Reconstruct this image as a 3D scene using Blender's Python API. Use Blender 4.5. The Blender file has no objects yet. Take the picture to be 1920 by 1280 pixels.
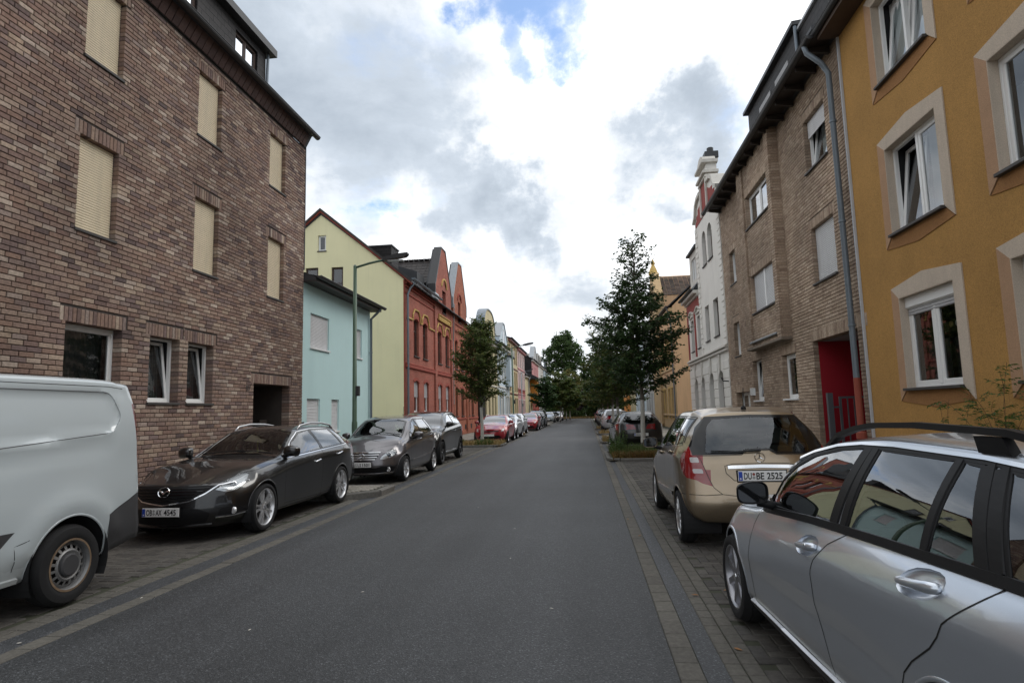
import bpy, bmesh, math, random
from mathutils import Vector, Matrix
from mathutils.bvhtree import BVHTree

random.seed(7)
SC = bpy.context.scene
COL = SC.collection
PI = math.pi

# ------------------------------------------------------------------ camera
def setup_camera():
    f, pi, ro, ya, h = 1146.2, 0.1143, -0.0255, -0.1185, 1.604
    F = Vector((math.sin(ya)*math.cos(pi), math.cos(ya)*math.cos(pi), math.sin(pi)))
    R = Vector((math.cos(ya), -math.sin(ya), 0)); U = R.cross(F)
    R2 = R*math.cos(ro)+U*math.sin(ro); U2 = U*math.cos(ro)-R*math.sin(ro)
    cd = bpy.data.cameras.new('camera'); co = bpy.data.objects.new('camera', cd)
    COL.objects.link(co)
    m = Matrix((R2, U2, -F)).transposed().to_4x4(); m.translation = Vector((0, 0, h))
    co.matrix_world = m
    cd.sensor_width = 36; cd.lens = f/1920*36; cd.clip_start = .05; cd.clip_end = 3000
    SC.camera = co
setup_camera()

# ------------------------------------------------------------------ sky and sun
SUN_EL, SUN_AZ = math.radians(50), math.radians(72)      # azimuth clockwise from +Y
def setup_world():
    w = bpy.data.worlds.new('World'); SC.world = w; w.use_nodes = True
    nt = w.node_tree; nt.nodes.clear(); N = nt.nodes.new; L = nt.links.new
    out = N('ShaderNodeOutputWorld'); bg = N('ShaderNodeBackground')
    sky = N('ShaderNodeTexSky'); sky.sky_type = 'NISHITA'; sky.sun_disc = False
    sky.sun_elevation = SUN_EL; sky.sun_rotation = SUN_AZ
    sky.air_density = 1.0; sky.dust_density = .6; sky.ozone_density = 2.0
    tc = N('ShaderNodeTexCoord')
    sep = N('ShaderNodeSeparateXYZ'); L(tc.outputs['Generated'], sep.inputs[0])
    def math_(op, a, b=None, c=None, clamp=False):
        n = N('ShaderNodeMath'); n.operation = op; n.use_clamp = clamp
        for i, v in enumerate((a, b, c)):
            if v is None: continue
            if isinstance(v, (int, float)): n.inputs[i].default_value = v
            else: L(v, n.inputs[i])
        return n.outputs[0]
    # a cloud deck: project the direction on a plane overhead
    zc = math_('MAXIMUM', sep.outputs[2], 0.0)
    den = math_('ADD', zc, .22)
    px = math_('DIVIDE', sep.outputs[0], den); py = math_('DIVIDE', sep.outputs[1], den)
    comb = N('ShaderNodeCombineXYZ'); L(px, comb.inputs[0]); L(py, comb.inputs[1])
    def noise(scale, detail, rough, off, dist=0.0):
        mp = N('ShaderNodeMapping'); mp.inputs['Location'].default_value = off; L(comb.outputs[0], mp.inputs[0])
        n = N('ShaderNodeTexNoise'); n.inputs['Scale'].default_value = scale; n.inputs['Detail'].default_value = detail
        n.inputs['Roughness'].default_value = rough; n.inputs['Distortion'].default_value = dist
        L(mp.outputs[0], n.inputs['Vector']); return n.outputs[0]
    wn = N('ShaderNodeTexNoise'); wn.inputs['Scale'].default_value = 5.5; wn.inputs['Detail'].default_value = 9; wn.inputs['Roughness'].default_value = .62; L(tc.outputs['Generated'], wn.inputs['Vector'])
    ws_ = N('ShaderNodeVectorMath'); ws_.operation = 'SUBTRACT'; L(wn.outputs['Color'], ws_.inputs[0]); ws_.inputs[1].default_value = (.5, .5, .5)
    wm_ = N('ShaderNodeVectorMath'); wm_.operation = 'SCALE'; L(ws_.outputs[0], wm_.inputs[0]); wm_.inputs['Scale'].default_value = .42
    wa_ = N('ShaderNodeVectorMath'); wa_.operation = 'ADD'; L(tc.outputs['Generated'], wa_.inputs[0]); L(wm_.outputs[0], wa_.inputs[1])
    wd_ = N('ShaderNodeVectorMath'); wd_.operation = 'NORMALIZE'; L(wa_.outputs[0], wd_.inputs[0])
    def blob(d, inner, outer):
        d = Vector(d).normalized()
        vm = N('ShaderNodeVectorMath'); vm.operation = 'DOT_PRODUCT'; L(wd_.outputs[0], vm.inputs[0]); vm.inputs[1].default_value = d
        mr = N('ShaderNodeMapRange'); mr.interpolation_type = 'SMOOTHSTEP'
        mr.inputs[1].default_value = math.cos(math.radians(outer)); mr.inputs[2].default_value = math.cos(math.radians(inner))
        L(vm.outputs['Value'], mr.inputs[0]); return mr.outputs[0]
    big = noise(1.15, 9, .58, (3.1, 1.7, 0), .25)
    fine = noise(3.2, 8, .6, (7.7, 2.2, 3.3), .2)
    # clear gap between the clouds (a hole in the deck, high ahead)
    gap = math_('MAXIMUM', blob(GAP1, 0, 8), math_('MULTIPLY', blob(GAP2, 0, 3.5), .6))
    gap = math_('MAXIMUM', gap, math_('MULTIPLY', blob(GAP3, 0, 4), .36))
    cov = math_('ADD', math_('MULTIPLY', gap, -1.15), math_('MULTIPLY', math_('SUBTRACT', fine, .5), 3.2))
    cov = math_('ADD', cov, math_('MULTIPLY', math_('SUBTRACT', big, .5), .9))
    mr = N('ShaderNodeMapRange'); mr.interpolation_type = 'SMOOTHSTEP'; mr.inputs[1].default_value = -1.25; mr.inputs[2].default_value = -.15
    L(cov, mr.inputs[0]); cover = mr.outputs[0]
    # grey undersides
    g = None
    for d, i, o, k in GREYS:
        b = math_('MULTIPLY', blob(d, i, o), k); g = b if g is None else math_('ADD', g, b)
    g = math_('ADD', g, math_('MULTIPLY', math_('SUBTRACT', big, .52), 1.35))
    g = math_('ADD', g, math_('MULTIPLY', math_('SUBTRACT', fine, .5), .95))
    gr = N('ShaderNodeValToRGB'); e = gr.color_ramp.elements
    e[0].position = .0; e[0].color = (17, 17.3, 17.6, 1)
    e[1].position = 1.0; e[1].color = (4.6, 5.4, 6.4, 1)
    m = e.new(.26); m.color = (13.2, 13.6, 14.0, 1); m = e.new(.55); m.color = (7.8, 8.7, 9.8, 1)
    L(g, gr.inputs[0])
    skm = N('ShaderNodeMix'); skm.data_type = 'RGBA'; skm.blend_type = 'MULTIPLY'; skm.inputs[0].default_value = 1
    L(sky.outputs[0], skm.inputs[6]); skm.inputs[7].default_value = SKYMUL
    mix = N('ShaderNodeMix'); mix.data_type = 'RGBA'
    L(cover, mix.inputs[0]); L(skm.outputs[2], mix.inputs[6]); L(gr.outputs[0], mix.inputs[7])
    # pale band of far cloud at the horizon, dark ground side below
    hz = N('ShaderNodeMapRange'); hz.interpolation_type = 'SMOOTHSTEP'; hz.inputs[1].default_value = .30; hz.inputs[2].default_value = .02
    L(sep.outputs[2], hz.inputs[0])
    hm = N('ShaderNodeMix'); hm.data_type = 'RGBA'; L(math_('MULTIPLY', hz.outputs[0], .75), hm.inputs[0])
    L(mix.outputs[2], hm.inputs[6]); hm.inputs[7].default_value = (9.0, 9.7, 10.4, 1)
    L(hm.outputs[2], bg.inputs[0]); bg.inputs[1].default_value = .1
    L(bg.outputs[0], out.inputs[0])
    w.cycles.sampling_method = 'MANUAL'; w.cycles.sample_map_resolution = 1024
SKYMUL = (3.1, 3.0, 2.9, 1)
GAP1 = (-.035, .79, .61); GAP2 = (-.06, .85, .52); GAP3 = (-.34, .89, .29)
GREYS = [((-.42, .76, .5), 4, 24, .66), ((-.62, .66, .42), 2, 18, .25), ((-.30, .83, .47), 1, 10, .14), ((-.17, .925, .325), 0, 7, .42), ((-.08, .94, .34), 0, 6, .28), ((.16, .92, .36), 0, 9, .52), ((.27, .88, .40), 0, 11, .40), ((.0, .98, .17), 0, 6, .28), ((-.06, .97, .22), 0, 5, .2), ((.5, -.6, .5), 10, 60, .4), ((-.6, -.5, .6), 10, 50, .4)]
setup_world()

def setup_sun():
    ld = bpy.data.lights.new('sun', 'SUN'); ld.energy = 1.1; ld.angle = math.radians(25); ld.color = (1, .96, .9)
    lo = bpy.data.objects.new('sun', ld); COL.objects.link(lo)
    d = Vector((math.sin(SUN_AZ)*math.cos(SUN_EL), math.cos(SUN_AZ)*math.cos(SUN_EL), math.sin(SUN_EL)))
    lo.rotation_euler = d.to_track_quat('Z', 'Y').to_euler(); lo.location = d*60
setup_sun()
vs = SC.view_settings
vs.view_transform = 'Standard'; vs.look = 'None'; vs.exposure = -.2; vs.gamma = 1.0; vs.use_curve_mapping = False
SC.render.engine = 'CYCLES'
SC.cycles.max_bounces = 8; SC.cycles.transparent_max_bounces = 12; SC.cycles.use_denoising = True

# ------------------------------------------------------------------ materials
M = {}
def nodes_of(name):
    m = bpy.data.materials.new(name); m.use_nodes = True
    nt = m.node_tree; b = nt.nodes['Principled BSDF']; M[name] = m
    return m, nt, b, nt.nodes.new, nt.links.new
def rgb(c): return (c[0], c[1], c[2], 1)
def pm(name, col, rough=.8, var=.12, scale=2.0, bump=0.0, bscale=60, metal=0.0, coat=0.0, streak=0.0, spec=.5, coord='pos', detail=5, fine=0.0, fscale=200):
    """plain procedural surface: base colour with mottling, optional streaks of dirt, grain and fine relief"""
    m, nt, b, N, L = nodes_of(name)
    b.inputs['Roughness'].default_value = rough; b.inputs['Metallic'].default_value = metal
    b.inputs['Specular IOR Level'].default_value = spec
    if coat: b.inputs['Coat Weight'].default_value = coat; b.inputs['Coat Roughness'].default_value = .03
    if coord == 'pos': src = N('ShaderNodeNewGeometry').outputs['Position']
    else: src = N('ShaderNodeTexCoord').outputs['Object']
    n = N('ShaderNodeTexNoise'); n.inputs['Scale'].default_value = scale; n.inputs['Detail'].default_value = detail; n.inputs['Roughness'].default_value = .65
    L(src, n.inputs['Vector'])
    mx = N('ShaderNodeMix'); mx.data_type = 'RGBA'; L(n.outputs[0], mx.inputs[0])
    mx.inputs[6].default_value = rgb([c*(1-2*var) for c in col]); mx.inputs[7].default_value = rgb([min(1, c*(1+2*var)) for c in col])
    cur = mx.outputs[2]
    if streak:
        mp = N('ShaderNodeMapping'); mp.inputs['Scale'].default_value = (5, 5, .35); L(src, mp.inputs[0])
        s = N('ShaderNodeTexNoise'); s.inputs['Scale'].default_value = 1.3; s.inputs['Detail'].default_value = 6; L(mp.outputs[0], s.inputs['Vector'])
        mr = N('ShaderNodeMapRange'); mr.inputs[1].default_value = .5; mr.inputs[2].default_value = .8; mr.inputs[3].default_value = 1; mr.inputs[4].default_value = 1-streak
        L(s.outputs[0], mr.inputs[0])
        m2 = N('ShaderNodeMix'); m2.data_type = 'RGBA'; m2.blend_type = 'MULTIPLY'; m2.inputs[0].default_value = 1
        L(cur, m2.inputs[6]); L(mr.outputs[0], m2.inputs[7]); cur = m2.outputs[2]
    if fine:
        s = N('ShaderNodeTexNoise'); s.inputs['Scale'].default_value = fscale; s.inputs['Detail'].default_value = 2; L(src, s.inputs['Vector'])
        mr = N('ShaderNodeMapRange'); mr.inputs[1].default_value = .3; mr.inputs[2].default_value = .7; mr.inputs[3].default_value = 1-fine; mr.inputs[4].default_value = 1+fine
        L(s.outputs[0], mr.inputs[0])
        m2 = N('ShaderNodeMix'); m2.data_type = 'RGBA'; m2.blend_type = 'MULTIPLY'; m2.inputs[0].default_value = 1
        L(cur, m2.inputs[6]); L(mr.outputs[0], m2.inputs[7]); cur = m2.outputs[2]
    L(cur, b.inputs['Base Color'])
    if bump:
        bn = N('ShaderNodeTexNoise'); bn.inputs['Scale'].default_value = bscale; bn.inputs['Detail'].default_value = 4; L(src, bn.inputs['Vector'])
        bp = N('ShaderNodeBump'); bp.inputs['Strength'].default_value = bump; bp.inputs['Distance'].default_value = .01
        L(bn.outputs[0], bp.inputs['Height']); L(bp.outputs[0], b.inputs['Normal'])
    return m
def piece_mat(name, cols, rough=.85, single=False, smear=.25, grain=90, bump=.4):
    """one colour per brick / stone: picked per object (single) or per loose piece of the mesh"""
    m, nt, b, N, L = nodes_of(name)
    b.inputs['Roughness'].default_value = rough; b.inputs['Specular IOR Level'].default_value = .25
    r = N('ShaderNodeObjectInfo').outputs['Random'] if single else N('ShaderNodeNewGeometry').outputs['Random Per Island']
    cr = N('ShaderNodeValToRGB'); cr.color_ramp.interpolation = 'LINEAR'; e = cr.color_ramp.elements
    k = len(cols)
    for i, c in enumerate(cols):
        p = i/(k-1)
        if i == 0: e[0].position = 0; e[0].color = rgb(c)
        elif i == k-1: e[len(e)-1].position = 1; e[len(e)-1].color = rgb(c)
        else: q = e.new(p); q.color = rgb(c)
    L(r, cr.inputs[0])
    pos = N('ShaderNodeNewGeometry').outputs['Position']
    n = N('ShaderNodeTexNoise'); n.inputs['Scale'].default_value = 22; n.inputs['Detail'].default_value = 6; n.inputs['Roughness'].default_value = .7; L(pos, n.inputs['Vector'])
    n2 = N('ShaderNodeTexNoise'); n2.inputs['Scale'].default_value = .55; n2.inputs['Detail'].default_value = 3; L(pos, n2.inputs['Vector'])
    mr = N('ShaderNodeMapRange'); mr.inputs[1].default_value = .3; mr.inputs[2].default_value = .7; mr.inputs[3].default_value = 1-smear; mr.inputs[4].default_value = 1+smear; L(n.outputs[0], mr.inputs[0])
    mr2 = N('ShaderNodeMapRange'); mr2.inputs[1].default_value = .3; mr2.inputs[2].default_value = .7; mr2.inputs[3].default_value = .76; mr2.inputs[4].default_value = 1.2; L(n2.outputs[0], mr2.inputs[0])
    mu = N('ShaderNodeMath'); mu.operation = 'MULTIPLY'; L(mr.outputs[0], mu.inputs[0]); L(mr2.outputs[0], mu.inputs[1])
    m2 = N('ShaderNodeMix'); m2.data_type = 'RGBA'; m2.blend_type = 'MULTIPLY'; m2.inputs[0].default_value = 1
    L(cr.outputs[0], m2.inputs[6]); L(mu.outputs[0], m2.inputs[7]); L(m2.outputs[2], b.inputs['Base Color'])
    bp = N('ShaderNodeBump'); bp.inputs['Strength'].default_value = bump; bp.inputs['Distance'].default_value = .004
    bn = N('ShaderNodeTexNoise'); bn.inputs['Scale'].default_value = grain; bn.inputs['Detail'].default_value = 4; L(pos, bn.inputs['Vector'])
    L(bn.outputs[0], bp.inputs['Height']); L(bp.outputs[0], b.inputs['Normal'])
    return m
def grid_mat(name, c1, c2, mortar, bw, bh, ms=.012, rough=.85, offset=.5, bump=.5, squash=1.0, vec='xz', streak=.25):
    """coursed brick / tile / slate too far off to be told apart piece by piece"""
    m, nt, b, N, L = nodes_of(name)
    b.inputs['Roughness'].default_value = rough; b.inputs['Specular IOR Level'].default_value = .3
    tc = N('ShaderNodeTexCoord'); sp = N('ShaderNodeSeparateXYZ'); L(tc.outputs['Object'], sp.inputs[0])
    ad = N('ShaderNodeMath'); ad.operation = 'ADD'; L(sp.outputs[0], ad.inputs[0]); L(sp.outputs[1], ad.inputs[1])
    cb = N('ShaderNodeCombineXYZ')
    if vec == 'xz': L(ad.outputs[0], cb.inputs[0]); L(sp.outputs[2], cb.inputs[1])
    else: L(sp.outputs[0], cb.inputs[0]); L(sp.outputs[1], cb.inputs[1])
    t = N('ShaderNodeTexBrick'); t.offset = offset; L(cb.outputs[0], t.inputs['Vector'])
    t.inputs['Color1'].default_value = rgb(c1); t.inputs['Color2'].default_value = rgb(c2); t.inputs['Mortar'].default_value = rgb(mortar)
    t.inputs['Scale'].default_value = 1; t.inputs['Brick Width'].default_value = bw; t.inputs['Row Height'].default_value = bh
    t.inputs['Mortar Size'].default_value = ms; t.inputs['Mortar Smooth'].default_value = .2; t.inputs['Bias'].default_value = 0
    n = N('ShaderNodeTexNoise'); n.inputs['Scale'].default_value = .9; n.inputs['Detail'].default_value = 8; n.inputs['Roughness'].default_value = .7; L(tc.outputs['Object'], n.inputs['Vector'])
    mr = N('ShaderNodeMapRange'); mr.inputs[1].default_value = .3; mr.inputs[2].default_value = .7; mr.inputs[3].default_value = 1-streak; mr.inputs[4].default_value = 1+streak; L(n.outputs[0], mr.inputs[0])
    m2 = N('ShaderNodeMix'); m2.data_type = 'RGBA'; m2.blend_type = 'MULTIPLY'; m2.inputs[0].default_value = 1
    L(t.outputs[0], m2.inputs[6]); L(mr.outputs[0], m2.inputs[7]); L(m2.outputs[2], b.inputs['Base Color'])
    bp = N('ShaderNodeBump'); bp.invert = True; bp.inputs['Strength'].default_value = bump; bp.inputs['Distance'].default_value = .01
    L(t.outputs['Fac'], bp.inputs['Height']); L(bp.outputs[0], b.inputs['Normal'])
    return m
def glass_mat(name, tint, refl=1.0, rough=.0, ior=1.5):
    m, nt, b, N, L = nodes_of(name); nt.nodes.remove(b)
    out = nt.nodes['Material Output']
    tr = N('ShaderNodeBsdfTransparent'); tr.inputs[0].default_value = rgb(tint)
    gl = N('ShaderNodeBsdfGlossy'); gl.inputs['Roughness'].default_value = rough; gl.inputs[0].default_value = (.95, .97, 1, 1)
    lw = N('ShaderNodeFresnel'); lw.inputs[0].default_value = ior
    mu = N('ShaderNodeMath'); mu.operation = 'MULTIPLY'; mu.use_clamp = True; L(lw.outputs[0], mu.inputs[0]); mu.inputs[1].default_value = refl
    mx = N('ShaderNodeMixShader'); L(mu.outputs[0], mx.inputs[0]); L(tr.outputs[0], mx.inputs[1]); L(gl.outputs[0], mx.inputs[2])
    L(mx.outputs[0], out.inputs[0]); return m
def car_paint(name, col, metal=.0, flake=.0, rough=.35, dust=.06, ior=1.45):
    m, nt, b, N, L = nodes_of(name)
    b.inputs['Metallic'].default_value = metal; b.inputs['Roughness'].default_value = rough
    b.inputs['Coat Weight'].default_value = 1; b.inputs['Coat Roughness'].default_value = .025; b.inputs['Coat IOR'].default_value = 1.5
    tc = N('ShaderNodeTexCoord'); n = N('ShaderNodeTexNoise'); n.inputs['Scale'].default_value = 900; n.inputs['Detail'].default_value = 1; L(tc.outputs['Object'], n.inputs['Vector'])
    n2 = N('ShaderNodeTexNoise'); n2.inputs['Scale'].default_value = 2.5; n2.inputs['Detail'].default_value = 7; L(tc.outputs['Object'], n2.inputs['Vector'])
    mx = N('ShaderNodeMix'); mx.data_type = 'RGBA'; mx.inputs[6].default_value = rgb([c*(1-flake) for c in col]); mx.inputs[7].default_value = rgb([c*(1+flake) for c in col]); L(n.outputs[0], mx.inputs[0])
    # road dust low on the body
    sp = N('ShaderNodeSeparateXYZ'); L(tc.outputs['Object'], sp.inputs[0])
    mr = N('ShaderNodeMapRange'); mr.inputs[1].default_value = .62; mr.inputs[2].default_value = .18; mr.inputs[3].default_value = 0; mr.inputs[4].default_value = dust*6; L(sp.outputs[2], mr.inputs[0])
    mu = N('ShaderNodeMath'); mu.operation = 'MULTIPLY'; mu.use_clamp = True; L(mr.outputs[0], mu.inputs[0]); L(n2.outputs[0], mu.inputs[1])
    m2 = N('ShaderNodeMix'); m2.data_type = 'RGBA'; L(mu.outputs[0], m2.inputs[0]); L(mx.outputs[2], m2.inputs[6]); m2.inputs[7].default_value = (.13, .115, .095, 1)
    L(m2.outputs[2], b.inputs['Base Color'])
    cr = N('ShaderNodeMapRange'); cr.inputs[1].default_value = 0; cr.inputs[2].default_value = .3; cr.inputs[3].default_value = .025; cr.inputs[4].default_value = .3; L(mu.outputs[0], cr.inputs[0])
    L(cr.outputs[0], b.inputs['Coat Roughness'])
    return m

# ------------------------------------------------------------------ mesh helpers
class MB:
    def __init__(s): s.v = []; s.f = []; s.m = []; s.cur = 0
    def add(s, vs, fs):
        o = len(s.v); s.v.extend(vs); s.f.extend([tuple(i+o for i in f) for f in fs]); s.m.extend([s.cur]*len(fs)); return s
    def box(s, x0, x1, y0, y1, z0, z1):
        return s.add([(x0,y0,z0),(x1,y0,z0),(x1,y1,z0),(x0,y1,z0),(x0,y0,z1),(x1,y0,z1),(x1,y1,z1),(x0,y1,z1)],
                     [(0,3,2,1),(4,5,6,7),(0,1,5,4),(1,2,6,5),(2,3,7,6),(3,0,4,7)])
    def cbox(s, x0, x1, y0, y1, z0, z1, c=.01):
        """box with its front (-y) edges bevelled"""
        a = [(x0,y1,z0),(x1,y1,z0),(x1,y1,z1),(x0,y1,z1)]; b = [(x0,y0+c,z0),(x1,y0+c,z0),(x1,y0+c,z1),(x0,y0+c,z1)]
        d = [(x0+c,y0,z0+c),(x1-c,y0,z0+c),(x1-c,y0,z1-c),(x0+c,y0,z1-c)]
        fs = [(8,9,10,11)]
        for i in range(4):
            j = (i+1) % 4; fs += [(i,j,4+j,4+i), (4+i,4+j,8+j,8+i)]
        return s.add(a+b+d, fs)
    def quad(s, a, b, c, d): return s.add([a,b,c,d], [(0,1,2,3)])
    def poly(s, pts): return s.add(list(pts), [tuple(range(len(pts)))])
    def prism(s, p2, y0, y1, ax='y'):
        """polygon given in (x,z), extruded along y (ax='y'), or in (y,z) along x, or (x,y) along z"""
        n = len(p2)
        def P(q, t): return (q[0], t, q[1]) if ax == 'y' else ((t, q[0], q[1]) if ax == 'x' else (q[0], q[1], t))
        vs = [P(q, y0) for q in p2]+[P(q, y1) for q in p2]
        return s.add(vs, [tuple(range(n)), tuple(range(2*n-1, n-1, -1))]+[(i, i+n, (i+1) % n+n, (i+1) % n) for i in range(n)])
    def tube(s, pts, r, n=8, caps=True):
        pts = [Vector(p) for p in pts]; k = len(pts); rs = r if isinstance(r, (list, tuple)) else [r]*k
        vs = []; fs = []; up = None
        for i, p in enumerate(pts):
            t = (pts[min(i+1, k-1)]-pts[max(i-1, 0)]).normalized()
            if up is None: up = Vector((0, 0, 1)) if abs(t.z) < .9 else Vector((1, 0, 0))
            a = t.cross(up).normalized(); bb = a.cross(t).normalized(); up = bb
            for j in range(n):
                an = 2*PI*j/n; vs.append(tuple(p+a*(math.cos(an)*rs[i])+bb*(math.sin(an)*rs[i])))
        for i in range(k-1):
            for j in range(n):
                fs.append((i*n+j, i*n+(j+1) % n, (i+1)*n+(j+1) % n, (i+1)*n+j))
        if caps: fs += [tuple(range(n-1, -1, -1)), tuple((k-1)*n+j for j in range(n))]
        return s.add(vs, fs)
    def lathe(s, prof, n=24, ax='z', c=(0, 0, 0)):
        """profile of (radius, height) turned about an axis"""
        vs = []; fs = []; k = len(prof)
        for r, h in prof:
            for j in range(n):
                a = 2*PI*j/n; x, y = r*math.cos(a), r*math.sin(a)
                vs.append({'z': (c[0]+x, c[1]+y, c[2]+h), 'x': (c[0]+h, c[1]+x, c[2]+y), 'y': (c[0]+y, c[1]+h, c[2]+x)}[ax])
        for i in range(k-1):
            for j in range(n):
                fs.append((i*n+j, i*n+(j+1) % n, (i+1)*n+(j+1) % n, (i+1)*n+j))
        return s.add(vs, fs)
    def mesh(s, name, mats, smooth=False):
        me = bpy.data.meshes.new(name); me.from_pydata(s.v, [], s.f)
        for m in (mats if isinstance(mats, (list, tuple)) else [mats]): me.materials.append(M[m] if isinstance(m, str) else m)
        if any(s.m): me.polygons.foreach_set('material_index', s.m)
        if smooth: me.shade_smooth()
        me.update(); return me
    def build(s, name, mats, parent=None, smooth=False, **kw):
        return link(name, s.mesh(name, mats, smooth), parent, **kw)
def fix_normals(me):
    bm = bmesh.new(); bm.from_mesh(me); bmesh.ops.recalc_face_normals(bm, faces=bm.faces); bm.to_mesh(me); bm.free()
def auto_smooth(me, ang=35):
    bm = bmesh.new(); bm.from_mesh(me); bmesh.ops.recalc_face_normals(bm, faces=bm.faces)
    for f in bm.faces: f.smooth = True
    for e in bm.edges:
        if len(e.link_faces) == 2 and e.calc_face_angle(0) > math.radians(ang): e.smooth = False
    bm.to_mesh(me); bm.free()
def link(name, me, parent=None, label=None, kind=None, cat=None, group=None, loc=None):
    o = bpy.data.objects.new(name, me); COL.objects.link(o)
    if parent: o.parent = parent
    if loc: o.location = loc
    tag(o, label, cat, group, kind); return o
def tag(o, label=None, cat=None, group=None, kind=None):
    for k, v in (('label', label), ('category', cat), ('group', group), ('kind', kind)):
        if v: o[k] = v
def thing(name, label, cat, loc=(0, 0, 0), rz=0, group=None):
    o = bpy.data.objects.new(name, None); COL.objects.link(o); o.location = loc; o.rotation_euler = (0, 0, rz)
    o.empty_display_size = .2; tag(o, label, cat, group); return o
def copy_tree(o, parent=None):
    c = o.copy(); COL.objects.link(c)
    if parent: c.parent = parent
    for ch in list(o.children): copy_tree(ch, c)
    return c
def smoothstep(a, b, x):
    t = max(0, min(1, (x-a)/(b-a))); return t*t*(3-2*t)
# ------------------------------------------------------------------ materials of the street
def asphalt(name, c0, c1, patch=True):
    m, nt, b, N, L = nodes_of(name); b.inputs['Roughness'].default_value = .62; b.inputs['Specular IOR Level'].default_value = .5
    pos = N('ShaderNodeNewGeometry').outputs['Position']
    v = N('ShaderNodeTexVoronoi'); v.inputs['Scale'].default_value = 115; L(pos, v.inputs['Vector'])
    cr = N('ShaderNodeValToRGB'); e = cr.color_ramp.elements
    e[0].position = 0; e[0].color = rgb(c0); e[1].position = 1; e[1].color = rgb([c*3.6 for c in c1]); q = e.new(.55); q.color = rgb(c1); q = e.new(.9); q.color = rgb([c*1.7 for c in c1])
    sp = N('ShaderNodeSeparateColor'); L(v.outputs['Color'], sp.inputs[0]); L(sp.outputs[0], cr.inputs[0])
    n = N('ShaderNodeTexNoise'); n.inputs['Scale'].default_value = .45; n.inputs['Detail'].default_value = 7; L(pos, n.inputs['Vector'])
    mp = N('ShaderNodeMapping'); mp.inputs['Scale'].default_value = (1.1, .05, 1); L(pos, mp.inputs[0])
    n3 = N('ShaderNodeTexNoise'); n3.inputs['Scale'].default_value = 1.6; n3.inputs['Detail'].default_value = 3; L(mp.outputs[0], n3.inputs['Vector'])
    ad = N('ShaderNodeMath'); ad.operation = 'ADD'; L(n.outputs[0], ad.inputs[0]); L(n3.outputs[0], ad.inputs[1])
    mr = N('ShaderNodeMapRange'); mr.inputs[1].default_value = .7; mr.inputs[2].default_value = 1.3; mr.inputs[3].default_value = .66; mr.inputs[4].default_value = 1.36; L(ad.outputs[0], mr.inputs[0])
    m2 = N('ShaderNodeMix'); m2.data_type = 'RGBA'; m2.blend_type = 'MULTIPLY'; m2.inputs[0].default_value = 1
    L(cr.outputs[0], m2.inputs[6]); L(mr.outputs[0], m2.inputs[7]); L(m2.outputs[2], b.inputs['Base Color'])
    bp = N('ShaderNodeBump'); bp.inputs['Strength'].default_value = .55; bp.inputs['Distance'].default_value = .004
    L(v.outputs['Distance'], bp.inputs['Height']); L(bp.outputs[0], b.inputs['Normal'])
    return m
asphalt('asphalt', (.011, .012, .013), (.029, .030, .032))
asphalt('asphalt_dark', (.024, .025, .028), (.034, .036, .039))
PAV = [(.062, .058, .054), (.078, .072, .066), (.09, .083, .075), (.105, .098, .088), (.07, .067, .065)]
LPAV = [(.19, .175, .15), (.24, .22, .19), (.21, .20, .175), (.27, .25, .215)]
KERB = [(.12, .115, .105), (.15, .143, .13), (.135, .128, .118), (.165, .155, .14)]
for nm, cs in (('paver', PAV), ('light_paver', LPAV), ('gutter_stone', [(.10, .093, .082), (.12, .112, .097), (.108, .1, .088)]), ('kerb_stone', KERB)):
    piece_mat(nm, cs); piece_mat(nm+'_one', cs, single=True)
pm('joint_sand', (.045, .048, .03), rough=.95, var=.25, scale=6)
pm('soil', (.07, .055, .035), rough=.95, var=.3, scale=8, bump=.6, bscale=25)
pm('far_ground', (.06, .065, .035), rough=.95, var=.3, scale=.4)
pm('slab_pavement', (.2, .19, .175), rough=.9, var=.12, scale=1.5)

def sheet(name, x0, x1, y0, y1, z, mat, kind='structure', ny=1, label=None):
    mb = MB()
    for i in range(ny):
        a = y0+(y1-y0)*i/ny; b = y0+(y1-y0)*(i+1)/ny
        mb.quad((x0, a, z), (x1, a, z), (x1, b, z), (x0, b, z))
    return mb.build(name, mat, kind=kind, label=label)
ground = sheet('ground', -900, 900, -300, 1500, -.06, 'far_ground', label='wide grassy ground around and beyond the street')
RE = 119.0
road = sheet('road', -4.0, .485, -8, RE, 0, 'asphalt', label='grey asphalt carriageway running away between the parked cars')
base_r = sheet('parking_lane', .48, 2.98, -8, 112, -.012, 'joint_sand', label='paved parking lane along the right side of the road')
base_l = sheet('parking_lane', -6.62, -3.98, -8, 112, -.012, 'joint_sand', label='paved parking lane along the left side of the road')
dark_r = sheet('asphalt_strip', .645, .79, -8, 112, -.004, 'asphalt_dark', label='narrow dark asphalt strip between kerb stones and pavers on the right')
dark_l = sheet('asphalt_strip', -4.41, -4.16, -8, 112, -.004, 'asphalt_dark', label='dark asphalt strip between kerb stones and pavers on the left')
# pavements with kerb on the house side of the lanes
def pavement(name, x0, x1, label):
    mb = MB(); mb.box(x0, x1, -8, 118, -.05, .1)
    o = mb.build(name, 'joint_sand', kind='structure', label=label)
    return o
pv_l = pavement('pavement', -9.4, -6.62, 'slab pavement in front of the houses on the left')
pv_r = pavement('pavement', 2.98, 7.2, 'slab pavement in front of the houses on the right')
sheet('yard', -40, -9.4, -8, 118, .02, 'soil'); sheet('yard', 7.2, 40, -8, 118, .02, 'soil')

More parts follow.
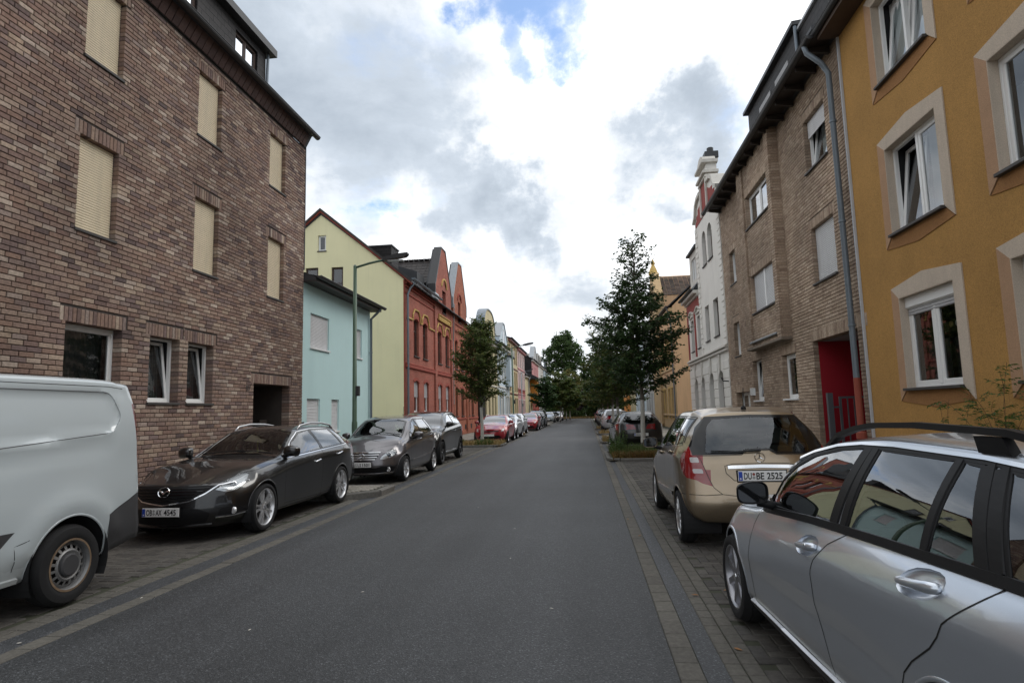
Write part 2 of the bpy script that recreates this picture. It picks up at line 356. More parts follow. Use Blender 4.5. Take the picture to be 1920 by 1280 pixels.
_pieces = {}
def piece_mesh(key, lx, ly, h=.03, c=.006):
    if key not in _pieces:
        b = [(-lx/2, -ly/2), (lx/2, -ly/2), (lx/2, ly/2), (-lx/2, ly/2)]
        t = [(x*(1-2*c/lx), y*(1-2*c/ly)) for x, y in b]
        mb = MB(); mb.add([(x, y, -h) for x, y in b]+[(x, y, -c) for x, y in b]+[(x, y, 0) for x, y in t],
                          [(8, 9, 10, 11)]+[(i, (i+1) % 4, 4+(i+1) % 4, 4+i) for i in range(4)]+[(4+i, 4+(i+1) % 4, 8+(i+1) % 4, 8+i) for i in range(4)])
        _pieces[key] = mb
    return _pieces[key]
def lay(parent, items, lx, ly, name, mat, cap=300, tilt=.004):
    """items: (x, y, z, rot) of flat stones; the nearest `cap` are parts, the rest one mesh"""
    items = sorted(items, key=lambda t: abs(t[1]-3)+abs(t[0])*.3)
    src = piece_mesh((lx, ly), lx, ly); me = src.mesh(name, mat+'_one')
    for x, y, z, r in items[:cap]:
        o = bpy.data.objects.new(name, me); COL.objects.link(o); o.parent = parent
        o.location = (x, y, z+random.uniform(-.0025, .0025)); o.rotation_euler = (random.gauss(0, tilt), random.gauss(0, tilt), r+random.gauss(0, .006))
    if len(items) > cap:
        mb = MB()
        for x, y, z, r in items[cap:]:
            cs, sn = math.cos(r), math.sin(r); dz = random.uniform(-.0025, .0025); ta, tb = random.gauss(0, tilt), random.gauss(0, tilt)
            mb.add([(x+a*cs-b*sn, y+a*sn+b*cs, z+c+dz+a*ta+b*tb) for a, b, c in src.v], src.f)
        mb.build(name, mat, parent, kind='stuff')
# kerb-side stones: one line of gutter stones each side, two lines of small pavers
lay(road, [(.565, -1+.252*i, .004, 0) for i in range(440) if -1+.252*i > 1.5], .15, .246, 'gutter_stone', 'gutter_stone', 150)
lay(road, [(-4.08, 2.5+.252*i, .004, 0) for i in range(430)], .15, .246, 'gutter_stone', 'gutter_stone', 150)
def herring(x0, x1, y0, y1, s=.1):
    """90 degree herringbone of 2:1 stones; returns (x, y, rot)"""
    out = []; nx = int((x1-x0)/s); ny = int((y1-y0)/s)
    for j in range(ny):
        for i in range(nx):
            k = (i-j) % 4
            if k == 0 and i+1 < nx: out.append((x0+(i+1)*s, y0+(j+.5)*s, PI/2))     # lies across
            elif k == 2 and j-1 >= 0 and False: pass
            elif k == 3 and j+1 < ny: out.append((x0+(i+.5)*s, y0+(j+1)*s, 0))
    return out
def lane(parent, rows, x0, x1, y0, y1, holes, cap):
    it = []
    for xr in rows:
        y = y0
        while y < y1:
            it.append((xr, y, 0, 0)); y += .172
    it = [t for t in it if not any(a < t[1] < b for a, b in holes)]
    lay(parent, it, .103, .166, 'paver', 'gutter_stone', cap//2)
    h = [(x, y, -.002, r) for x, y, r in herring(x0, x1, y0, min(y1, 30))]
    h = [t for t in h if not any(a < t[1] < b for a, b in holes)]
    lay(parent, h, .096, .196, 'paver', 'paver', cap//2)
HOL_R = [(19.25, 23.25), (29.3, 33.2), (39.3, 41.8), (49.6, 52.0)]
HOL_L = [(11.5, 12.9), (28.4, 30.8), (39.6, 41.4)]
lane(base_r, (.845, .955), 1.01, 2.97, 2.2, 58, HOL_R, 300)
lane(base_l, (-4.465, -4.575), -6.61, -4.63, 3.4, 58, HOL_L, 300)
sheet('lane_surface', 1.01, 2.97, 30, 112, .0, 'slab_pavement'); sheet('lane_surface', -6.61, -4.63, 30, 112, .0, 'slab_pavement')
# pavement slabs
def slabs(parent, x0, x1, y0, y1, z):
    it = []; j = 0; y = y0
    while y < y1:
        x = x0+(.15 if j % 2 else 0)
        while x < x1-.1:
            it.append((x+.15, y+.15, z, 0)); x += .302
        y += .302; j += 1
    lay(parent, it, .296, .296, 'slab', 'light_paver', 120)
slabs(pv_l, -8.75, -6.75, 3, 60, .103); slabs(pv_r, 3.1, 5.6, 2, 60, .103)
def kerb_line(parent, pts, w=.12, h=.12, step=1.0, z0=-.05, name='kerb_stone'):
    """kerb stones along a polyline (x, y)"""
    for (ax, ay), (bx_, by_) in zip(pts, pts[1:]):
        L_ = math.hypot(bx_-ax, by_-ay); n = max(1, round(L_/step)); an = math.atan2(by_-ay, bx_-ax)
        for i in range(n):
            t0, t1 = i/n*L_+.004, (i+1)/n*L_-.004
            mb = MB(); mb.prism([(-w/2, z0), (w/2, z0), (w/2, h-.02), (w/2-.02, h), (-w/2+.02, h), (-w/2, h-.02)], t0, t1)
            # prism runs along local y; turn it onto the line
            c, s = math.cos(an-PI/2), math.sin(an-PI/2)
            mb.v = [(ax+x*c-y*s, ay+x*s+y*c, z) for x, y, z in mb.v]
            mb.build(name, 'kerb_stone_one', parent)
kerb_line(pv_l, [(-6.6, 3), (-6.6, 60)], h=.11, step=1.0)
kerb_line(pv_r, [(2.96, 2), (2.96, 60)], h=.11, step=1.0)
# raised island behind the black estate car
isl = sheet('traffic_island', -6.5, -4.6, 11.55, 12.85, .06, 'joint_sand', label='small raised island of pale cobbles between the black and the grey car')
kerb_line(isl, [(-6.5, 11.5), (-4.75, 11.5), (-4.2, 12.05), (-4.2, 12.9), (-6.5, 12.9)], w=.14, h=.12, step=.7)
MBi = MB(); MBi.poly([(-6.5, 11.57, .1), (-4.75, 11.57, .1), (-4.28, 12.05, .1), (-4.28, 12.83, .1), (-6.5, 12.83, .1)]); MBi.build('bed', 'joint_sand', isl)
lay(isl, [(x, y, .125, PI/2) for j in range(12) for i in range(20) for x, y in [(-6.35+i*.106+(.05 if j % 2 else 0), 11.63+j*.104)] if x < -4.82+min(.45, max(0, y-11.6)*.9)], .098, .1, 'cobble', 'light_paver', 300)
# planted tree pits between the bays
def planter(name, x0, x1, y0, y1, label, road_side):
    o = sheet(name, x0, x1, y0, y1, .05, 'soil', label=label)
    ch = .35
    if road_side > 0: pts = [(x0, y0), (x1-ch, y0), (x1, y0+ch), (x1, y1-ch), (x1-ch, y1), (x0, y1)]
    else: pts = [(x1, y0), (x0+ch, y0), (x0, y0+ch), (x0, y1-ch), (x0+ch, y1), (x1, y1)]
    kerb_line(o, pts, w=.12, h=.1, step=.9); return o
planter('tree_pit', .62, 2.95, 19.3, 23.2, 'weedy kerbed tree pit between the beige and the black car on the right', -1)
planter('tree_pit', .62, 2.95, 29.4, 33.2, 'dry grassy tree pit beyond the black hatchback on the right', -1)
planter('tree_pit', .62, 2.95, 39.4, 41.8, 'tree pit in front of the silver people carrier on the right', -1)
planter('tree_pit', .62, 2.95, 49.7, 52, 'far tree pit among the right hand parked cars', -1)
planter('tree_pit', -6.55, -4.05, 28.45, 30.8, 'dry grass tree pit in front of the red estate car', 1)
planter('tree_pit', -6.55, -4.05, 39.7, 41.3, 'small tree pit in front of the red hatchback on the left', 1)
planter('tree_pit', -6.55, -4.05, 66, 68.5, 'far tree pit beyond the dark cars on the left', 1)
# litter on the asphalt
pm('litter', (.5, .47, .42), rough=.9, var=.2); pm('dead_leaf', (.24, .12, .05), rough=.9, var=.3)
def flat_leaf(x, y, z, s, mat, name, lab, cat, grp, rz):
    mb = MB(); pts = [(0, -1), (.35, -.5), (.45, 0), (.3, .6), (0, 1.1), (-.3, .6), (-.45, 0), (-.35, -.5)]
    vs = [(0, 0, .25*s)]+[(a*s, b*s, .12*s*abs(a)+.02*s*b*b) for a, b in pts]
    mb.add(vs, [(0, i+1, (i+1) % 8+1) for i in range(8)]); o = mb.build(name, mat, label=lab, cat=cat, group=grp, loc=(x, y, z)); o.rotation_euler = (0, 0, rz); return o
LL = ['brown leaf on the gutter stones beside the beige car', 'brown leaf on the small pavers ahead of the silver car wheel', 'brown leaf on the gutter stones between the beige and the silver car', 'brown leaf on the paver line next to the silver car wheel', 'brown leaf on the lane pavers touching the shade of the silver car']
for i, (x, y) in enumerate(((.53, 9.3), (.86, 5.6), (.6, 8.1), (.93, 4.4), (1.15, 5.75))):
    flat_leaf(x, y, .008, .032, 'dead_leaf', 'fallen_leaf', LL[i], 'leaf', 'fallen leaves by the right gutter', i*1.3)
LS = ['nearest pale scrap in the middle of the road', 'pale scrap on the road just left of the road middle', 'pale scrap on the road between the black and the beige car', 'white scrap on the left gutter stones by the van', 'white scrap on the dark strip below the van', 'pale scrap on the road to the right of the middle, near the camera', 'pale scrap on the road left of the silver car mirror', 'pale scrap on the road edge before the weedy tree pit', 'pale scrap on the road beside the black estate car']
for i, (x, y) in enumerate(((-2.62, 4.6), (-2.1, 5.6), (-1.05, 8.6), (-4.1, 5.35), (-4.22, 4.25), (-.35, 5.2), (-.9, 6.9), (.2, 12.2), (-1.9, 10.5))):
    flat_leaf(x, y, .006, .018, 'litter', 'paper_scrap', LS[i], 'litter', 'pale scraps on the road', i*2.1)
# ------------------------------------------------------------------ building materials
BRK_L = [(0.106, 0.079, 0.076), (0.185, 0.119, 0.099), (0.251, 0.165, 0.126), (0.205, 0.132, 0.107), (0.29, 0.205, 0.158), (0.198, 0.132, 0.113), (0.37, 0.284, 0.22), (0.224, 0.152, 0.124), (0.172, 0.121, 0.113), (0.422, 0.343, 0.281), (0.218, 0.145, 0.114), (0.277, 0.198, 0.158), (0.152, 0.106, 0.1), (0.317, 0.238, 0.178)]
BRK_R = [(0.293, 0.213, 0.155), (0.356, 0.27, 0.197), (0.414, 0.316, 0.239), (0.322, 0.236, 0.173), (0.443, 0.345, 0.263), (0.38, 0.287, 0.215), (0.265, 0.19, 0.141)]
for nm, cs in (('brick_dark', BRK_L), ('brick_tan', BRK_R)): piece_mat(nm, cs, smear=.3); piece_mat(nm+'_one', cs, single=True, smear=.3)
pm('mortar_dark', (.055, .045, .04), rough=.95, var=.2, scale=4, bump=.4)
pm('mortar_tan', (.20, .16, .125), rough=.95, var=.2, scale=4, bump=.4)
grid_mat('brick_plain', (.17, .1, .07), (.1, .06, .045), (.06, .05, .045), .25, .0833)
grid_mat('brick_red', (.38, .115, .08), (.30, .085, .06), (.28, .15, .115), .25, .077, ms=.009, streak=.28)
grid_mat('brick_red2', (.40, .125, .068), (.31, .09, .05), (.28, .15, .11), .25, .077, ms=.009, streak=.28)
pm('trim_red', (.30, .062, .04), rough=.85, var=.2, scale=6, streak=.4)
pm('trim_yellow', (.55, .38, .13), rough=.85, var=.15)
pm('render_ochre', (.41, .222, .062), rough=.95, var=.13, scale=1.1, bump=.9, bscale=120, streak=.04, fine=.24, fscale=75)
pm('render_beige', (.55, .46, .37), rough=.95, var=.06, scale=3, bump=.8, bscale=130, streak=.12, fine=.16, fscale=80)
pm('render_blue', (.52, .71, .71), rough=.9, var=.045, scale=.5, bump=.3, bscale=90, streak=.03, fine=.04)
pm('render_yellow', (.88, .82, .52), rough=.9, var=.05, scale=.5, bump=.3, bscale=90, streak=.06, fine=.04)
pm('render_white', (.74, .71, .66), rough=.9, var=.05, scale=1.2, bump=.2, bscale=90, streak=.14)
pm('render_tan', (.66, .42, .24), rough=.9, var=.07, scale=.7, bump=.3, bscale=60, streak=.15, fine=.08)
pm('stone_tan', (.50, .35, .19), rough=.9, var=.12, scale=2, streak=.25)
pm('paint_red', (.26, .045, .035), rough=.85, var=.12, scale=2, streak=.15)
pm('wall_red', (.30, .002, .012), rough=.7, var=.06)
pm('render_cream', (.60, .52, .32), rough=.9, var=.06, scale=1, streak=.18)
pm('render_pink', (.56, .27, .27), rough=.9, var=.06, scale=1, streak=.15)
pm('render_palepink', (.66, .43, .42), rough=.9, var=.06, scale=1, streak=.15)
pm('render_sky', (.60, .69, .75), rough=.9, var=.05, scale=1, streak=.15)
pm('render_orange', (.62, .25, .05), rough=.9, var=.05, scale=1)
pm('render_grey', (.5, .5, .49), rough=.9, var=.08, scale=1, streak=.2)
pm('slate_dark', (.04, .042, .046), rough=.6, var=.15, scale=3)
grid_mat('slate_wall', (.024, .020, .020), (.016, .014, .014), (.005, .005, .005), .3, .16, ms=.012, rough=.6, bump=1)
grid_mat('slate_roof', (.05, .052, .058), (.04, .042, .047), (.015, .015, .017), .3, .2, ms=.015, rough=.6, bump=1)
piece_mat('plate_brown', [(.085, .048, .042), (.105, .06, .052), (.075, .044, .04), (.12, .07, .06)], rough=.5, smear=.2); piece_mat('plate_brown_one', [(.085, .048, .042), (.105, .06, .052), (.075, .044, .04), (.12, .07, .06)], rough=.5, single=True, smear=.2)
piece_mat('tile_dark', [(.035, .03, .03), (.05, .042, .04), (.028, .026, .027), (.06, .048, .044)], rough=.55)
piece_mat('tile_brown', [(.1, .07, .055), (.07, .052, .044), (.13, .09, .07), (.055, .045, .04), (.16, .13, .1)], rough=.8)
pm('frame_white', (.78, .78, .77), rough=.35, var=.03); pm('frame_brown', (.05, .025, .017), rough=.5, var=.15)
pm('frame_grey', (.3, .31, .32), rough=.4, var=.05); pm('frame_redbrown', (.16, .03, .02), rough=.5, var=.1)
pm('shutter_cream', (.72, .62, .45), rough=.55, var=.05, scale=4, streak=.12); pm('shutter_white', (.66, .66, .67), rough=.5, var=.04, streak=.1)
pm('shutter_grey', (.42, .42, .43), rough=.5, var=.05, streak=.1)
pm('sill_stone', (.05, .045, .042), rough=.6, var=.2, scale=8); pm('sill_white', (.7, .7, .7), rough=.5, var=.05)
pm('metal_dark', (.035, .035, .037), rough=.45, var=.15, scale=5); pm('metal_zinc', (.22, .25, .28), rough=.4, var=.12, scale=3, metal=.6)
pm('metal_zincpale', (.30, .32, .34), rough=.45, var=.1, scale=2, metal=.5, streak=.3)
pm('pipe_grey', (.16, .19, .22), rough=.45, var=.1, scale=3, metal=.3); pm('pipe_red', (.28, .06, .035), rough=.7, var=.15)
pm('wood_dark', (.03, .022, .018), rough=.6, var=.2); pm('black', (.008, .008, .009), rough=.6, var=.1)
pm('room_dark', (.02, .02, .022), rough=.95, var=.1); pm('curtain', (.72, .72, .72), rough=.95, var=.05); pm('room_grey', (.12, .12, .125), rough=.95, var=.1)
pm('lead_pale', (.5, .52, .55), rough=.5, var=.08); pm('paint_green', (.07, .12, .075), rough=.45, var=.1, scale=3); pm('stone_trim', (.6, .57, .52), rough=.85, var=.08, streak=.25)
pm('soffit', (.3, .3, .3), rough=.8, var=.05)
glass_mat('pane', (.72, .78, .78), refl=2.0, ior=1.5)
glass_mat('pane_dark', (.3, .33, .34), refl=2.4, ior=1.5)
glass_mat('pane_sky', (.25, .3, .33), refl=14.0, ior=1.5)

class House:
    """a building with a local frame: u along the street, y inwards, z up. side 'L': u = Y - Y0; side 'R': u = Y1 - Y"""
    def __init__(s, name, label, side, X, Ya, Yb, cat='house', group=None):
        s.side = side; s.X = X; s.Ya = Ya; s.Yb = Yb; s.W = Yb-Ya
        s.root = thing(name, label, cat, (X, Ya if side == 'L' else Yb, 0), PI/2 if side == 'L' else -PI/2, group)
    def u(s, Y): return Y-s.Ya if s.side == 'L' else s.Yb-Y
    def span(s, Y0, Y1): a, b = s.u(Y0), s.u(Y1); return (min(a, b), max(a, b))
    def part(s, name, mb, mat, **k): return mb.build(name, mat, s.root, **k)

def wall(mb, u0, u1, z0, z1, holes=(), y=0.0, rev=.2):
    """front sheet with rectangular openings (a, b, c, d[, depth]) and their reveals"""
    us = sorted({u0, u1, *[min(max(h[0], u0), u1) for h in holes], *[min(max(h[1], u0), u1) for h in holes]})
    zs = sorted({z0, z1, *[min(max(h[2], z0), z1) for h in holes], *[min(max(h[3], z0), z1) for h in holes]})
    for a, b in zip(us, us[1:]):
        for c, d in zip(zs, zs[1:]):
            mu, mz = (a+b)/2, (c+d)/2
            if any(h[0] < mu < h[1] and h[2] < mz < h[3] for h in holes): continue
            mb.quad((a, y, c), (b, y, c), (b, y, d), (a, y, d))
    for h in holes:
        a, b, c, d = h[:4]; e = y+(h[4] if len(h) > 4 else rev)
        mb.quad((a, y, c), (a, y, d), (a, e, d), (a, e, c)); mb.quad((b, y, d), (b, y, c), (b, e, c), (b, e, d))
        mb.quad((a, y, d), (b, y, d), (b, e, d), (a, e, d)); mb.quad((b, y, c), (a, y, c), (a, e, c), (b, e, c))
    return mb
def shell(mb, u0, u1, z0, z1, depth, y=0.0, back=True):
    """side walls, back and lid behind a front wall"""
    mb.quad((u0, y, z0), (u0, y, z1), (u0, depth, z1), (u0, depth, z0)); mb.quad((u1, y, z1), (u1, y, z0), (u1, depth, z0), (u1, depth, z1))
    mb.quad((u0, depth, z0), (u0, depth, z1), (u1, depth, z1), (u1, depth, z0)); mb.quad((u0, y, z1), (u1, y, z1), (u1, depth, z1), (u0, depth, z1))
    return mb
def slats(mb, a, b, c, d, y, pitch=.045, bulge=.009):
    n = max(2, round((d-c)/pitch)); h = (d-c)/n
    for i in range(n):
        z = c+i*h; mb.add([(a, y, z), (b, y, z), (b, y-bulge, z+h*.3), (a, y-bulge, z+h*.3), (b, y-bulge, z+h*.75), (a, y-bulge, z+h*.75), (b, y, z+h*.93), (a, y, z+h*.93), (b, y+.004, z+h), (a, y+.004, z+h)],
                          [(0, 1, 2, 3), (3, 2, 4, 5), (5, 4, 6, 7), (7, 6, 8, 9)])
    return mb
def bars(mb, a, b, c, d, y0, y1, w):
    mb.cbox(a, b, y0, y1, c, c+w, .006); mb.cbox(a, b, y0, y1, d-w, d, .006); mb.cbox(a, a+w, y0, y1, c+w, d-w, .006); mb.cbox(b-w, b, y0, y1, c+w, d-w, .006); return mb
def window(H, a, b, c, d, dep=.16, n=1, fm='frame_white', fw=.06, shut=0.0, sm='shutter_white', sill='sill_stone', so=.05, glass='pane_dark', curtain=None, tilt=None, box=0.0, room=True, name='window', bar=None, y0=0.0, guide=False):
    """a window in the opening a..b x c..d: frame with panes, sashes, roller shutter, sill"""
    y = y0+dep; mb = MB(); bars(mb, a, b, c, d-box, y, y+.07, fw*.55)
    if box: mb.cbox(a, b, y-.03, y+.07, d-box, d, .006)
    dd = d-box; w = (b-a-fw*.55*2)/n
    for i in range(1, n): mb.cbox(a+fw*.55+w*i-fw*.4, a+fw*.55+w*i+fw*.4, y-.005, y+.07, c+fw*.55, dd-fw*.55, .006)
    if bar:
        for t in bar: z = c+(dd-c)*t; mb.cbox(a+fw*.55, b-fw*.55, y+.005, y+.06, z-.025, z+.025, .005)
    f = mb.build(name, fm, H.root)
    if guide:
        g = MB(); g.box(a, a+.03, y-.05, y, c, d); g.box(b-.03, b, y-.05, y, c, d); g.build('guide_rail', fm, f)
    if shut < 1:
        for i in range(n):
            p, q = a+fw*.55+w*i, a+fw*.55+w*(i+1); p += fw*.4 if i else 0; q -= fw*.4 if i < n-1 else 0
            s = MB(); bars(s, p, q, c+fw*.55, dd-fw*.55, 0, .05, fw*.8); so_ = s.build('sash', fm, f)
            g = MB(); g.quad((p+fw*.7, .022, c+fw*1.2), (q-fw*.7, .022, c+fw*1.2), (q-fw*.7, .022, dd-fw*1.2), (p+fw*.7, .022, dd-fw*1.2)); go = g.build('pane', glass, f)
            for o in (so_, go): o.location = (0, y+.005, 0)
            if tilt is not None and i in tilt:
                for o in (so_, go):
                    an = math.radians(7); o.rotation_euler = (-an, 0, 0); zz = c+fw*.55
                    o.location = (0, y+.02-math.sin(an)*zz, zz-math.cos(an)*zz)
        if room:
            r = MB(); e = y+.9
            r.quad((a, e, c), (b, e, c), (b, e, d), (a, e, d)); r.quad((a, y+.071, c), (a, e, c), (a, e, d), (a, y+.071, d)); r.quad((b, e, c), (b, y+.071, c), (b, y+.071, d), (b, e, d)); r.quad((a, y+.071, d), (a, e, d), (b, e, d), (b, y+.071, d)); r.quad((a, e, c), (a, y+.071, c), (b, y+.071, c), (b, e, c))
            r.build('interior', 'room_dark', f)
        if curtain:
            k = MB(); p0, p1, q0, q1 = curtain[:4]; m = 24; yy = y+.2
            for i in range(m):
                u0_, u1_ = a+(b-a)*(p0+(p1-p0)*i/m), a+(b-a)*(p0+(p1-p0)*(i+1)/m); ya, yb = yy+.02*(i % 2), yy+.02*((i+1) % 2)
                z0_, z1_ = c+(d-c)*q0, c+(d-c)*q1; k.quad((u0_, ya, z0_), (u1_, yb, z0_), (u1_, yb, z1_), (u0_, ya, z1_))
            k.build('curtain', curtain[4] if len(curtain) > 4 else 'curtain', f)
    if shut > 0:
        s = MB(); z = d-(d-c)*shut; slats(s, a+.015, b-.015, z, d, y-.025); s.box(a+.015, b-.015, y-.034, y-.016, z-.03 if shut < 1 else z, z); s.build('roller_shutter', sm, f)
    if sill:
        s = MB(); s.cbox(a-.03, b+.03, y0-so, y+.02, c-.045, c+.004, .006); s.build('sill', sill, f)
    return f
def arch_fill(mb, a, b, zt, rise, y0, y1, n=8):
    """fills the two corners over a segmental arch in an opening whose flat top is zt"""
    m = (a+b)/2; hw = (b-a)/2; R = (hw*hw+rise*rise)/(2*rise); zc = zt-R
    for sgn in (-1, 1):
        pts = [(m+sgn*hw*i/n, zc+math.sqrt(max(0, R*R-(hw*i/n)**2))) for i in range(n+1)]
        for p, q in zip(pts, pts[1:]):
            l = [(p[0], y0, p[1]), (q[0], y0, q[1]), (q[0], y0, zt), (p[0], y0, zt)]
            mb.poly(l if sgn > 0 else l[::-1]); mb.quad((p[0], y0, p[1]), (p[0], y1, p[1]), (q[0], y1, q[1]), (q[0], y0, q[1]))
    return mb
def arch_band(mb, a, b, zt, rise, w, y0, y1, n=12, drop=0.0):
    m = (a+b)/2; hw = (b-a)/2; R = (hw*hw+rise*rise)/(2*rise); zc = zt-R; a0 = math.asin(min(1, hw/R))
    if rise > hw: a0 = PI-a0
    P = [(math.sin(-a0+2*a0*i/n), math.cos(-a0+2*a0*i/n)) for i in range(n+1)]
    for p, q in zip(P, P[1:]):
        i0, i1, o0, o1 = (m+p[0]*R, zc+p[1]*R), (m+q[0]*R, zc+q[1]*R), (m+p[0]*(R+w), zc+p[1]*(R+w)), (m+q[0]*(R+w), zc+q[1]*(R+w))
        mb.prism([i0, i1, o1, o0], y0, y1)
    return mb
def pipe(H, pts, r, mat, name='downpipe', clips=True):
    mb = MB(); mb.tube(pts, r, 12)
    if clips:
        a, b = pts[-2], pts[-1]
        n = max(1, int(abs(a[2]-b[2])/2))
        for i in range(n):
            t = (i+.5)/n; p = [a[k]+(b[k]-a[k])*t for k in range(3)]; mb.lathe([(r, -.025), (r*1.25, -.02), (r*1.25, .02), (r, .025)], 12, 'z', p)
    o = mb.build(name, mat, H.root, smooth=True); auto_smooth(o.data, 50); return o
def gutter(H, u0, u1, y, z, r=.075, mat='metal_dark', name='gutter'):
    mb = MB(); prof = [(y-r*math.cos(t*PI/8), z-r*math.sin(t*PI/8)) for t in range(9)]
    for (a, b), (c, d) in zip(prof, prof[1:]): mb.quad((u0, a, b), (u0, c, d), (u1, c, d), (u1, a, b))
    for u in (u0, u1): mb.poly([(u, a, b) for a, b in prof])
    mb.tube([(u0, y-r, z), (u1, y-r, z)], .012, 6)
    return H.part(name, mb, mat, smooth=False)
def tiled_slope(H, u0, u1, e, rdg, mat, tw=.3, cl=.33, name='roof_tiles', wave=.02):
    """roof slope from eave (y, z) to ridge (y, z) in courses of overlapping tiles: real stepped geometry"""
    (ya, za), (yb, zb) = e, rdg; Ls = math.hypot(yb-ya, zb-za); n = max(1, round(Ls/cl)); m = max(1, round((u1-u0)/tw)); mb = MB()
    ty, tz = (yb-ya)/Ls, (zb-za)/Ls; ny, nz = -tz, ty
    for i in range(n):
        s0, s1 = i*Ls/n, (i+1)*Ls/n+.04
        for j in range(m):
            p, q = u0+(u1-u0)*j/m, u0+(u1-u0)*(j+1)/m-.006; md = p+(q-p)*.62; h0, h1 = .05+random.uniform(-.004, .004), .02
            def P(u, s, h): return (u, ya+ty*s+ny*h, za+tz*s+nz*h)
            mb.add([P(p, s0, h0), P(md, s0, h0-wave), P(q, s0, h0+wave*.8), P(p, s1, h1), P(md, s1, h1-wave), P(q, s1, h1+wave*.8), P(p, s0, 0), P(q, s0, 0)],
                   [(0, 1, 4, 3), (1, 2, 5, 4), (6, 7, 2, 1, 0)])
    return H.part(name, mb, mat, kind='stuff')

def lay_bricks(H, u0, u1, z0, z1, holes, mat, ch=.0833, bl=.24, jt=.012, near=None, cap=300, deep=.22, lintels=(), y=0.0, parent=None, jit=.003, visible=None):
    """real bricks in wild bond; the ones nearest the camera are parts, the rest one mesh"""
    items = []; n = int((z1-z0)/ch)
    for i in range(n):
        za, zb = z0+i*ch+jt/2, z0+(i+1)*ch-jt/2; zm = (za+zb)/2
        cut = sorted((h[0], h[1], k) for k, hs in ((1, holes), (0, lintels)) for h in hs if h[2] < zm < h[3])
        segs = []; cur = u0
        for a, b, k in cut:
            if a > cur: segs.append((cur, a))
            cur = max(cur, b)
        if cur < u1: segs.append((cur, u1))
        off = (i % 2)*.126+(.063 if i % 5 == 3 else 0)
        for a, b in segs:
            s = math.floor((a-off)/(bl+jt))*(bl+jt)+off
            while s < b:
                p, q = max(s, a), min(s+bl, b)
                if b-q < .06: q = b
                if s < a and s+bl-a < .06: s += bl+jt; p = a; q = min(s+bl, b); q = b if b-q < .06 else q
                if q-p > .03:
                    dp = .03
                    if any(h[2] < zm < h[3] and (abs(p-h[1]) < .02 or abs(q-h[0]) < .02) for h in holes) or abs(p-u0) < .02 or abs(q-u1) < .02: dp = deep
                    items.append((p, q, za, zb, dp))
                if q >= b-1e-6: break
                s += bl+jt
    for h in lintels:
        s = h[0]+.004
        while s < h[1]-.05:
            items.append((s, min(s+.071, h[1]), h[2]+.004, h[3]-.006, deep)); s += .083
    root = parent or H.root
    def geo(mb, p, q, za, zb, dp, f): mb.cbox(p, q, y-f, y+dp, za, zb, .006)
    if near is not None:
        vis = [t for t in items if visible is None or visible((t[0]+t[1])/2, (t[2]+t[3])/2)]
        vis.sort(key=lambda t: ((t[0]+t[1])/2-near[0])**2+((t[2]+t[3])/2-near[1])**2)
        one = set(vis[:cap]); cache = {}
        for t in vis[:cap]:
            p, q, za, zb, dp = t; key = (round(q-p, 3), round(zb-za, 3), dp)
            if key not in cache:
                mb = MB(); w, h = q-p, zb-za; mb.cbox(-w/2, w/2, 0, dp, -h/2, h/2, .006); cache[key] = mb.mesh('brick', mat+'_one')
            o = bpy.data.objects.new('brick', cache[key]); COL.objects.link(o); o.parent = root
            o.location = ((p+q)/2, y-random.uniform(.004, .004+2*jit), (za+zb)/2); o.rotation_euler = (0, random.gauss(0, .004), random.gauss(0, .006))
        items = [t for t in items if t not in one]
    mb = MB()
    for p, q, za, zb, dp in items: geo(mb, p, q, za, zb, dp, random.uniform(.004, .004+2*jit))
    mb.build('brick', mat, root, kind='stuff')

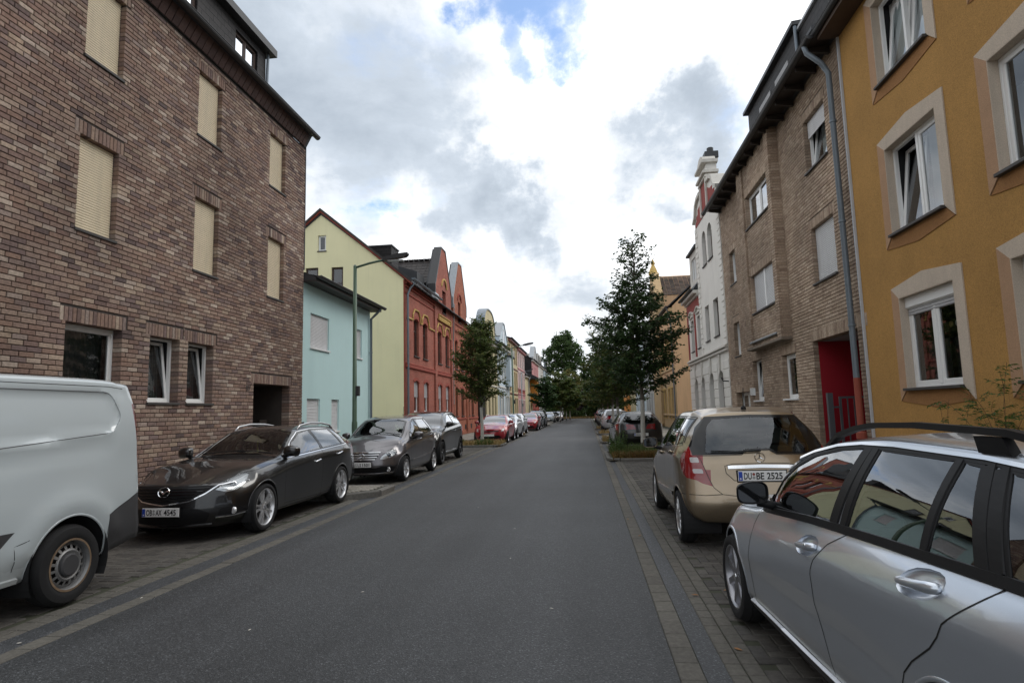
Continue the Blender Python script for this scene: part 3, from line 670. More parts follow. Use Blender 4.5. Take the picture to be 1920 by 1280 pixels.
# ------------------------------------------------------------------ left: dark brick apartment house
def brick_house():
    H = House('brick_house', 'tall dark brown brick apartment house with cream roller shutters and black dormer', 'L', -8.2, -2.0, 16.95, cat='apartment house')
    op = {}
    def S(Y0, Y1, z0, z1): a, b = H.span(Y0, Y1); return (a, b, z0, z1)
    up = []
    for z0, z1 in ((4.78, 6.39), (7.8, 9.28)):
        for Y in (-1.4, 1.6, 5.75, 8.8, 11.83, 14.88): up.append(S(Y, Y+.85, z0, z1))
    gr = [S(8.72, 9.93, 1.95, 3.22), S(10.63, 11.49, 1.95, 3.22), S(11.76, 12.64, 1.95, 3.22), S(3.4, 5.4, 1.95, 3.22)]
    door = S(14.32, 16.19, .1, 2.47)
    holes = [h+(.24,) for h in up+gr]+[door+(1.3,)]
    top = 9.72
    mb = MB(); e = .01
    wall(mb, 0, H.W, 0, top, [(h[0]-e, h[1]+e, h[2]-e, h[3]+e, h[4]) for h in holes], y=.012)
    shell(mb, 0, H.W, 0, top, 11, y=.012); H.part('wall', mb, 'mortar_dark')
    li = [(h[0]-.12, h[1]+.12, h[3], h[3]+.245) for h in holes]
    def vis(u, z):
        Y = u-2.0
        if Y < 6.2: return z > 2.4+(6.2-Y)*.0 and z < 3.2+(Y-4.3)*.55 and Y > 4.6
        return z > 1.9 and z < 4.6
    lay_bricks(H, 0, H.W, 0, top, [h[:4] for h in holes], 'brick_dark', near=(H.u(6.6), 3.0), lintels=li, visible=vis)
    for h in up: window(H, *h[:4], dep=.13, shut=1.0, sm='shutter_cream', fm='frame_brown', sill='sill_stone', so=.035)
    for k, h in enumerate(gr):
        window(H, *h[:4], dep=.17, n=1, fm='frame_white', tilt=[0] if k in (1, 2) else None, glass='pane', fw=.075, curtain=(0, 1, 0, 1, 'room_grey') if k == 0 else (0, 1, 0, .95, 'room_grey'), so=.04)
    # door recess
    a, b = door[:2]; mb = MB(); mb.box(a, b, 1.3, 1.36, .1, 2.47); d = H.part('door', mb, 'wood_dark')
    mb = MB(); mb.cbox(a+.25, a+1.15, 1.27, 1.3, .12, 2.2, .01); mb.build('door_leaf', 'frame_brown', d); mb = MB(); mb.cbox(a+1.3, b-.12, 1.27, 1.3, .12, 2.2, .01); mb.build('side_light', 'pane_dark', d)
    mb = MB(); mb.cbox(b-.62, b-.25, .5, .56, 1.15, 1.55, .02); mb.box(b-.55, b-.32, .49, .5, 1.47, 1.49); mb.box(b-.25, b, .5, .54, 1.3, 1.36); H.part('letter_box', mb, 'wood_dark')
    # house number, two iron digits: 97
    def digits(u0, z0, s):
        mb = MB(); seg = {'9': [((0, .5), (0, 1)), ((0, 1), (.5, 1)), ((.5, 1), (.5, 0)), ((0, .5), (.5, .5)), ((0, 0), (.5, 0))], '7': [((0, 1), (.5, 1)), ((.5, 1), (.2, 0))]}
        for i, ch in enumerate('97'):
            for (p, q), (r, t) in seg[ch]: mb.tube([(u0+(i*.8+p)*s, -.022, z0+q*s), (u0+(i*.8+r)*s, -.022, z0+t*s)], .008, 5)
        return mb
    H.part('house_number', digits(H.u(13.98), 2.28, .11), 'metal_dark')
    # band of hung plates under the gutter
    mb = MB(); mb.quad((0, -.02, top), (H.W, -.02, top), (H.W, -.2, 10.06), (0, -.2, 10.06)); mb.quad((0, 0, top-.005), (0, -.02, top), (H.W, -.02, top), (H.W, 0, top-.005)); H.part('eave_board', mb, 'slate_dark')
    me = None; rows = 2; cnt = 0; mass = MB()
    for r in range(rows):
        for i in range(int(H.W/.2)):
            u = .1+i*.2; t = r*.5; yy, zz = -.035-.16*t, top+.005+.30*t
            mb = MB(); mb.cbox(-.092, .092, -.016, .0, 0, .185, .005)
            if me is None:
                ang = math.atan2(.18, .34)
                mb.v = [(x, y*math.cos(ang)-z*math.sin(ang), y*math.sin(ang)+z*math.cos(ang)) for x, y, z in mb.v]; me = mb.mesh('plate', 'plate_brown_one')
            o = bpy.data.objects.new('plate', me); COL.objects.link(o); o.parent = H.root; o.location = (u, yy, zz); cnt += 1
    gutter(H, -.05, H.W+.08, -.36, 10.06, .085)
    mb = MB(); mb.quad((0, -.2, 10.06), (H.W, -.2, 10.06), (H.W, -.3, 10.1), (0, -.3, 10.1)); mb.prism([(-.38, 10.1), (.6, 10.72), (5.5, 11.2), (11, 10.1)], 0, H.W, ax='x'); H.part('roof', mb, 'slate_dark')
    # cladding on the gable edge towards the low blue house
    for i in range(6):
        mb = MB(); mb.box(H.W-.005, H.W+.03, -.02, .5, 5.95+i*.66, 5.95+i*.66+.655); H.part('edge_plate', mb, 'slate_dark')
    # dormer storey
    yd = .3; zt = 11.66; u1 = H.u(15.1)
    wins = [S(13.64, 14.68, 10.3, 11.46)[:4], S(10.3, 12.1, 10.3, 11.46)[:4], S(6.5, 7.6, 10.3, 11.46)[:4]]
    mb = MB(); wall(mb, 0, u1, 10.2, zt, [w+(.12,) for w in wins], y=yd); mb.quad((u1, yd, zt), (u1, yd, 10.3), (u1, 5, 10.3), (u1, 5, zt)); dm = H.part('dormer', mb, 'slate_wall')
    for w in wins:
        window(H, *w, y0=yd, dep=.06, n=2, fm='frame_brown', glass='pane_sky', sill=None, fw=.05, curtain=(0, 1, 0, 1))
    mb = MB(); mb.prism([(yd-.22, zt), (yd-.22, zt+.2), (5, zt+.7), (5, zt)], -.0, u1+.22, ax='x'); mb.build('dormer_roof', 'metal_dark', dm)
    mb = MB(); mb.tube([(u1+.03, yd-.05, zt), (u1+.03, yd-.02, 10.4)], .04, 8); mb.build('dormer_pipe', 'pipe_grey', dm)
    return H
brick_house()

# ------------------------------------------------------------------ left: low pale blue house
def blue_house():
    H = House('blue_house', 'low pale turquoise rendered house with closed white roller shutters beside the dark brick block', 'L', -8.25, 16.99, 22.72)
    def S(Y0, Y1, z0, z1): a, b = H.span(Y0, Y1); return (a, b, z0, z1)
    W = [S(17.55, 18.92, 3.7, 4.76), S(21.1, 21.85, 3.7, 4.76), S(17.38, 18.28, 1.12, 2.15), S(19.15, 19.76, 1.12, 2.15)]
    mb = MB(); wall(mb, 0, H.W, 0, 5.7, [w+(.14,) for w in W]); shell(mb, 0, H.W, 0, 5.7, 7); H.part('wall', mb, 'render_blue')
    for w in W: window(H, *w, dep=.1, shut=1.0, fm='frame_white', sill='sill_white', so=.05, guide=True)
    mb = MB(); mb.prism([(-.42, 5.64), (-.42, 5.74), (3.4, 7.0), (7.2, 5.75), (7.2, 5.64)], 0, H.W+.12, ax='x'); H.part('roof', mb, 'slate_dark')
    tiled_slope(H, 0, H.W+.12, (-.42, 5.72), (3.4, 7.0), 'tile_dark')
    gutter(H, 0, H.W+.3, -.5, 5.76, .075)
    mb = MB(); mb.box(0, H.W+.12, -.42, 0, 5.6, 5.64); H.part('soffit_board', mb, 'wood_dark')
    pipe(H, [(H.W-.1, -.48, 5.7), (H.W-.1, -.3, 5.5), (H.W-.1, -.08, 5.3), (H.W-.1, -.08, .1)], .05, 'metal_zinc')
blue_house()

# ------------------------------------------------------------------ left: red brick house with yellow gable
def red_house():
    H = House('red_brick_house', 'red brick double house with two stepped street gables and a yellow rendered side wall', 'L', -8.8, 29.15, 49.3)
    eav = 8.3; D = 8.8; rid = (4.4, 12.0)
    def S(Y0, Y1, z0, z1): a, b = H.span(Y0, Y1); return (a, b, z0, z1)
    ups = [S(y, y+.98, 4.6, 6.6) for y in (30.72, 32.52, 35.93, 37.94, 40.7, 42.72, 44.75, 46.4)]
    grs = [S(y, y+.98, 1.7 if i < 4 else 1.4, 3.35) for i, y in enumerate((30.72, 32.7, 35.97, 37.97, 40.6, 42.72, 44.8, 46.6))]
    gx = [(H.u(35.2), H.u(39.55)), (H.u(40.15), H.u(44.66))]; zs = [(9.9, 11.95), (10.0, 12.2)]
    gw = [S(37.0, 37.95, 7.85, 9.8), S(41.75, 42.6, 7.95, 9.75)]
    sp = H.u(39.85)
    for part, (a, b, mat) in enumerate(((0, sp, 'brick_red'), (sp, H.W, 'brick_red2'))):
        hs = [w+(.16,) for w in ups+grs if a <= w[0] < b]+[(gw[part][0], gw[part][1], gw[part][2], eav+.01, .16)]
        mb = MB(); wall(mb, a, b, 0, eav, hs)
        for w in hs[:-1]: arch_fill(mb, w[0], w[1], w[3], .14, 0, .16)
        # gable field above the eave, with its window
        g0, g1 = gx[part]; zt, zp = zs[part]; w = gw[part]; m = (g0+g1)/2
        wall(mb, g0, g1, eav, zt-.6, [w+(.16,)], y=-.06)
        wall(mb, g0, g1, 7.3, eav, [(w[0], w[1], w[2], eav, .16)], y=-.06)
        arch_fill(mb, w[0], w[1], w[3], .42, -.06, .16)
        mb.poly([(g0, -.06, zt-.6), (g1, -.06, zt-.6), (m+.55, -.06, zp), (m-.55, -.06, zp)])
        for u in (g0, g1): mb.quad((u, -.06, 7.3), (u, -.06, zt-.6), (u, .45, zt-.6), (u, .45, 7.3))
        mb.quad((g0, -.06, 7.3), (g0, 0, 7.3), (g1, 0, 7.3), (g1, -.06, 7.3))
        H.part('wall', mb, mat)
        # stepped coping of the gable in sheet metal
        mb = MB(); mb.prism([(g0-.08, zt-1.3), (g0+.02, zt-1.3), (g0+.02, zt-.6), (m-.55, zp), (m+.55, zp), (g1-.02, zt-.6), (g1-.02, zt-1.3), (g1+.08, zt-1.3), (g1+.08, zt-.55), (m+.58, zp+.08), (m-.58, zp+.08), (g0-.08, zt-.55)], -.1, .38)
        H.part('gable_coping', mb, 'metal_dark' if part == 0 else 'metal_zincpale')
        mb = MB(); mb.prism([(g0, eav), (g1, eav), (g1, zt-.6), (m+.5, zp-.02), (m-.5, zp-.02), (g0, zt-.6)], .1, .5); H.part('gable_back', mb, 'slate_dark')
        mb = MB(); mb.prism([(g0+.3, eav), (g1-.3, eav), (g1-.3, 9.55), (m, 11.25), (g0+.3, 9.55)], .5, 6.0); H.part('cross_roof', mb, 'slate_dark')
        mb = MB()
        for sg in (-1, 1):
            for i in range(8):
                t0, t1 = i/8, (i+1)/8+.06; ua, ub = m+sg*2.1*(1-t0), m+sg*2.1*(1-t1); za, zb = 9.42+1.88*t0, 9.42+1.88*t1
                for j in range(16):
                    p, q = .5+j*.34, .5+j*.34+.33; h = random.uniform(-.006, .006)
                    mb.add([(ua, p, za+.06+h), (ua, q, za+.06+h), (ub, q, zb+.03), (ub, p, zb+.03), (ua, p, za), (ua, q, za), (ua, p+.12, za+.035+h), (ub, p+.12, zb+.01)], [(0, 6, 7, 3), (6, 1, 2, 7), (4, 5, 1, 6, 0)])
        H.part('cross_roof_tiles', mb, 'tile_dark', kind='stuff')
    mb = MB(); mb.quad((H.W, 0, eav), (H.W, 0, 0), (H.W, D, 0), (H.W, D, eav)); mb.quad((0, D, 0), (0, D, eav), (H.W, D, eav), (H.W, D, 0)); H.part('rear_wall', mb, 'brick_red')
    # yellow gable side
    hol = [(3.2-.0, 3.82, 7.62, 9.12), (4.52, 5.2, 7.62, 9.15), (4.12, 4.55, 10.0, 10.82)]
    side = MB(); wall(side, 0, D, 0, 7.0, [])
    # openings cut in the upper field, in (y, z)
    ys = sorted({0, D, rid[0], *[h[0] for h in hol], *[h[1] for h in hol]}); zz = sorted({7.0, 12.0, *[h[2] for h in hol], *[h[3] for h in hol]})
    side = MB(); side.quad((0, 0, 0), (0, 0, 7), (0, D, 7), (0, D, 0))
    def rz_(y): return eav+(12.0-eav)*(y/rid[0] if y < rid[0] else (D-y)/(D-rid[0]))
    for a, b in zip(ys, ys[1:]):
        cs = [h for h in hol if h[0] < (a+b)/2 < h[1]]; z = 7.0
        for h in sorted(cs, key=lambda t: t[2]):
            side.quad((0, a, z), (0, a, h[2]), (0, b, h[2]), (0, b, z)); z = h[3]
        side.quad((0, a, z), (0, a, rz_(a)), (0, b, rz_(b)), (0, b, z))
    for a, b, c, d in hol:
        e = .14; side.quad((0, a, c), (0, a, d), (e, a, d), (e, a, c)); side.quad((0, b, d), (0, b, c), (e, b, c), (e, b, d)); side.quad((0, a, d), (0, b, d), (e, b, d), (e, a, d)); side.quad((0, b, c), (0, a, c), (e, a, c), (e, b, c))
    H.part('side_wall', side, 'render_yellow')
    class Rot: pass
    R = Rot(); R.root = H.root
    for k, (a, b, c, d) in enumerate(hol):
        before = set(H.root.children)
        f = window(R, -b, -a, c, d, dep=.08, n=1, fm='frame_white' if k == 2 else 'frame_brown', glass='pane_dark', sill='sill_stone', fw=.07, bar=None if k == 2 else (.45,), so=.04)
        f.rotation_euler = (0, 0, -PI/2)
    mb = MB(); mb.box(-.012, .03, -.0, .06, 0, eav); H.part('corner_strip', mb, 'trim_red')
    # roof
    for nm, e, r in (('front', (-.35, 8.12), (4.4, 12.05)),): tiled_slope(H, -.1, H.W, e, r, 'tile_dark')
    mb = MB(); mb.prism([(-.35, 8.1), (4.4, 12.04), (D+.35, 8.1), (4.4, 11.9)], -.04, H.W, ax='x'); H.part('roof', mb, 'slate_dark')
    for s, (p, q) in enumerate((((-.4, 8.1), (4.4, 12.1)), ((4.4, 12.1), (9.2, 8.1)))):
        mb = MB(); mb.prism([(p[0], p[1]), (q[0], q[1]), (q[0], q[1]+.13), (p[0], p[1]+.13)], -.16, -.05, ax='x'); H.part('verge_board', mb, 'wood_dark')
        mb = MB(); mb.prism([(p[0], p[1]-.09), (q[0], q[1]-.09), (q[0], q[1]), (p[0], p[1])], -.12, -.04, ax='x'); H.part('verge_trim', mb, 'trim_red')
    gutter(H, -.1, gx[0][0]-.1, -.46, 8.34, .08, 'pipe_grey'); gutter(H, gx[1][1]+.1, H.W+.1, -.46, 8.34, .08, 'pipe_grey')
    pipe(H, [(.5, -.44, 8.3), (.3, -.2, 7.9), (.22, -.1, 7.6), (.22, -.1, .1)], .055, 'pipe_grey')
    pipe(H, [(sp, -.2, 8.9), (sp, -.12, 6.5), (sp, -.1, 6.4), (sp, -.1, 2.2)], .03, 'metal_zincpale')
    # chimney and roof light
    mb = MB(); mb.box(1.0, 2.2, 1.0, 2.2, 8.8, 10.35); c = H.part('chimney', mb, 'slate_wall'); mb = MB(); mb.box(.95, 2.25, .95, 2.25, 10.35, 10.42); mb.build('cap', 'slate_dark', c)
    # dark roof dormer left of the first gable and a pale hatch
    mb = MB(); mb.prism([(.6, 8.6), (.6, 9.75), (3.0, 10.6), (3.0, 8.6)], gx[0][0]-1.6, gx[0][0]-.05, ax='x'); H.part('roof_dormer', mb, 'slate_dark')
    mb = MB(); mb.box(gx[0][0]-1.0, gx[0][0]-.15, -.32, -.1, 8.3, 8.62); H.part('roof_hatch', mb, 'lead_pale')
    # string course, plinth, cornices, frieze lines
    for z, h, o, nm in ((3.92, .16, .09, 'string_course'), (4.1, .07, .05, 'string_course'), (1.15, .12, .05, 'plinth_course'), (7.62, .1, .05, 'frieze'), (7.95, .12, .08, 'frieze'), (8.12, .14, .13, 'frieze')):
        for a, b in ((0.05, gx[0][0]), (gx[1][1], H.W)) if z > 7 else ((0.05, H.W),):
            mb = MB(); mb.cbox(a, b, -o, 0.0, z, z+h, .02); H.part(nm, mb, 'trim_red')
    for u in (gx[0][0], gx[0][1]+.0, gx[1][0], gx[1][1]):
        mb = MB(); mb.cbox(u-.22, u+.22, -.1, 0, .3, 8.3, .02); H.part('pilaster', mb, 'brick_red' if u < sp else 'brick_red2')
    # yellow moulding stepping over the windows of the first half
    pts = [(0.3, 6.45)]
    for w in ups[:4]:
        a, b = w[0]-.25, w[1]+.25; pts += [(a, 6.45), (a+.05, 6.75), (a+.35, 7.05), (b-.35, 7.05), (b-.05, 6.75), (b, 6.45)]
    pts.append((sp-.2, 6.45)); mb = MB(); mb.tube([(u, -.04, z) for u, z in pts], .045, 6); H.part('moulding', mb, 'trim_yellow')
    mb = MB(); arch_band(mb, gw[0][0]-.15, gw[0][1]+.15, gw[0][3]+.2, .5, .1, -.13, -.06); H.part('moulding', mb, 'trim_yellow')
    mb = MB(); arch_band(mb, gw[1][0]-.15, gw[1][1]+.15, gw[1][3]+.2, .5, .1, -.13, -.06); H.part('moulding', mb, 'trim_red')
    # lettered frieze board: ornament in relief
    a, b = H.u(35.9), H.u(39.2); mb = MB(); bars(mb, a, b, 7.25, 7.62, -.14, -.06, .05); H.part('frieze_frame', mb, 'trim_yellow')
    mb = MB()
    for i in range(14): u = a+.15+i*(b-a-.3)/14; mb.cbox(u, u+.16, -.1, -.06, 7.34, 7.53, .03)
    H.part('frieze_ornament', mb, 'trim_yellow')
    a, b = H.u(40.3), H.u(44.4); mb = MB(); bars(mb, a, b, 7.2, 7.7, -.12, -.06, .06); H.part('frieze_frame', mb, 'trim_red')
    for i, w in enumerate(ups): window(H, *w, dep=.12, n=1, fm='frame_brown', glass='pane_dark', sill='sill_stone', so=.08, bar=(.68,), fw=.07)
    for i, w in enumerate(grs):
        window(H, *w, dep=.12, n=1, fm='frame_brown' if i > 3 else 'frame_white', glass='pane_dark', sill='sill_stone', so=.08, shut=.5 if i < 4 else .0, sm='shutter_grey', fw=.07, bar=(.7,) if i > 3 else None)
        if i > 3: pass
    for w in ups+grs:
        mb = MB(); arch_band(mb, w[0], w[1], w[3]+.0, .14, .16, -.03, .02, n=7); H.part('arch', mb, 'trim_red')
    for w in gw: window(H, *w, y0=-.06, dep=.12, fm='frame_redbrown', glass='pane_dark', fw=.07, bar=(.6,), so=.06)
    for i in range(9):
        mb = MB(); u = 1.5+i*2.2; mb.box(u, u+.5, -.012, .0, .45, .8); H.part('cellar_vent', mb, 'black')
red_house()

# ------------------------------------------------------------------ right: ochre house
def ochre_house():
    H = House('ochre_house', 'ochre rendered house with pale angular window surrounds behind the silver estate car', 'R', 5.7, 1.0, 13.17)
    top = 9.55
    def S(Y0, Y1, z0, z1): a, b = H.span(Y0, Y1); return (a, b, z0, z1)
    cols = [(10.03, 11.7), (7.1, 8.74), (4.0, 5.6)]; W = []
    for c in cols:
        for z0, z1 in ((1.84, 3.47), (4.64, 6.27), (7.5, 9.13)): W.append(S(c[0], c[1], z0, z1))
    mb = MB(); wall(mb, 0, H.W, 0, top, [w+(.2,) for w in W]); shell(mb, 0, H.W, 0, top, 10); H.part('wall', mb, 'render_ochre')
    for k, w in enumerate(W):
        a, b, c, d = w; o = .24
        # surround plates: slanting outer edge, peaked top, pointed apron; relief painted on, pale lit sides, darker shaded sides
        mb = MB(); y0, y1 = -.022, 0.0; m = (a+b)/2
        mb.prism([(a-o, d+.2), (a, d), (b, d), (b+o, d+.2), (m, d+.32)], y0, y1)
        mb.prism([(b, c-.0), (b+o, c-.22), (b+o, d+.2), (b, d)], y0, y1)
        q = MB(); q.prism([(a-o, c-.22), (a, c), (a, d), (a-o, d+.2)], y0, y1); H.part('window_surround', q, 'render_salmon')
        # inner lining of the reveal
        mb.box(a, a+.014, -.02, .17, c, d); mb.box(b-.014, b, -.02, .17, c, d); mb.box(a+.014, b-.014, -.02, .17, d-.014, d)
        H.part('window_surround', mb, 'render_beige')
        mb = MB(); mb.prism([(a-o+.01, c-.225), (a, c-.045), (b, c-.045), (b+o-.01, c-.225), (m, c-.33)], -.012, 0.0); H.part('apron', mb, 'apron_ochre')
        mb = MB(); mb.prism([(a, c-.0), (a-.2, c-.2), (a-.2, d+.1), (a, d-.05)], -.026, -.022); 
        gr = (k == 0)
        window(H, a+.014, b-.014, c, d-.014, dep=.12, n=2, fm='frame_white', glass='pane', fw=.09, box=.2 if gr else 0, sill='sill_stone', so=.09,
               tilt=[0] if k == 1 else ([0, 1] if k == 2 else None), curtain={1: (.5, 1, 0, 1), 2: (0, 1, .0, 1), 4: (0, 1, 0, .75), 5: (0, 1, 0, 1)}.get(k, (0, 1, 0, .5, 'room_grey')))
        if gr:
            s = MB(); slats(s, a+.03, b-.03, d-.34, d-.2, .12); s.build('roller_shutter', 'shutter_grey', H.root)
            s = MB(); s.cbox(a+.014, b-.014, .07, .12, d-.2, d-.014, .01); s.build('shutter_box', 'frame_white', H.root)
            for t, cl, nm in ((.62, 'trim_yellow', 'window_ornament'), (.72, 'frame_white', 'window_ornament'), (.84, 'paint_red', 'window_ornament')):
                s = MB(); s.lathe([(.0, 0), (.05, .0), (.05, .012), (0, .012)], 8, 'y', (a+(b-a)*t, .24, c+1.0)); s.build(nm, cl, H.root)
    # cellar plinth and eave
    mb = MB(); mb.box(0, H.W, -.03, 0, 0, .55); H.part('plinth', mb, 'render_grey')
    mb = MB(); mb.box(-.02, H.W, -.42, 0, top-.1, top); H.part('soffit_board', mb, 'wood_brown')
    gutter(H, -.05, H.W, -.47, top+.06, .08)
    mb = MB(); mb.prism([(-.42, top), (4.8, top+4.2), (10.2, top)], -.02, H.W, ax='x'); H.part('roof', mb, 'slate_dark')
    mb = MB(); mb.box(-.06, .0, -.03, .3, 0, top-.1); H.part('edge_profile', mb, 'metal_zinc'); mb = MB(); mb.box(.0, .035, -.05, -.001, .55, top-.1); H.part('edge_profile', mb, 'lead_pale')
pm('render_salmon', (.42, .255, .15), rough=.95, var=.08, scale=3, bump=.8, bscale=130, fine=.16, fscale=80); pm('apron_ochre', (.30, .145, .05), rough=.95, var=.12, scale=2, bump=.8, bscale=120, fine=.2, fscale=75); pm('wood_brown', (.075, .045, .03), rough=.7, var=.2)  # salmon and apron tints carry the shaded sides of the painted relief
ochre_house()

# ------------------------------------------------------------------ right: tan brick house with oriel and red passage
def tan_brick_house():
    H = House('tan_brick_house', 'grey brown brick house with an oriel, dark dormer and red painted passage', 'R', 5.7, 13.22, 25.15)
    top = 9.55
    def S(Y0, Y1, z0, z1): a, b = H.span(Y0, Y1); return (a, b, z0, z1)
    win = {'top': S(14.22, 15.55, 7.32, 8.64), 'mid': S(14.22, 15.6, 4.53, 5.9), 'l1': S(23.15, 24.05, 6.2, 7.45), 'l2': S(23.2, 24.05, 3.46, 4.72), 'g1': S(20.68, 21.75, 1.77, 3.1), 'g2': S(17.42, 18.58, 1.77, 3.02), 'g3': S(22.4, 24.3, 1.0, 2.1)}
    pas = S(13.5, 16.08, 0, 3.16)
    ou0, ou1 = H.span(17.55, 21.2); oz = (3.48, top)
    ow = [S(18.0, 20.45, 7.35, 8.43), S(17.98, 20.4, 4.54, 5.77)]
    holes = [w+(.2,) for w in win.values()]+[pas+(7.0,)]
    e = .01; mb = MB(); wall(mb, 0, H.W, 0, top, [(h[0]-e, h[1]+e, h[2]-(e if h[2] > 0 else 0), h[3]+e, h[4]) for h in holes], y=.012); shell(mb, 0, H.W, 0, top, 9.5, y=.012); H.part('wall', mb, 'mortar_tan')
    li = [(h[0]-.1, h[1]+.1, h[3], h[3]+.24) for h in holes[:-1]]+[(pas[0]-.1, pas[1]+.5, pas[3], pas[3]+.27)]
    ohole = (ou0, ou1, oz[0], oz[1])
    lay_bricks(H, 0, H.W, 0, top, [h[:4] for h in holes]+[ohole], 'brick_tan', near=(H.u(13.6), 4.2), lintels=li, cap=300, visible=lambda u, z: z > 3.2 or u < H.u(16.2))
    # oriel: a shallow projecting bay
    pr = .22; mb = MB(); wall(mb, ou0+.012, ou1-.012, oz[0], oz[1], [(w[0]-e, w[1]+e, w[2]-e, w[3]+e, .2) for w in ow], y=-pr+.012)
    sa, sb = ou0+.012, ou1-.012; mb.quad((sa, -pr+.012, oz[0]), (sa, -pr+.012, oz[1]), (sa, 0.1, oz[1]), (sa, 0.1, oz[0])); mb.quad((sb, -pr+.012, oz[1]), (sb, -pr+.012, oz[0]), (sb, .1, oz[0]), (sb, .1, oz[1])); mb.quad((ou0, -pr+.012, oz[0]), (ou0, .1, oz[0]), (ou1, .1, oz[0]), (ou1, -pr+.012, oz[0]))
    ori = H.part('oriel', mb, 'mortar_tan')
    # pilaster strips of the bay stand proud of its middle field
    lay_bricks(H, ou0, ou1, oz[0], oz[1], ow, 'brick_tan', lintels=[(w[0]-.1, w[1]+.1, w[3], w[3]+.24) for w in ow], y=-pr, parent=ori, deep=.22)
    for a, b in ((ou0+.003, ow[0][0]-.1), (ow[0][1]+.1, ou1-.003)): lay_bricks(H, a, b, oz[0], oz[1], [], 'brick_tan', y=-pr-.06, parent=ori, deep=.08)
    mb = MB(); mb.cbox(ou0+.4, ou1-.4, -pr-.09, -pr, 3.6, 3.66, .01); mb.build('ledge', 'metal_zincpale', ori)
    mb = MB(); mb.cbox(ou0-.02, ou1+.02, -pr-.075, 0, 3.40, 3.48, .01); mb.build('base_moulding', 'mortar_tan', ori)
    for i, w in enumerate(ow):
        window(H, *w, y0=-pr, dep=.13, n=2, fm='frame_white', glass='pane', fw=.08, shut=1.0 if i == 1 else .0, so=.06, curtain=(0, .55, 0, 1, 'room_grey'))
        if i == 1:
            mb = MB(); m = (w[0]+w[1])/2; mb.cbox(m-.05, m+.05, -pr+.07, -pr+.13, w[2], w[3], .008); mb.build('shutter_post', 'frame_white', ori)
    window(H, *win['top'], dep=.13, n=1, glass='pane', fw=.08, shut=.3, tilt=[0], curtain=(.2, .9, 0, .8), so=.06)
    window(H, *win['mid'], dep=.13, shut=1.0, so=.06)
    for k in ('l1', 'l2'): window(H, *win[k], dep=.13, glass='pane', fw=.08, tilt=[0], curtain=(0, 1, 0, 1), so=.04)
    window(H, *win['g1'], dep=.13, glass='pane', fw=.09, tilt=[0], sill='sill_white', so=.06, curtain=(.0, 1, 0, .9, 'room_grey'))
    window(H, *win['g2'], dep=.13, glass='pane', fw=.09, sill='sill_white', so=.06, curtain=(0, 1, 0, .45))
    window(H, *win['g3'], dep=.2, n=2, glass='pane_dark', fw=.09, sill=None)
    # passage: red walls, pale ceiling, gate
    a, b = pas[:2]
    for nm, q in (('passage_wall', [(a+.004, .12, 0), (a+.004, .12, 3.15), (a+.004, 7, 3.15), (a+.004, 7, 0)]), ('passage_wall', [(b-.004, .25, 3.15), (b-.004, .25, 0), (b-.004, 7, 0), (b-.004, 7, 3.15)]), ('passage_wall', [(a, 6.99, 0), (a, 6.99, 3.15), (b, 6.99, 3.15), (b, 6.99, 0)])):
        mb = MB(); mb.quad(*q); H.part(nm, mb, 'wall_red')
    mb = MB(); mb.quad((a, .2, 3.15), (b, .2, 3.15), (b, 7, 3.15), (a, 7, 3.15)); H.part('passage_ceiling', mb, 'soffit')
    # eave: dark soffit on rafters, gutter, downpipe with red lower length
    mb = MB(); mb.prism([(-.55, top+.12), (-.55, top+.2), (5, top+3.2), (9.6, top), (0, top)], -.02, H.W+.1, ax='x'); H.part('roof', mb, 'slate_dark')
    mb = MB(); mb.quad((0, -.5, top-.02), (0, 0, top+.02), (H.W, 0, top+.02), (H.W, -.5, top-.02)); H.part('soffit_board', mb, 'wood_dark')
    for i in range(15):
        u = .3+i*.8
        if u < H.W: mb = MB(); mb.prism([(-.48, top-.04), (-.48, top-.13), (-.03, top-.2), (-.03, top-.02)], u, u+.08, ax='x'); H.part('rafter', mb, 'wood_dark')
    gutter(H, -.35, H.W+.05, -.58, top+.02, .085)
    up = H.u(13.42); ud = H.u(13.42)
    pipe(H, [(up-.1, -.58, top-.03), (up-.06, -.55, top-.22), (up, -.3, top-.5), (up, -.16, top-.75), (up, -.14, 2.1)], .06, 'pipe_grey')
    pipe(H, [(ud, -.14, 2.12), (ud, -.14, .1)], .065, 'pipe_red', clips=False); mb = MB(); mb.lathe([(.06, .85), (.1, .88), (.1, 1.0), (.06, 1.03)], 12, 'z', (ud, -.14, 0)); H.part('pipe_collar', mb, 'pipe_red')
    # dormer
    dz = 9.9; zt = 11.55; a, b = H.span(16.0, 20.9); yd = .2
    dw = [S(18.45, 19.65, 10.35, 11.12), S(16.8, 18.0, 10.35, 11.12)]
    mb = MB(); wall(mb, a, b, dz, zt, [w+(.08,) for w in dw], y=yd); mb.quad((b, yd, zt), (b, yd, dz), (b, 4, dz), (b, 4, zt)); mb.quad((a, yd, dz), (a, yd, zt), (a, 4, zt), (a, 4, dz)); dm = H.part('dormer', mb, 'slate_wall')
    mb = MB(); mb.prism([(yd-.15, zt), (yd-.15, zt+.1), (4, zt+.5), (4, zt)], a-.1, b+.12, ax='x'); mb.build('dormer_roof', 'metal_dark', dm)
    mb = MB(); mb.box(b, H.u(13.9), yd+.05, 3, 9.9, 11.4); mb.build('side_cheek', 'slate_wall', dm); mb = MB(); mb.cbox(b, H.u(13.9), yd-.02, yd+.2, 11.4, 11.48, .01); mb.build('flashing', 'lead_pale', dm)
    mb = MB(); mb.tube([(b+.06, yd-.06, zt-.02), (b+.06, yd-.03, 10.0)], .045, 8); mb.build('dormer_pipe', 'pipe_grey', dm)
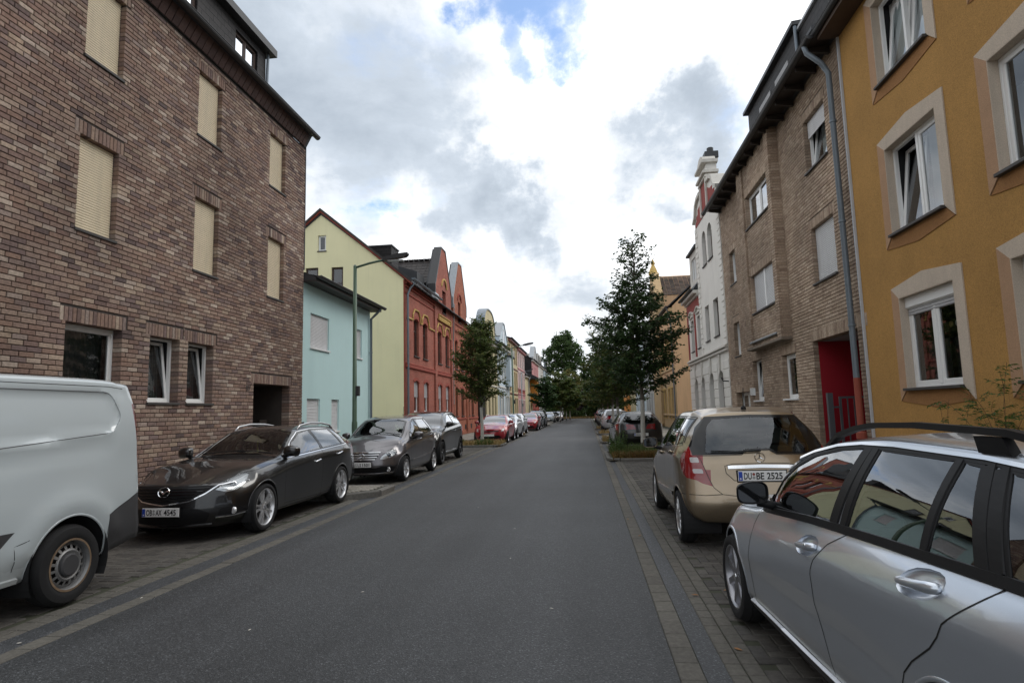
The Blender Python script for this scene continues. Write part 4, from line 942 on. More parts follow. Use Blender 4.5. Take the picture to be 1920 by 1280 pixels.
    for w in dw: window(H, *w, y0=yd, dep=.03, fm='frame_white', shut=1.0, sm='shutter_grey', sill=None, fw=.07)
    mb = MB(); mb.cbox(H.u(21.9)-.16, H.u(21.9)+.16, -.08, 0.02, 1.95, 2.2, .01); H.part('meter_box', mb, 'frame_white')
    # gate leaf folded back against the far wall of the passage
    g = thing('passage_gate', 'grey metal bar gate standing open in the red passage', 'gate', (5.95, 15.55, 0))
    mb = MB(); mb.box(-.22, -.1, -.05, .05, 0, 1.86); mb.build('post', 'frame_gategrey', g)
    mb = MB(); mb.box(.05, .1, -.025, .025, .15, 1.77); mb.box(1.45, 1.5, -.025, .025, .15, 1.77); mb.box(.1, 1.45, -.025, .025, 1.72, 1.77); mb.box(.1, 1.45, -.025, .025, .15, .2); mb.build('gate_frame', 'frame_gategrey', g)
    for i in range(8): mb = MB(); x = .24+i*.15; mb.box(x-.012, x+.012, -.012, .012, .2, 1.72); mb.build('bar', 'frame_gategrey', g)
    mb = MB(); mb.box(-.1, .05, -.015, .015, 1.5, 1.54); mb.build('hinge', 'frame_gategrey', g)
pm('frame_gategrey', (.085, .09, .1), rough=.5, var=.1)
tan_brick_house()

# ------------------------------------------------------------------ right: white stucco house with red bands
def white_house():
    H = House('white_stucco_house', 'white stucco house with tall shaped gable, red bands and arched ground floor openings', 'R', 5.7, 25.18, 34.4)
    def S(Y0, Y1, z0, z1): a, b = H.span(Y0, Y1); return (a, b, z0, z1)
    bay = H.span(25.2, 30.6); top = 7.3
    w1 = [S(26.5, 27.5, 4.62, 6.25), S(28.5, 29.4, 4.62, 6.25)]; w0 = [S(30.66, 31.55, 4.52, 6.13), S(32.55, 33.45, 4.5, 6.13)]
    ar = [S(26.3, 27.37, .5, 3.13), S(28.26, 29.3, .5, 3.13), S(30.36, 31.36, .5, 3.05), S(32.2, 33.23, .5, 3.02)]
    at = [S(26.9, 27.85, 8.12, 9.73), S(28.25, 29.15, 8.12, 9.73)]
    hs = [w+(.22,) for w in w1+w0+ar]
    mb = MB(); wall(mb, 0, H.W, 0, top, hs); shell(mb, 0, H.W, 0, top, 10)
    for w in ar: arch_fill(mb, w[0], w[1], w[3], (w[1]-w[0])/2*.98, 0, .22, n=8)
    H.part('wall', mb, 'render_white')
    a, b = bay; m = (a+b)/2; mb = MB(); wall(mb, a, b, top, 10.3, [w+(.22,) for w in at], y=0)
    for w in at: arch_fill(mb, w[0], w[1], w[3], .44, 0, .22, n=8)
    mb.quad((a, 0, top), (a, 0, 10.3), (a, 6, 10.3), (a, 6, top)); mb.quad((b, 0, 10.3), (b, 0, top), (b, 6, top), (b, 6, 10.3))
    gab = [(a, 10.3), (b, 10.3), (b, 10.65), (b-.5, 10.8), (b-.8, 11.3), (b-1.5, 11.5), (m+.75, 11.6), (m+.75, 12.55), (m-.75, 12.55), (m-.75, 11.6), (a+1.5, 11.5), (a+.8, 11.3), (a+.5, 10.8), (a, 10.65)]
    mb.prism(gab, 0, .45); H.part('gable_wall', mb, 'render_white')
    # red fields and mouldings of the gable
    mb = MB(); mb.prism([(m-.6, 10.35), (m+.6, 10.35), (m+.6, 11.75), (m-.6, 11.75)], -.02, 0); H.part('red_field', mb, 'paint_red')
    for s in (-1, 1):
        mb = MB(); pts = [(m+s*.75, 10.35), (m+s*2.4, 10.35), (m+s*2.4, 10.55), (m+s*2.1, 10.65), (m+s*2.1, 10.8), (m+s*1.7, 10.85), (m+s*1.7, 11.05), (m+s*1.2, 11.1), (m+s*.75, 11.3)]
        mb.prism(pts if s > 0 else pts[::-1], -.02, 0); H.part('red_field', mb, 'paint_red')
        mb = MB(); mb.cbox(m+s*.67-.06, m+s*.67+.06, -.1, 0, 10.35, 11.8, .02); H.part('gable_moulding', mb, 'stone_trim')
        mb = MB(); pts = [(m+s*.8, 11.5), (m+s*1.5, 11.45), (m+s*1.95, 11.25), (m+s*2.25, 10.78), (m+s*2.72, 10.62), (m+s*2.78, 10.72), (m+s*2.35, 10.9), (m+s*2.05, 11.4), (m+s*1.5, 11.62), (m+s*.8, 11.66)]
        mb.prism(pts if s > 0 else pts[::-1], -.12, .5); H.part('gable_coping', mb, 'stone_trim')
    for z, h, o, hw in ((11.78, .1, .12, .85), (11.95, .12, .2, .9), (12.42, .14, .22, .9)):
        mb = MB(); mb.cbox(m-hw, m+hw, -o, .5, z, z+h, .03); H.part('gable_moulding', mb, 'stone_trim')
    mb = MB(); mb.prism([(m-.7, 12.56), (m+.7, 12.56), (m+.55, 12.8), (m+.2, 12.95), (m-.2, 12.95), (m-.55, 12.8)], -.12, .45); H.part('pediment', mb, 'stone_trim')
    mb = MB(); mb.box(m-.42, m+.2, .1, .7, 12.9, 13.2); mb.lathe([(.15, 0), (.15, .25), (.12, .27)], 10, 'z', (m-.1, .4, 13.2)); H.part('chimney', mb, 'slate_dark')
    # quoins
    for k in range(26):
        z = 4.1+k*.25
        if z > 10.2: break
        for u, s in ((a, 1), (b, -1)):
            L_ = .55 if k % 2 else .38; mb = MB(); mb.cbox(min(u, u+s*L_), max(u, u+s*L_), -.035, 0, z+.012, z+.238, .012); H.part('quoin', mb, 'render_white')
    # ground floor rustication joints as raised courses
    for k in range(9):
        z = .45+k*.38; mb = MB(); segs = []; cur = 0
        for w in sorted(ar):
            if z+.19 < w[3]-.25: segs.append((cur, w[0])); cur = w[1]
            elif z < w[3]: segs.append((cur, w[0]-.0)); cur = w[1]
        segs.append((cur, H.W))
        for p, q in segs:
            if q-p > .05: mb.cbox(p, q, -.03, 0, z+.012, z+.368, .012)
        if z+.37 < 3.85: H.part('rusticated_course', mb, 'render_white')
    for w in ar:
        mb = MB(); mm = (w[0]+w[1])/2; mb.prism([(mm-.09, w[3]-.02), (mm+.09, w[3]-.02), (mm+.14, 3.8), (mm-.14, 3.8)], -.07, 0); H.part('keystone', mb, 'stone_trim')
    for z, h, o in ((3.82, .12, .1), (3.96, .08, .16), (4.06, .06, .06)):
        mb = MB(); mb.cbox(0, H.W, -o, 0, z, z+h-.002, .02); H.part('string_course', mb, 'stone_trim')
    # low wing: red frame bands, cornice, dormer
    c0, c1 = H.span(30.62, 34.4)
    mb = MB(); mb.box(c0, c1, -.02, 0, 6.55, 7.05); H.part('red_field', mb, 'paint_red')
    for u in (H.u(32.05), H.u(34.15)): mb = MB(); mb.cbox(u-.14, u+.14, -.05, 0, 4.15, 6.5, .02); H.part('red_strip', mb, 'paint_red')
    for z, h, o in ((7.08, .12, .12), (7.2, .16, .3)): mb = MB(); mb.cbox(c0-.1, c1, -o, 0, z, z+h-.002, .03); H.part('cornice', mb, 'stone_trim')
    for w in w0:
        mb = MB(); mb.cbox(w[0]-.12, w[1]+.12, -.08, 0, w[3]+.12, w[3]+.2, .02); mb.cbox(w[0]-.05, w[1]+.05, -.03, 0, w[2]-.45, w[2]-.08, .02); H.part('window_moulding', mb, 'stone_trim')
        mb = MB(); arch_band(mb, w[0]-.1, w[1]+.1, w[3]+.42, .2, .07, -.1, 0); H.part('window_moulding', mb, 'stone_trim')
    gutter(H, c0-.1, c1, -.36, 7.42, .08)
    mb = MB(); mb.prism([(-.3, 7.36), (1.6, 9.9), (6, 10.6), (10, 7.4)], c0-.05, c1, ax='x'); H.part('roof', mb, 'slate_roof'); mb = MB(); mb.prism([(.5, 10.3), (3, 12.2), (9, 10.3)], a+.1, b-.1, ax='x'); H.part('roof', mb, 'slate_roof')
    dd = H.span(31.3, 33.6); mb = MB(); wall(mb, dd[0], dd[1], 7.9, 9.7, [(dd[0]+.5, dd[1]-.5, 8.2, 9.35, .1)], y=.15); mb.quad((dd[1], .15, 9.7), (dd[1], .15, 7.9), (dd[1], 3, 7.9), (dd[1], 3, 9.7)); dm = H.part('dormer', mb, 'stone_trim')
    mb = MB(); mb.prism([(0, 9.7), (0, 9.8), (3, 10.5), (3, 9.7)], dd[0]-.2, dd[1]+.2, ax='x'); mb.build('dormer_roof', 'slate_dark', dm)
    window(H, dd[0]+.5, dd[1]-.5, 8.2, 9.35, y0=.15, dep=.06, n=2, glass='pane_dark', sill=None)
    for w in w1+w0+at: window(H, *w, dep=.16, n=1, fm='frame_brown', glass='pane_dark', fw=.07, so=.06, bar=(.7,))
    for w in ar: window(H, *w, dep=.18, n=1, fm='frame_brown', glass='pane_dark', sill=None, bar=(.72,))
    mb = MB(); mb.tube([(H.u(25.35), -.02, 2.6), (H.u(25.35), -.25, 2.62), (H.u(25.35), -.3, 2.75)], .03, 6); H.part('wall_lamp', mb, 'metal_dark')
white_house()
# ------------------------------------------------------------------ the houses further down the street
def rows(H, Ys, w, z0, z1): return [(min(H.u(y), H.u(y+w)), max(H.u(y), H.u(y+w)), z0, z1) for y in Ys]
def simple_house(name, label, side, X, Ya, Yb, eave, floors, D=9, rid=None, roof='slate_roof', fm='frame_brown', band='stone_trim', bands=(), gable=None, shutm=None, glass='pane_dark', surround=None, sidemat=None, tiles=None, sill='sill_stone', arch=0.0, zc=None):
    """floors: (z0, z1, material, window list)"""
    H = House(name, label, side, X, Ya, Yb)
    rid = rid or eave+3.4
    for z0, z1, mat, ws in floors:
        mb = MB(); wall(mb, 0, H.W, z0, z1, [w+(.16,) for w in ws])
        if arch:
            for w in ws: arch_fill(mb, w[0], w[1], w[3], arch, 0, .16, n=5)
        H.part('wall', mb, mat)
    mb = MB(); shell(mb, 0, H.W, 0, eave, D); sw = H.part('side_wall', mb, sidemat or floors[-1][2])
    g = sidemat or floors[-1][2]
    mb = MB()
    for u in (0, H.W): mb.poly([(u, 0, eave), (u, D/2, rid), (u, D, eave)])
    H.part('gable_wall', mb, g)
    if tiles: tiled_slope(H, -.1, H.W+.1, (-.35, eave-.15), (D/2, rid+.02), tiles, tw=.4, cl=.4)
    mb = MB(); mb.prism([(-.35, eave-.12), (-.35, eave-.02), (D/2, rid+.1), (D+.3, eave-.1), (D/2, rid)], -.1, H.W+.1, ax='x'); H.part('roof', mb, roof)
    gutter(H, 0, H.W, -.4, eave+.02, .08, 'metal_dark')
    for z in bands: mb = MB(); mb.cbox(0, H.W, -.08, 0, z, z+.16, .02); H.part('string_course', mb, band)
    mb = MB(); mb.cbox(0, H.W, -.3, 0, eave-.35, eave-.12, .06); H.part('cornice', mb, band)
    for z0, z1, mat, ws in floors:
        for w in ws:
            window(H, *w, dep=.12, fm=fm, glass=glass, sill=sill, room=False, so=.06, bar=(.7,), shut=0)
            if surround: mb = MB(); bars(mb, w[0]-.14, w[1]+.14, w[2]-.12, w[3]+.16, -.04, 0, .12); H.part('window_surround', mb, surround)
    if gable:
        a, b, zs, zp, mat, cop, kind = gable; a, b = sorted((H.u(a), H.u(b))); m = (a+b)/2
        if kind == 'curve': prof = [(a, eave-.2), (b, eave-.2), (b, zs)]+[(m+(b-m)*math.cos(t*PI/12)**.7, zs+(zp-zs)*math.sin(t*PI/12)) for t in range(1, 6)]+[(m+.5, zp), (m-.5, zp)]+[(m-(m-a)*math.cos(t*PI/12)**.7, zs+(zp-zs)*math.sin(t*PI/12)) for t in range(5, 0, -1)]+[(a, zs)]
        else: prof = [(a, eave-.2), (b, eave-.2), (b, zs), (m+.6, zp), (m-.6, zp), (a, zs)]
        mb = MB(); mb.prism(prof, -.12, .35); gw = H.part('street_gable', mb, mat)
        mb = MB(); top = prof[2:]
        for p, q in zip(top, top[1:]):
            nx, nz = -(q[1]-p[1]), (q[0]-p[0]); l = math.hypot(nx, nz) or 1; nx, nz = -nx/l*.1, -nz/l*.1
            if nz < 0 or True: mb.prism([p, q, (q[0]+abs(nx)*(1 if q[0] > m else -1), q[1]+abs(nz)), (p[0]+abs(nx)*(1 if p[0] > m else -1), p[1]+abs(nz))], -.2, .6)
        mb.build('gable_coping', cop, gw)
        mb = MB(); mb.quad((m-.45, -.13, eave+.3), (m+.45, -.13, eave+.3), (m+.45, -.13, eave+1.8), (m-.45, -.13, eave+1.8)); mb.build('gable_window', 'pane_dark', gw)
        mb = MB(); bars(mb, m-.5, m+.5, eave+.25, eave+1.85, -.17, -.125, .08); mb.build('gable_window_frame', fm, gw)
    return H
def chimney(H, u, y, z0, z1, mat='brick_plain'):
    mb = MB(); mb.box(u-.3, u+.3, y-.3, y+.3, z0, z1); c = H.part('chimney', mb, mat); mb = MB(); mb.box(u-.36, u+.36, y-.36, y+.36, z1, z1+.1); mb.build('cap', 'slate_dark', c)
class U:                                   # u helper before the house exists
    def __init__(s, side, Ya, Yb): s.side, s.Ya, s.Yb = side, Ya, Yb
    def u(s, Y): return Y-s.Ya if s.side == 'L' else s.Yb-Y
def FR(side, Ya, Yb, Ys, w, z0, z1): return rows(U(side, Ya, Yb), Ys, w, z0, z1)
# left
a, b = 49.4, 60.4
H = simple_house('cream_gabled_house', 'cream house with curved metal capped gable and black slate flank beside the red house', 'L', -8.75, a, b, 8.1,
    [(0, 4.1, 'render_cream', FR('L', a, b, (52.6, 54.6, 56.6, 58.4), 1.0, .9, 3.1)), (4.1, 8.1, 'render_cream', FR('L', a, b, (52.6, 54.6, 56.6, 58.4), 1.0, 4.7, 6.9))],
    bands=(3.95,), gable=(52.1, 58.3, 9.0, 10.9, 'render_cream', 'metal_zinc', 'curve'), tiles='tile_brown', sidemat='slate_wall', rid=11.2)
mb = MB(); mb.box(0, 2.75, -.10, 0, 0, 8.0); H.part('slate_cladding', mb, 'slate_wall')
chimney(H, 3.2, 4.2, 10.8, 12.4)
mb = MB(); mb.box(-3.5, -.02, 3.2, 8, 8.0, 11.0); mb.prism([(-3.5, 11.0), (-.02, 11.0), (-.02, 10.6), (-.4, 11.3), (-3.5, 12.1)], 3.2, 8)
mb = MB(); mb.tube([(.6, -.35, 8.0), (.4, -.12, 7.4), (.4, -.1, .2)], .06, 8); H.part('downpipe', mb, 'metal_zincpale')
a, b = 60.5, 69.9
H = simple_house('sky_blue_house', 'pale sky blue house with white metal capped gable and bay behind the street tree', 'L', -8.75, a, b, 8.6,
    [(0, 4.3, 'render_sky', FR('L', a, b, (61.5, 63.6, 66.6, 68.4), 1.0, .9, 3.2)), (4.3, 8.6, 'render_sky', FR('L', a, b, (61.5, 63.6, 65.4, 67.8), .95, 5.0, 7.3))],
    bands=(4.1,), gable=(61.7, 67.7, 9.3, 11.0, 'render_sky', 'metal_zincpale', 'peak'), fm='frame_white', band='render_white', surround='render_white', rid=11.2)
mb = MB(); mb.box(6.0, 9.0, -.55, 0, 4.4, 7.6); bay = H.part('bay', mb, 'render_sky'); mb = MB(); mb.cbox(5.8, 9.2, -.75, 0, 7.6, 7.8, .04); mb.build('bay_cornice', 'slate_dark', bay)
for i in range(7): mb = MB(); mb.tube([(5.9+i*.5, -.7, 7.8), (5.9+i*.5, -.7, 8.5)], .03, 6); mb.build('baluster', 'render_white', bay)
for i in range(6): mb = MB(); mb.cbox(.5+i*1.7, .62+i*1.7, -.07, 0, .3, 4.1, .02); H.part('lesene', mb, 'render_white')
a, b = 70.0, 79.2
H = simple_house('pale_yellow_house', 'three storey pale yellow house with narrow brown windows next to the pink house', 'L', -8.8, a, b, 10.2,
    [(0, 3.7, 'render_cream', FR('L', a, b, (70.6, 73.0, 75.4, 77.4), 1.0, .4, 3.2)), (3.7, 6.8, 'render_cream', FR('L', a, b, (70.6, 73.0, 75.4, 77.4), 1.0, 4.2, 6.4)), (6.8, 10.2, 'render_cream', FR('L', a, b, (70.6, 73.0, 75.4, 77.4), 1.0, 7.6, 9.5))],
    bands=(3.66, 6.76), band='frame_redbrown', rid=11.6, tiles=None, surround='stone_tan')
chimney(H, 4, 3.5, 10.6, 12.2)
a, b = 79.3, 88.5
H = simple_house('pink_house', 'three storey pink house with pale window columns and darker ground floor', 'L', -8.8, a, b, 10.0,
    [(0, 3.9, 'render_pink', FR('L', a, b, (80.2, 82.3, 84.6, 86.7), 1.0, .9, 3.1)), (3.9, 4.5, 'trim_red', []), (4.5, 7.2, 'render_palepink', FR('L', a, b, (80.2, 82.3, 84.6, 86.7), 1.0, 4.7, 6.8)), (7.2, 10.0, 'render_palepink', FR('L', a, b, (80.2, 82.3, 84.6, 86.7), 1.0, 7.6, 9.3))],
    bands=(3.86, 4.5, 7.15), band='render_pink', rid=11.4, fm='frame_white', surround='render_white')
a, b = 88.6, 100.5
H = simple_house('cream_low_house', 'low cream house with big slate roof and an orange boarded bay', 'L', -8.8, a, b, 6.9,
    [(0, 6.9, 'render_cream', FR('L', a, b, (94.5, 98.2), 1.1, .9, 2.6))], rid=11.8, D=10)
mb = MB(); mb.box(8.2, 11.9, -1.1, 0, 2.95, 6.7); bay = H.part('bay', mb, 'render_orange')
for z in (3.9, 5.3): mb = MB(); mb.box(9.6, 10.6, -1.13, -1.1, z, z+.8); mb.build('bay_window', 'pane_dark', bay)
mb = MB(); mb.prism([(-1.5, 6.55), (-1.5, 6.75), (2, 8.6), (2, 6.6)], 5.2, 12.2, ax='x'); H.part('bay_roof', mb, 'slate_roof')
pipe(H, [(5.0, -.4, 6.8), (4.4, -.15, 6.3), (4.4, -.1, .2)], .06, 'metal_zinc', clips=False)
a, b = 100.6, 114.5
H = simple_house('rose_house', 'tall rose red house with slate flank and grey gable behind the orange bay', 'L', -8.8, a, b, 10.2,
    [(0, 3.6, 'trim_red', FR('L', a, b, (102, 105, 108, 111), 1.1, .9, 3.0)), (3.6, 10.2, 'render_pink', FR('L', a, b, (102, 105, 108, 111), 1.1, 4.4, 6.4)+FR('L', a, b, (102, 105, 108, 111), 1.1, 7.4, 9.2))],
    bands=(3.6, 6.9), sidemat='slate_wall', gable=(102.5, 110, 10.6, 12.7, 'render_grey', 'metal_zincpale', 'peak'), fm='frame_white', rid=12.6)
a, b = 114.6, 127
H = simple_house('white_town_house', 'far white town house with slate mansard and small dormers', 'L', -8.8, a, b, 10.4,
    [(0, 10.4, 'render_white', FR('L', a, b, (116, 119, 122, 125), 1.1, .9, 3.0)+FR('L', a, b, (116, 119, 122, 125), 1.1, 4.4, 6.4)+FR('L', a, b, (116, 119, 122, 125), 1.1, 7.6, 9.6))], bands=(3.8, 7.0), rid=14.0)
for u in (2.5, 6, 9.5): mb = MB(); mb.box(u-.8, u+.8, .1, 2.5, 10.6, 12.6); d = H.part('dormer', mb, 'stone_trim'); mb = MB(); mb.box(u-.5, u+.5, .05, .1, 10.9, 12.2); mb.build('dormer_window', 'pane_dark', d)
a, b = 127.1, 148
H = simple_house('pale_corner_house', 'last pale blue white house at the end of the left row', 'L', -8.6, a, b, 10.4,
    [(0, 10.4, 'render_sky', FR('L', a, b, (129, 133, 137, 141, 145), 1.2, .9, 3.0)+FR('L', a, b, (129, 133, 137, 141, 145), 1.2, 4.4, 6.4)+FR('L', a, b, (129, 133, 137, 141, 145), 1.2, 7.6, 9.6))], bands=(3.8, 7.0), rid=13.6, fm='frame_white', gable=(136, 143, 11, 13.4, 'render_white', 'metal_zincpale', 'curve'))
# right
a, b = 44.1, 56.9
H = simple_house('tan_rendered_house', 'tan rendered house with blank side wall and pointed street gable behind the street tree', 'R', 6.3, a, b, 8.8,
    [(0, 3.6, 'stone_tan', FR('R', a, b, (45.6, 47.4, 49.8, 51.2, 53.2, 54.9), 1.0, .9, 3.0)), (3.6, 8.8, 'render_tan', FR('R', a, b, (45.6, 47.6, 50.0, 53.2, 54.9), 1.0, 4.6, 6.8))],
    bands=(1.0, 4.35), band='stone_tan', sidemat='render_tan', rid=13.0, D=9, surround='trim_yellow', tiles='tile_brown')
g0, g1 = sorted((H.u(51.8), H.u(56.8))); m = (g0+g1)/2
mb = MB(); mb.prism([(g0, 8.5), (g1, 8.5), (g1, 11.2), (m+.5, 13.4), (m-.5, 13.4), (g0, 11.2)], -.25, .4); mb.box(g0, g1, -.2, 0, .3, 8.5); gw = H.part('street_gable', mb, 'stone_tan')
mb = MB(); mb.lathe([(.45, 0), (.3, .5), (.12, .9), (.2, 1.0), (.0, 1.5)], 8, 'z', (m, 0, 13.3)); mb.build('finial', 'trim_yellow', gw)
tmp = MB(); 
for i in range(14):
    z0 = 11.0+i*.15; y0 = g1+.05-i*(g1-m)/14
    for j in range(18): x = .4+j*.4; tmp.add([(y0, x, z0+.05), (y0, x+.38, z0+.05), (y0-.22, x+.38, z0+.17), (y0-.22, x, z0+.17), (y0, x, z0), (y0, x+.38, z0)], [(0, 1, 2, 3), (4, 5, 1, 0)])
H.part('cross_roof_tiles', tmp, 'tile_brown', kind='stuff')
mb = MB(); mb.prism([(g0, 8.6), (g1, 8.6), (g1, 11.0), (m, 13.15), (g0, 11.0)], .4, 8); H.part('cross_roof', mb, 'render_tan')
pipe(H, [(H.W-.2, -.4, 8.8), (H.W-.4, -.2, 8.2), (H.W-.5, -.1, 7.6), (H.W-.5, -.1, .2)], .06, 'metal_zinc', clips=False)
a, b = 57, 66.5
simple_house('grey_white_house', 'grey white rendered house partly hidden by the street trees on the right', 'R', 6.3, a, b, 9.6, [(0, 9.6, 'render_grey', FR('R', a, b, (58, 60.2, 62.4, 64.6), 1.0, .9, 3.0)+FR('R', a, b, (58, 60.2, 62.4, 64.6), 1.0, 4.4, 6.6)+FR('R', a, b, (58, 60.2, 62.4, 64.6), 1.0, 7.4, 9.0))], bands=(3.6,), fm='frame_white')
a, b = 66.6, 80.4
simple_house('blue_grey_house', 'blue grey rendered house behind the street trees on the right', 'R', 6.3, a, b, 9.4, [(0, 9.4, 'render_sky', FR('R', a, b, (68, 71, 74, 77), 1.1, .9, 3.0)+FR('R', a, b, (68, 71, 74, 77), 1.1, 4.4, 6.6))], bands=(3.6,), fm='frame_white')
a, b = 80.5, 90.5
simple_house('pale_cream_house', 'cream house between the blue grey and the orange house on the right', 'R', 6.3, a, b, 9.4, [(0, 9.4, 'render_cream', FR('R', a, b, (82, 85, 88), 1.1, .9, 3.0)+FR('R', a, b, (82, 85, 88), 1.1, 4.4, 6.6))], bands=(3.6,), fm='frame_white')
a, b = 90.6, 106
simple_house('salmon_house', 'far salmon orange house at the end of the right row', 'R', 6.3, a, b, 9.4, [(0, 9.4, 'render_orange', FR('R', a, b, (92, 95, 98, 101), 1.1, .9, 3.0)+FR('R', a, b, (92, 95, 98, 101), 1.1, 4.4, 6.6))], bands=(3.6,), fm='frame_white')

# ------------------------------------------------------------------ street lamps
def lamp(X, Y, hp, arm, label, grp, mat='paint_green', rise=.16):
    t = thing('street_lamp', label, 'street lamp', (X, Y, 0), 0, grp)
    mb = MB(); mb.tube([(0, 0, 0), (0, 0, 1.4), (0, 0, 1.45), (0, 0, hp)], [.085, .085, .07, .055], 14); mb.lathe([(.06, 0), (.03, .05), (.0, .06)], 12, 'z', (0, 0, hp)); mb.build('pole', mat, t, smooth=True)
    mb = MB(); mb.tube([(0, 0, hp-.04), (arm*.5, 0, hp+rise*.5), (arm, 0, hp+rise)], .035, 10); mb.build('arm', mat, t, smooth=True)
    mb = MB(); L_ = .75; sl = rise/arm
    mb.prism([(arm-.05, -.05+rise+hp), (arm+L_*.9, hp+rise-.045+sl*L_*.8), (arm+L_, hp+rise+.0+sl*L_), (arm+L_, hp+rise+.05+sl*L_), (arm+L_*.5, hp+rise+.085+sl*L_*.5), (arm-.02, hp+rise+.06)], -.11, .11); h = mb.build('lamp_head', 'metal_dark' , t)
    mb = MB(); mb.box(arm+.12, arm+.6, -.08, .08, hp+rise-.075+.1*sl, hp+rise-.035); mb.build('lamp_glass', 'lead_pale', h)
    mb = MB(); mb.cbox(.05, .15, -.06, .06, 2.2, 2.5, .01); mb.build('service_box', 'metal_dark', t)
    return t
lamp(-7.0, 17.95, 6.22, .95, 'green steel street lamp standing in front of the pale blue house', 'street lamps on the left pavement')
lamp(-5.5, 46, 6.45, .9, 'green steel street lamp rising behind the silver cars on the left', 'street lamps on the left pavement')
lamp(-7.35, 70, 6.05, .6, 'thin street lamp in front of the pink house', 'street lamps on the left pavement', 'frame_grey')
lamp(-6.9, 92, 6.0, 1.2, 'thin far street lamp near the orange bay', 'street lamps on the left pavement', 'frame_grey')
lamp(-4.4, 112, 6.1, 1.2, 'far street lamp against the dark trees at the bend', 'street lamps on the left pavement', 'frame_grey')
# ------------------------------------------------------------------ vehicle materials
car_paint('paint_black', (.0012, .0012, .002), dust=.001, ior=1.22); car_paint('paint_darkgrey', (.125, .117, .126), metal=.75, flake=.25, rough=.32, dust=.03)
car_paint('paint_suv', (.014, .0145, .016), metal=.4, flake=.2, rough=.3, dust=.02, ior=1.3); car_paint('paint_beige', (.30, .235, .16), metal=.82, flake=.2, rough=.3, dust=.02)
car_paint('paint_silver', (.60, .645, .71), metal=.78, flake=.2, rough=.3, dust=.03); car_paint('paint_white', (.47, .52, .54), dust=.2, rough=.4)
car_paint('paint_carred', (.30, .008, .018), metal=.15, flake=.2, rough=.3, dust=.02); car_paint('paint_navy', (.012, .016, .03), metal=.3, flake=.2); car_paint('paint_palesilver', (.55, .57, .6), metal=.5, flake=.15)
glass_mat('car_glass', (.50, .57, .54), refl=2.2, ior=1.5); glass_mat('screen_glass', (.48, .54, .51), refl=1.6, ior=1.5); glass_mat('car_glass_dark', (.10, .12, .12), refl=2.3, ior=1.5); glass_mat('lamp_glass', (.9, .92, .93), refl=1.4)
pm('chrome', (.75, .76, .78), rough=.12, var=.02, metal=1.0); pm('alloy', (.30, .30, .32), rough=.3, var=.05, metal=.85); pm('alloy_bright', (.62, .62, .63), rough=.3, var=.04, metal=.8); pm('alloy_dark', (.04, .04, .042), rough=.45, var=.1, metal=.4)
pm('tyre', (.009, .009, .010), rough=.85, var=.2, scale=12, coord='obj', bump=.15, bscale=60); pm('plastic_black', (.010, .010, .011), rough=.5, var=.15, coord='obj', spec=.2); pm('plastic_grey', (.045, .045, .048), rough=.6, var=.1)
pm('trim_gloss', (.008, .008, .009), rough=.12, var=.05); pm('rubber', (.006, .006, .006), rough=.8, var=.1); pm('lining', (.012, .012, .013), rough=.9, var=.1); pm('seat', (.05, .048, .046), rough=.9, var=.1); pm('seat_light', (.2, .18, .15), rough=.9, var=.1)
pm('lamp_red', (.24, .003, .006), rough=.1, var=.1, coat=1, scale=8); pm('lamp_reddark', (.16, .003, .006), rough=.12, var=.12, coat=1, scale=8); pm('lamp_white', (.50, .47, .47), rough=.15, var=.12, coat=1, scale=25); pm('reflector', (.78, .8, .83), rough=.25, var=.2, scale=18, metal=.55); pm('lens', (.10, .12, .14), rough=.05, var=.1, coat=1)
pm('mirror_dark', (.05, .052, .055), rough=.04, var=.02, metal=.9); pm('plate_white', (.78, .78, .77), rough=.45, var=.03); pm('plate_blue', (.015, .06, .38), rough=.4, var=.03); pm('plate_ink', (.008, .008, .01), rough=.6, var=0); pm('seal_grey', (.35, .36, .35), rough=.6, var=.1); pm('seal_red', (.25, .04, .03), rough=.6, var=.1); pm('rust', (.2, .14, .09), rough=.7, var=.4, scale=14, metal=.3); pm('steel_wheel', (.22, .22, .22), rough=.5, var=.2, scale=9, metal=.5); pm('yellow_vest', (.3, .38, .02), rough=.8, var=.05)

def pchip(K):
    xs = [k[0] for k in K]; ys = [k[1] for k in K]; n = len(xs)
    if n == 1: return lambda x: ys[0]
    h = [xs[i+1]-xs[i] for i in range(n-1)]; d = [(ys[i+1]-ys[i])/h[i] for i in range(n-1)]; m = [0]*n; m[0], m[-1] = d[0], d[-1]
    for i in range(1, n-1):
        if d[i-1]*d[i] > 0: w1, w2 = 2*h[i]+h[i-1], h[i]+2*h[i-1]; m[i] = (w1+w2)/(w1/d[i-1]+w2/d[i])
    def f(x):
        if x <= xs[0]: return ys[0]
        if x >= xs[-1]: return ys[-1]
        i = 0
        while x > xs[i+1]: i += 1
        t = (x-xs[i])/h[i]
        return (1+2*t)*(1-t)**2*ys[i]+t*(1-t)**2*h[i]*m[i]+t*t*(3-2*t)*ys[i+1]+t*t*(t-1)*h[i]*m[i+1]
    return f
def inside(px, py, P):
    r = False; j = len(P)-1
    for i in range(len(P)):
        if (P[i][1] > py) != (P[j][1] > py) and px < (P[j][0]-P[i][0])*(py-P[i][1])/(P[j][1]-P[i][1])+P[i][0]: r = not r
        j = i
    return r
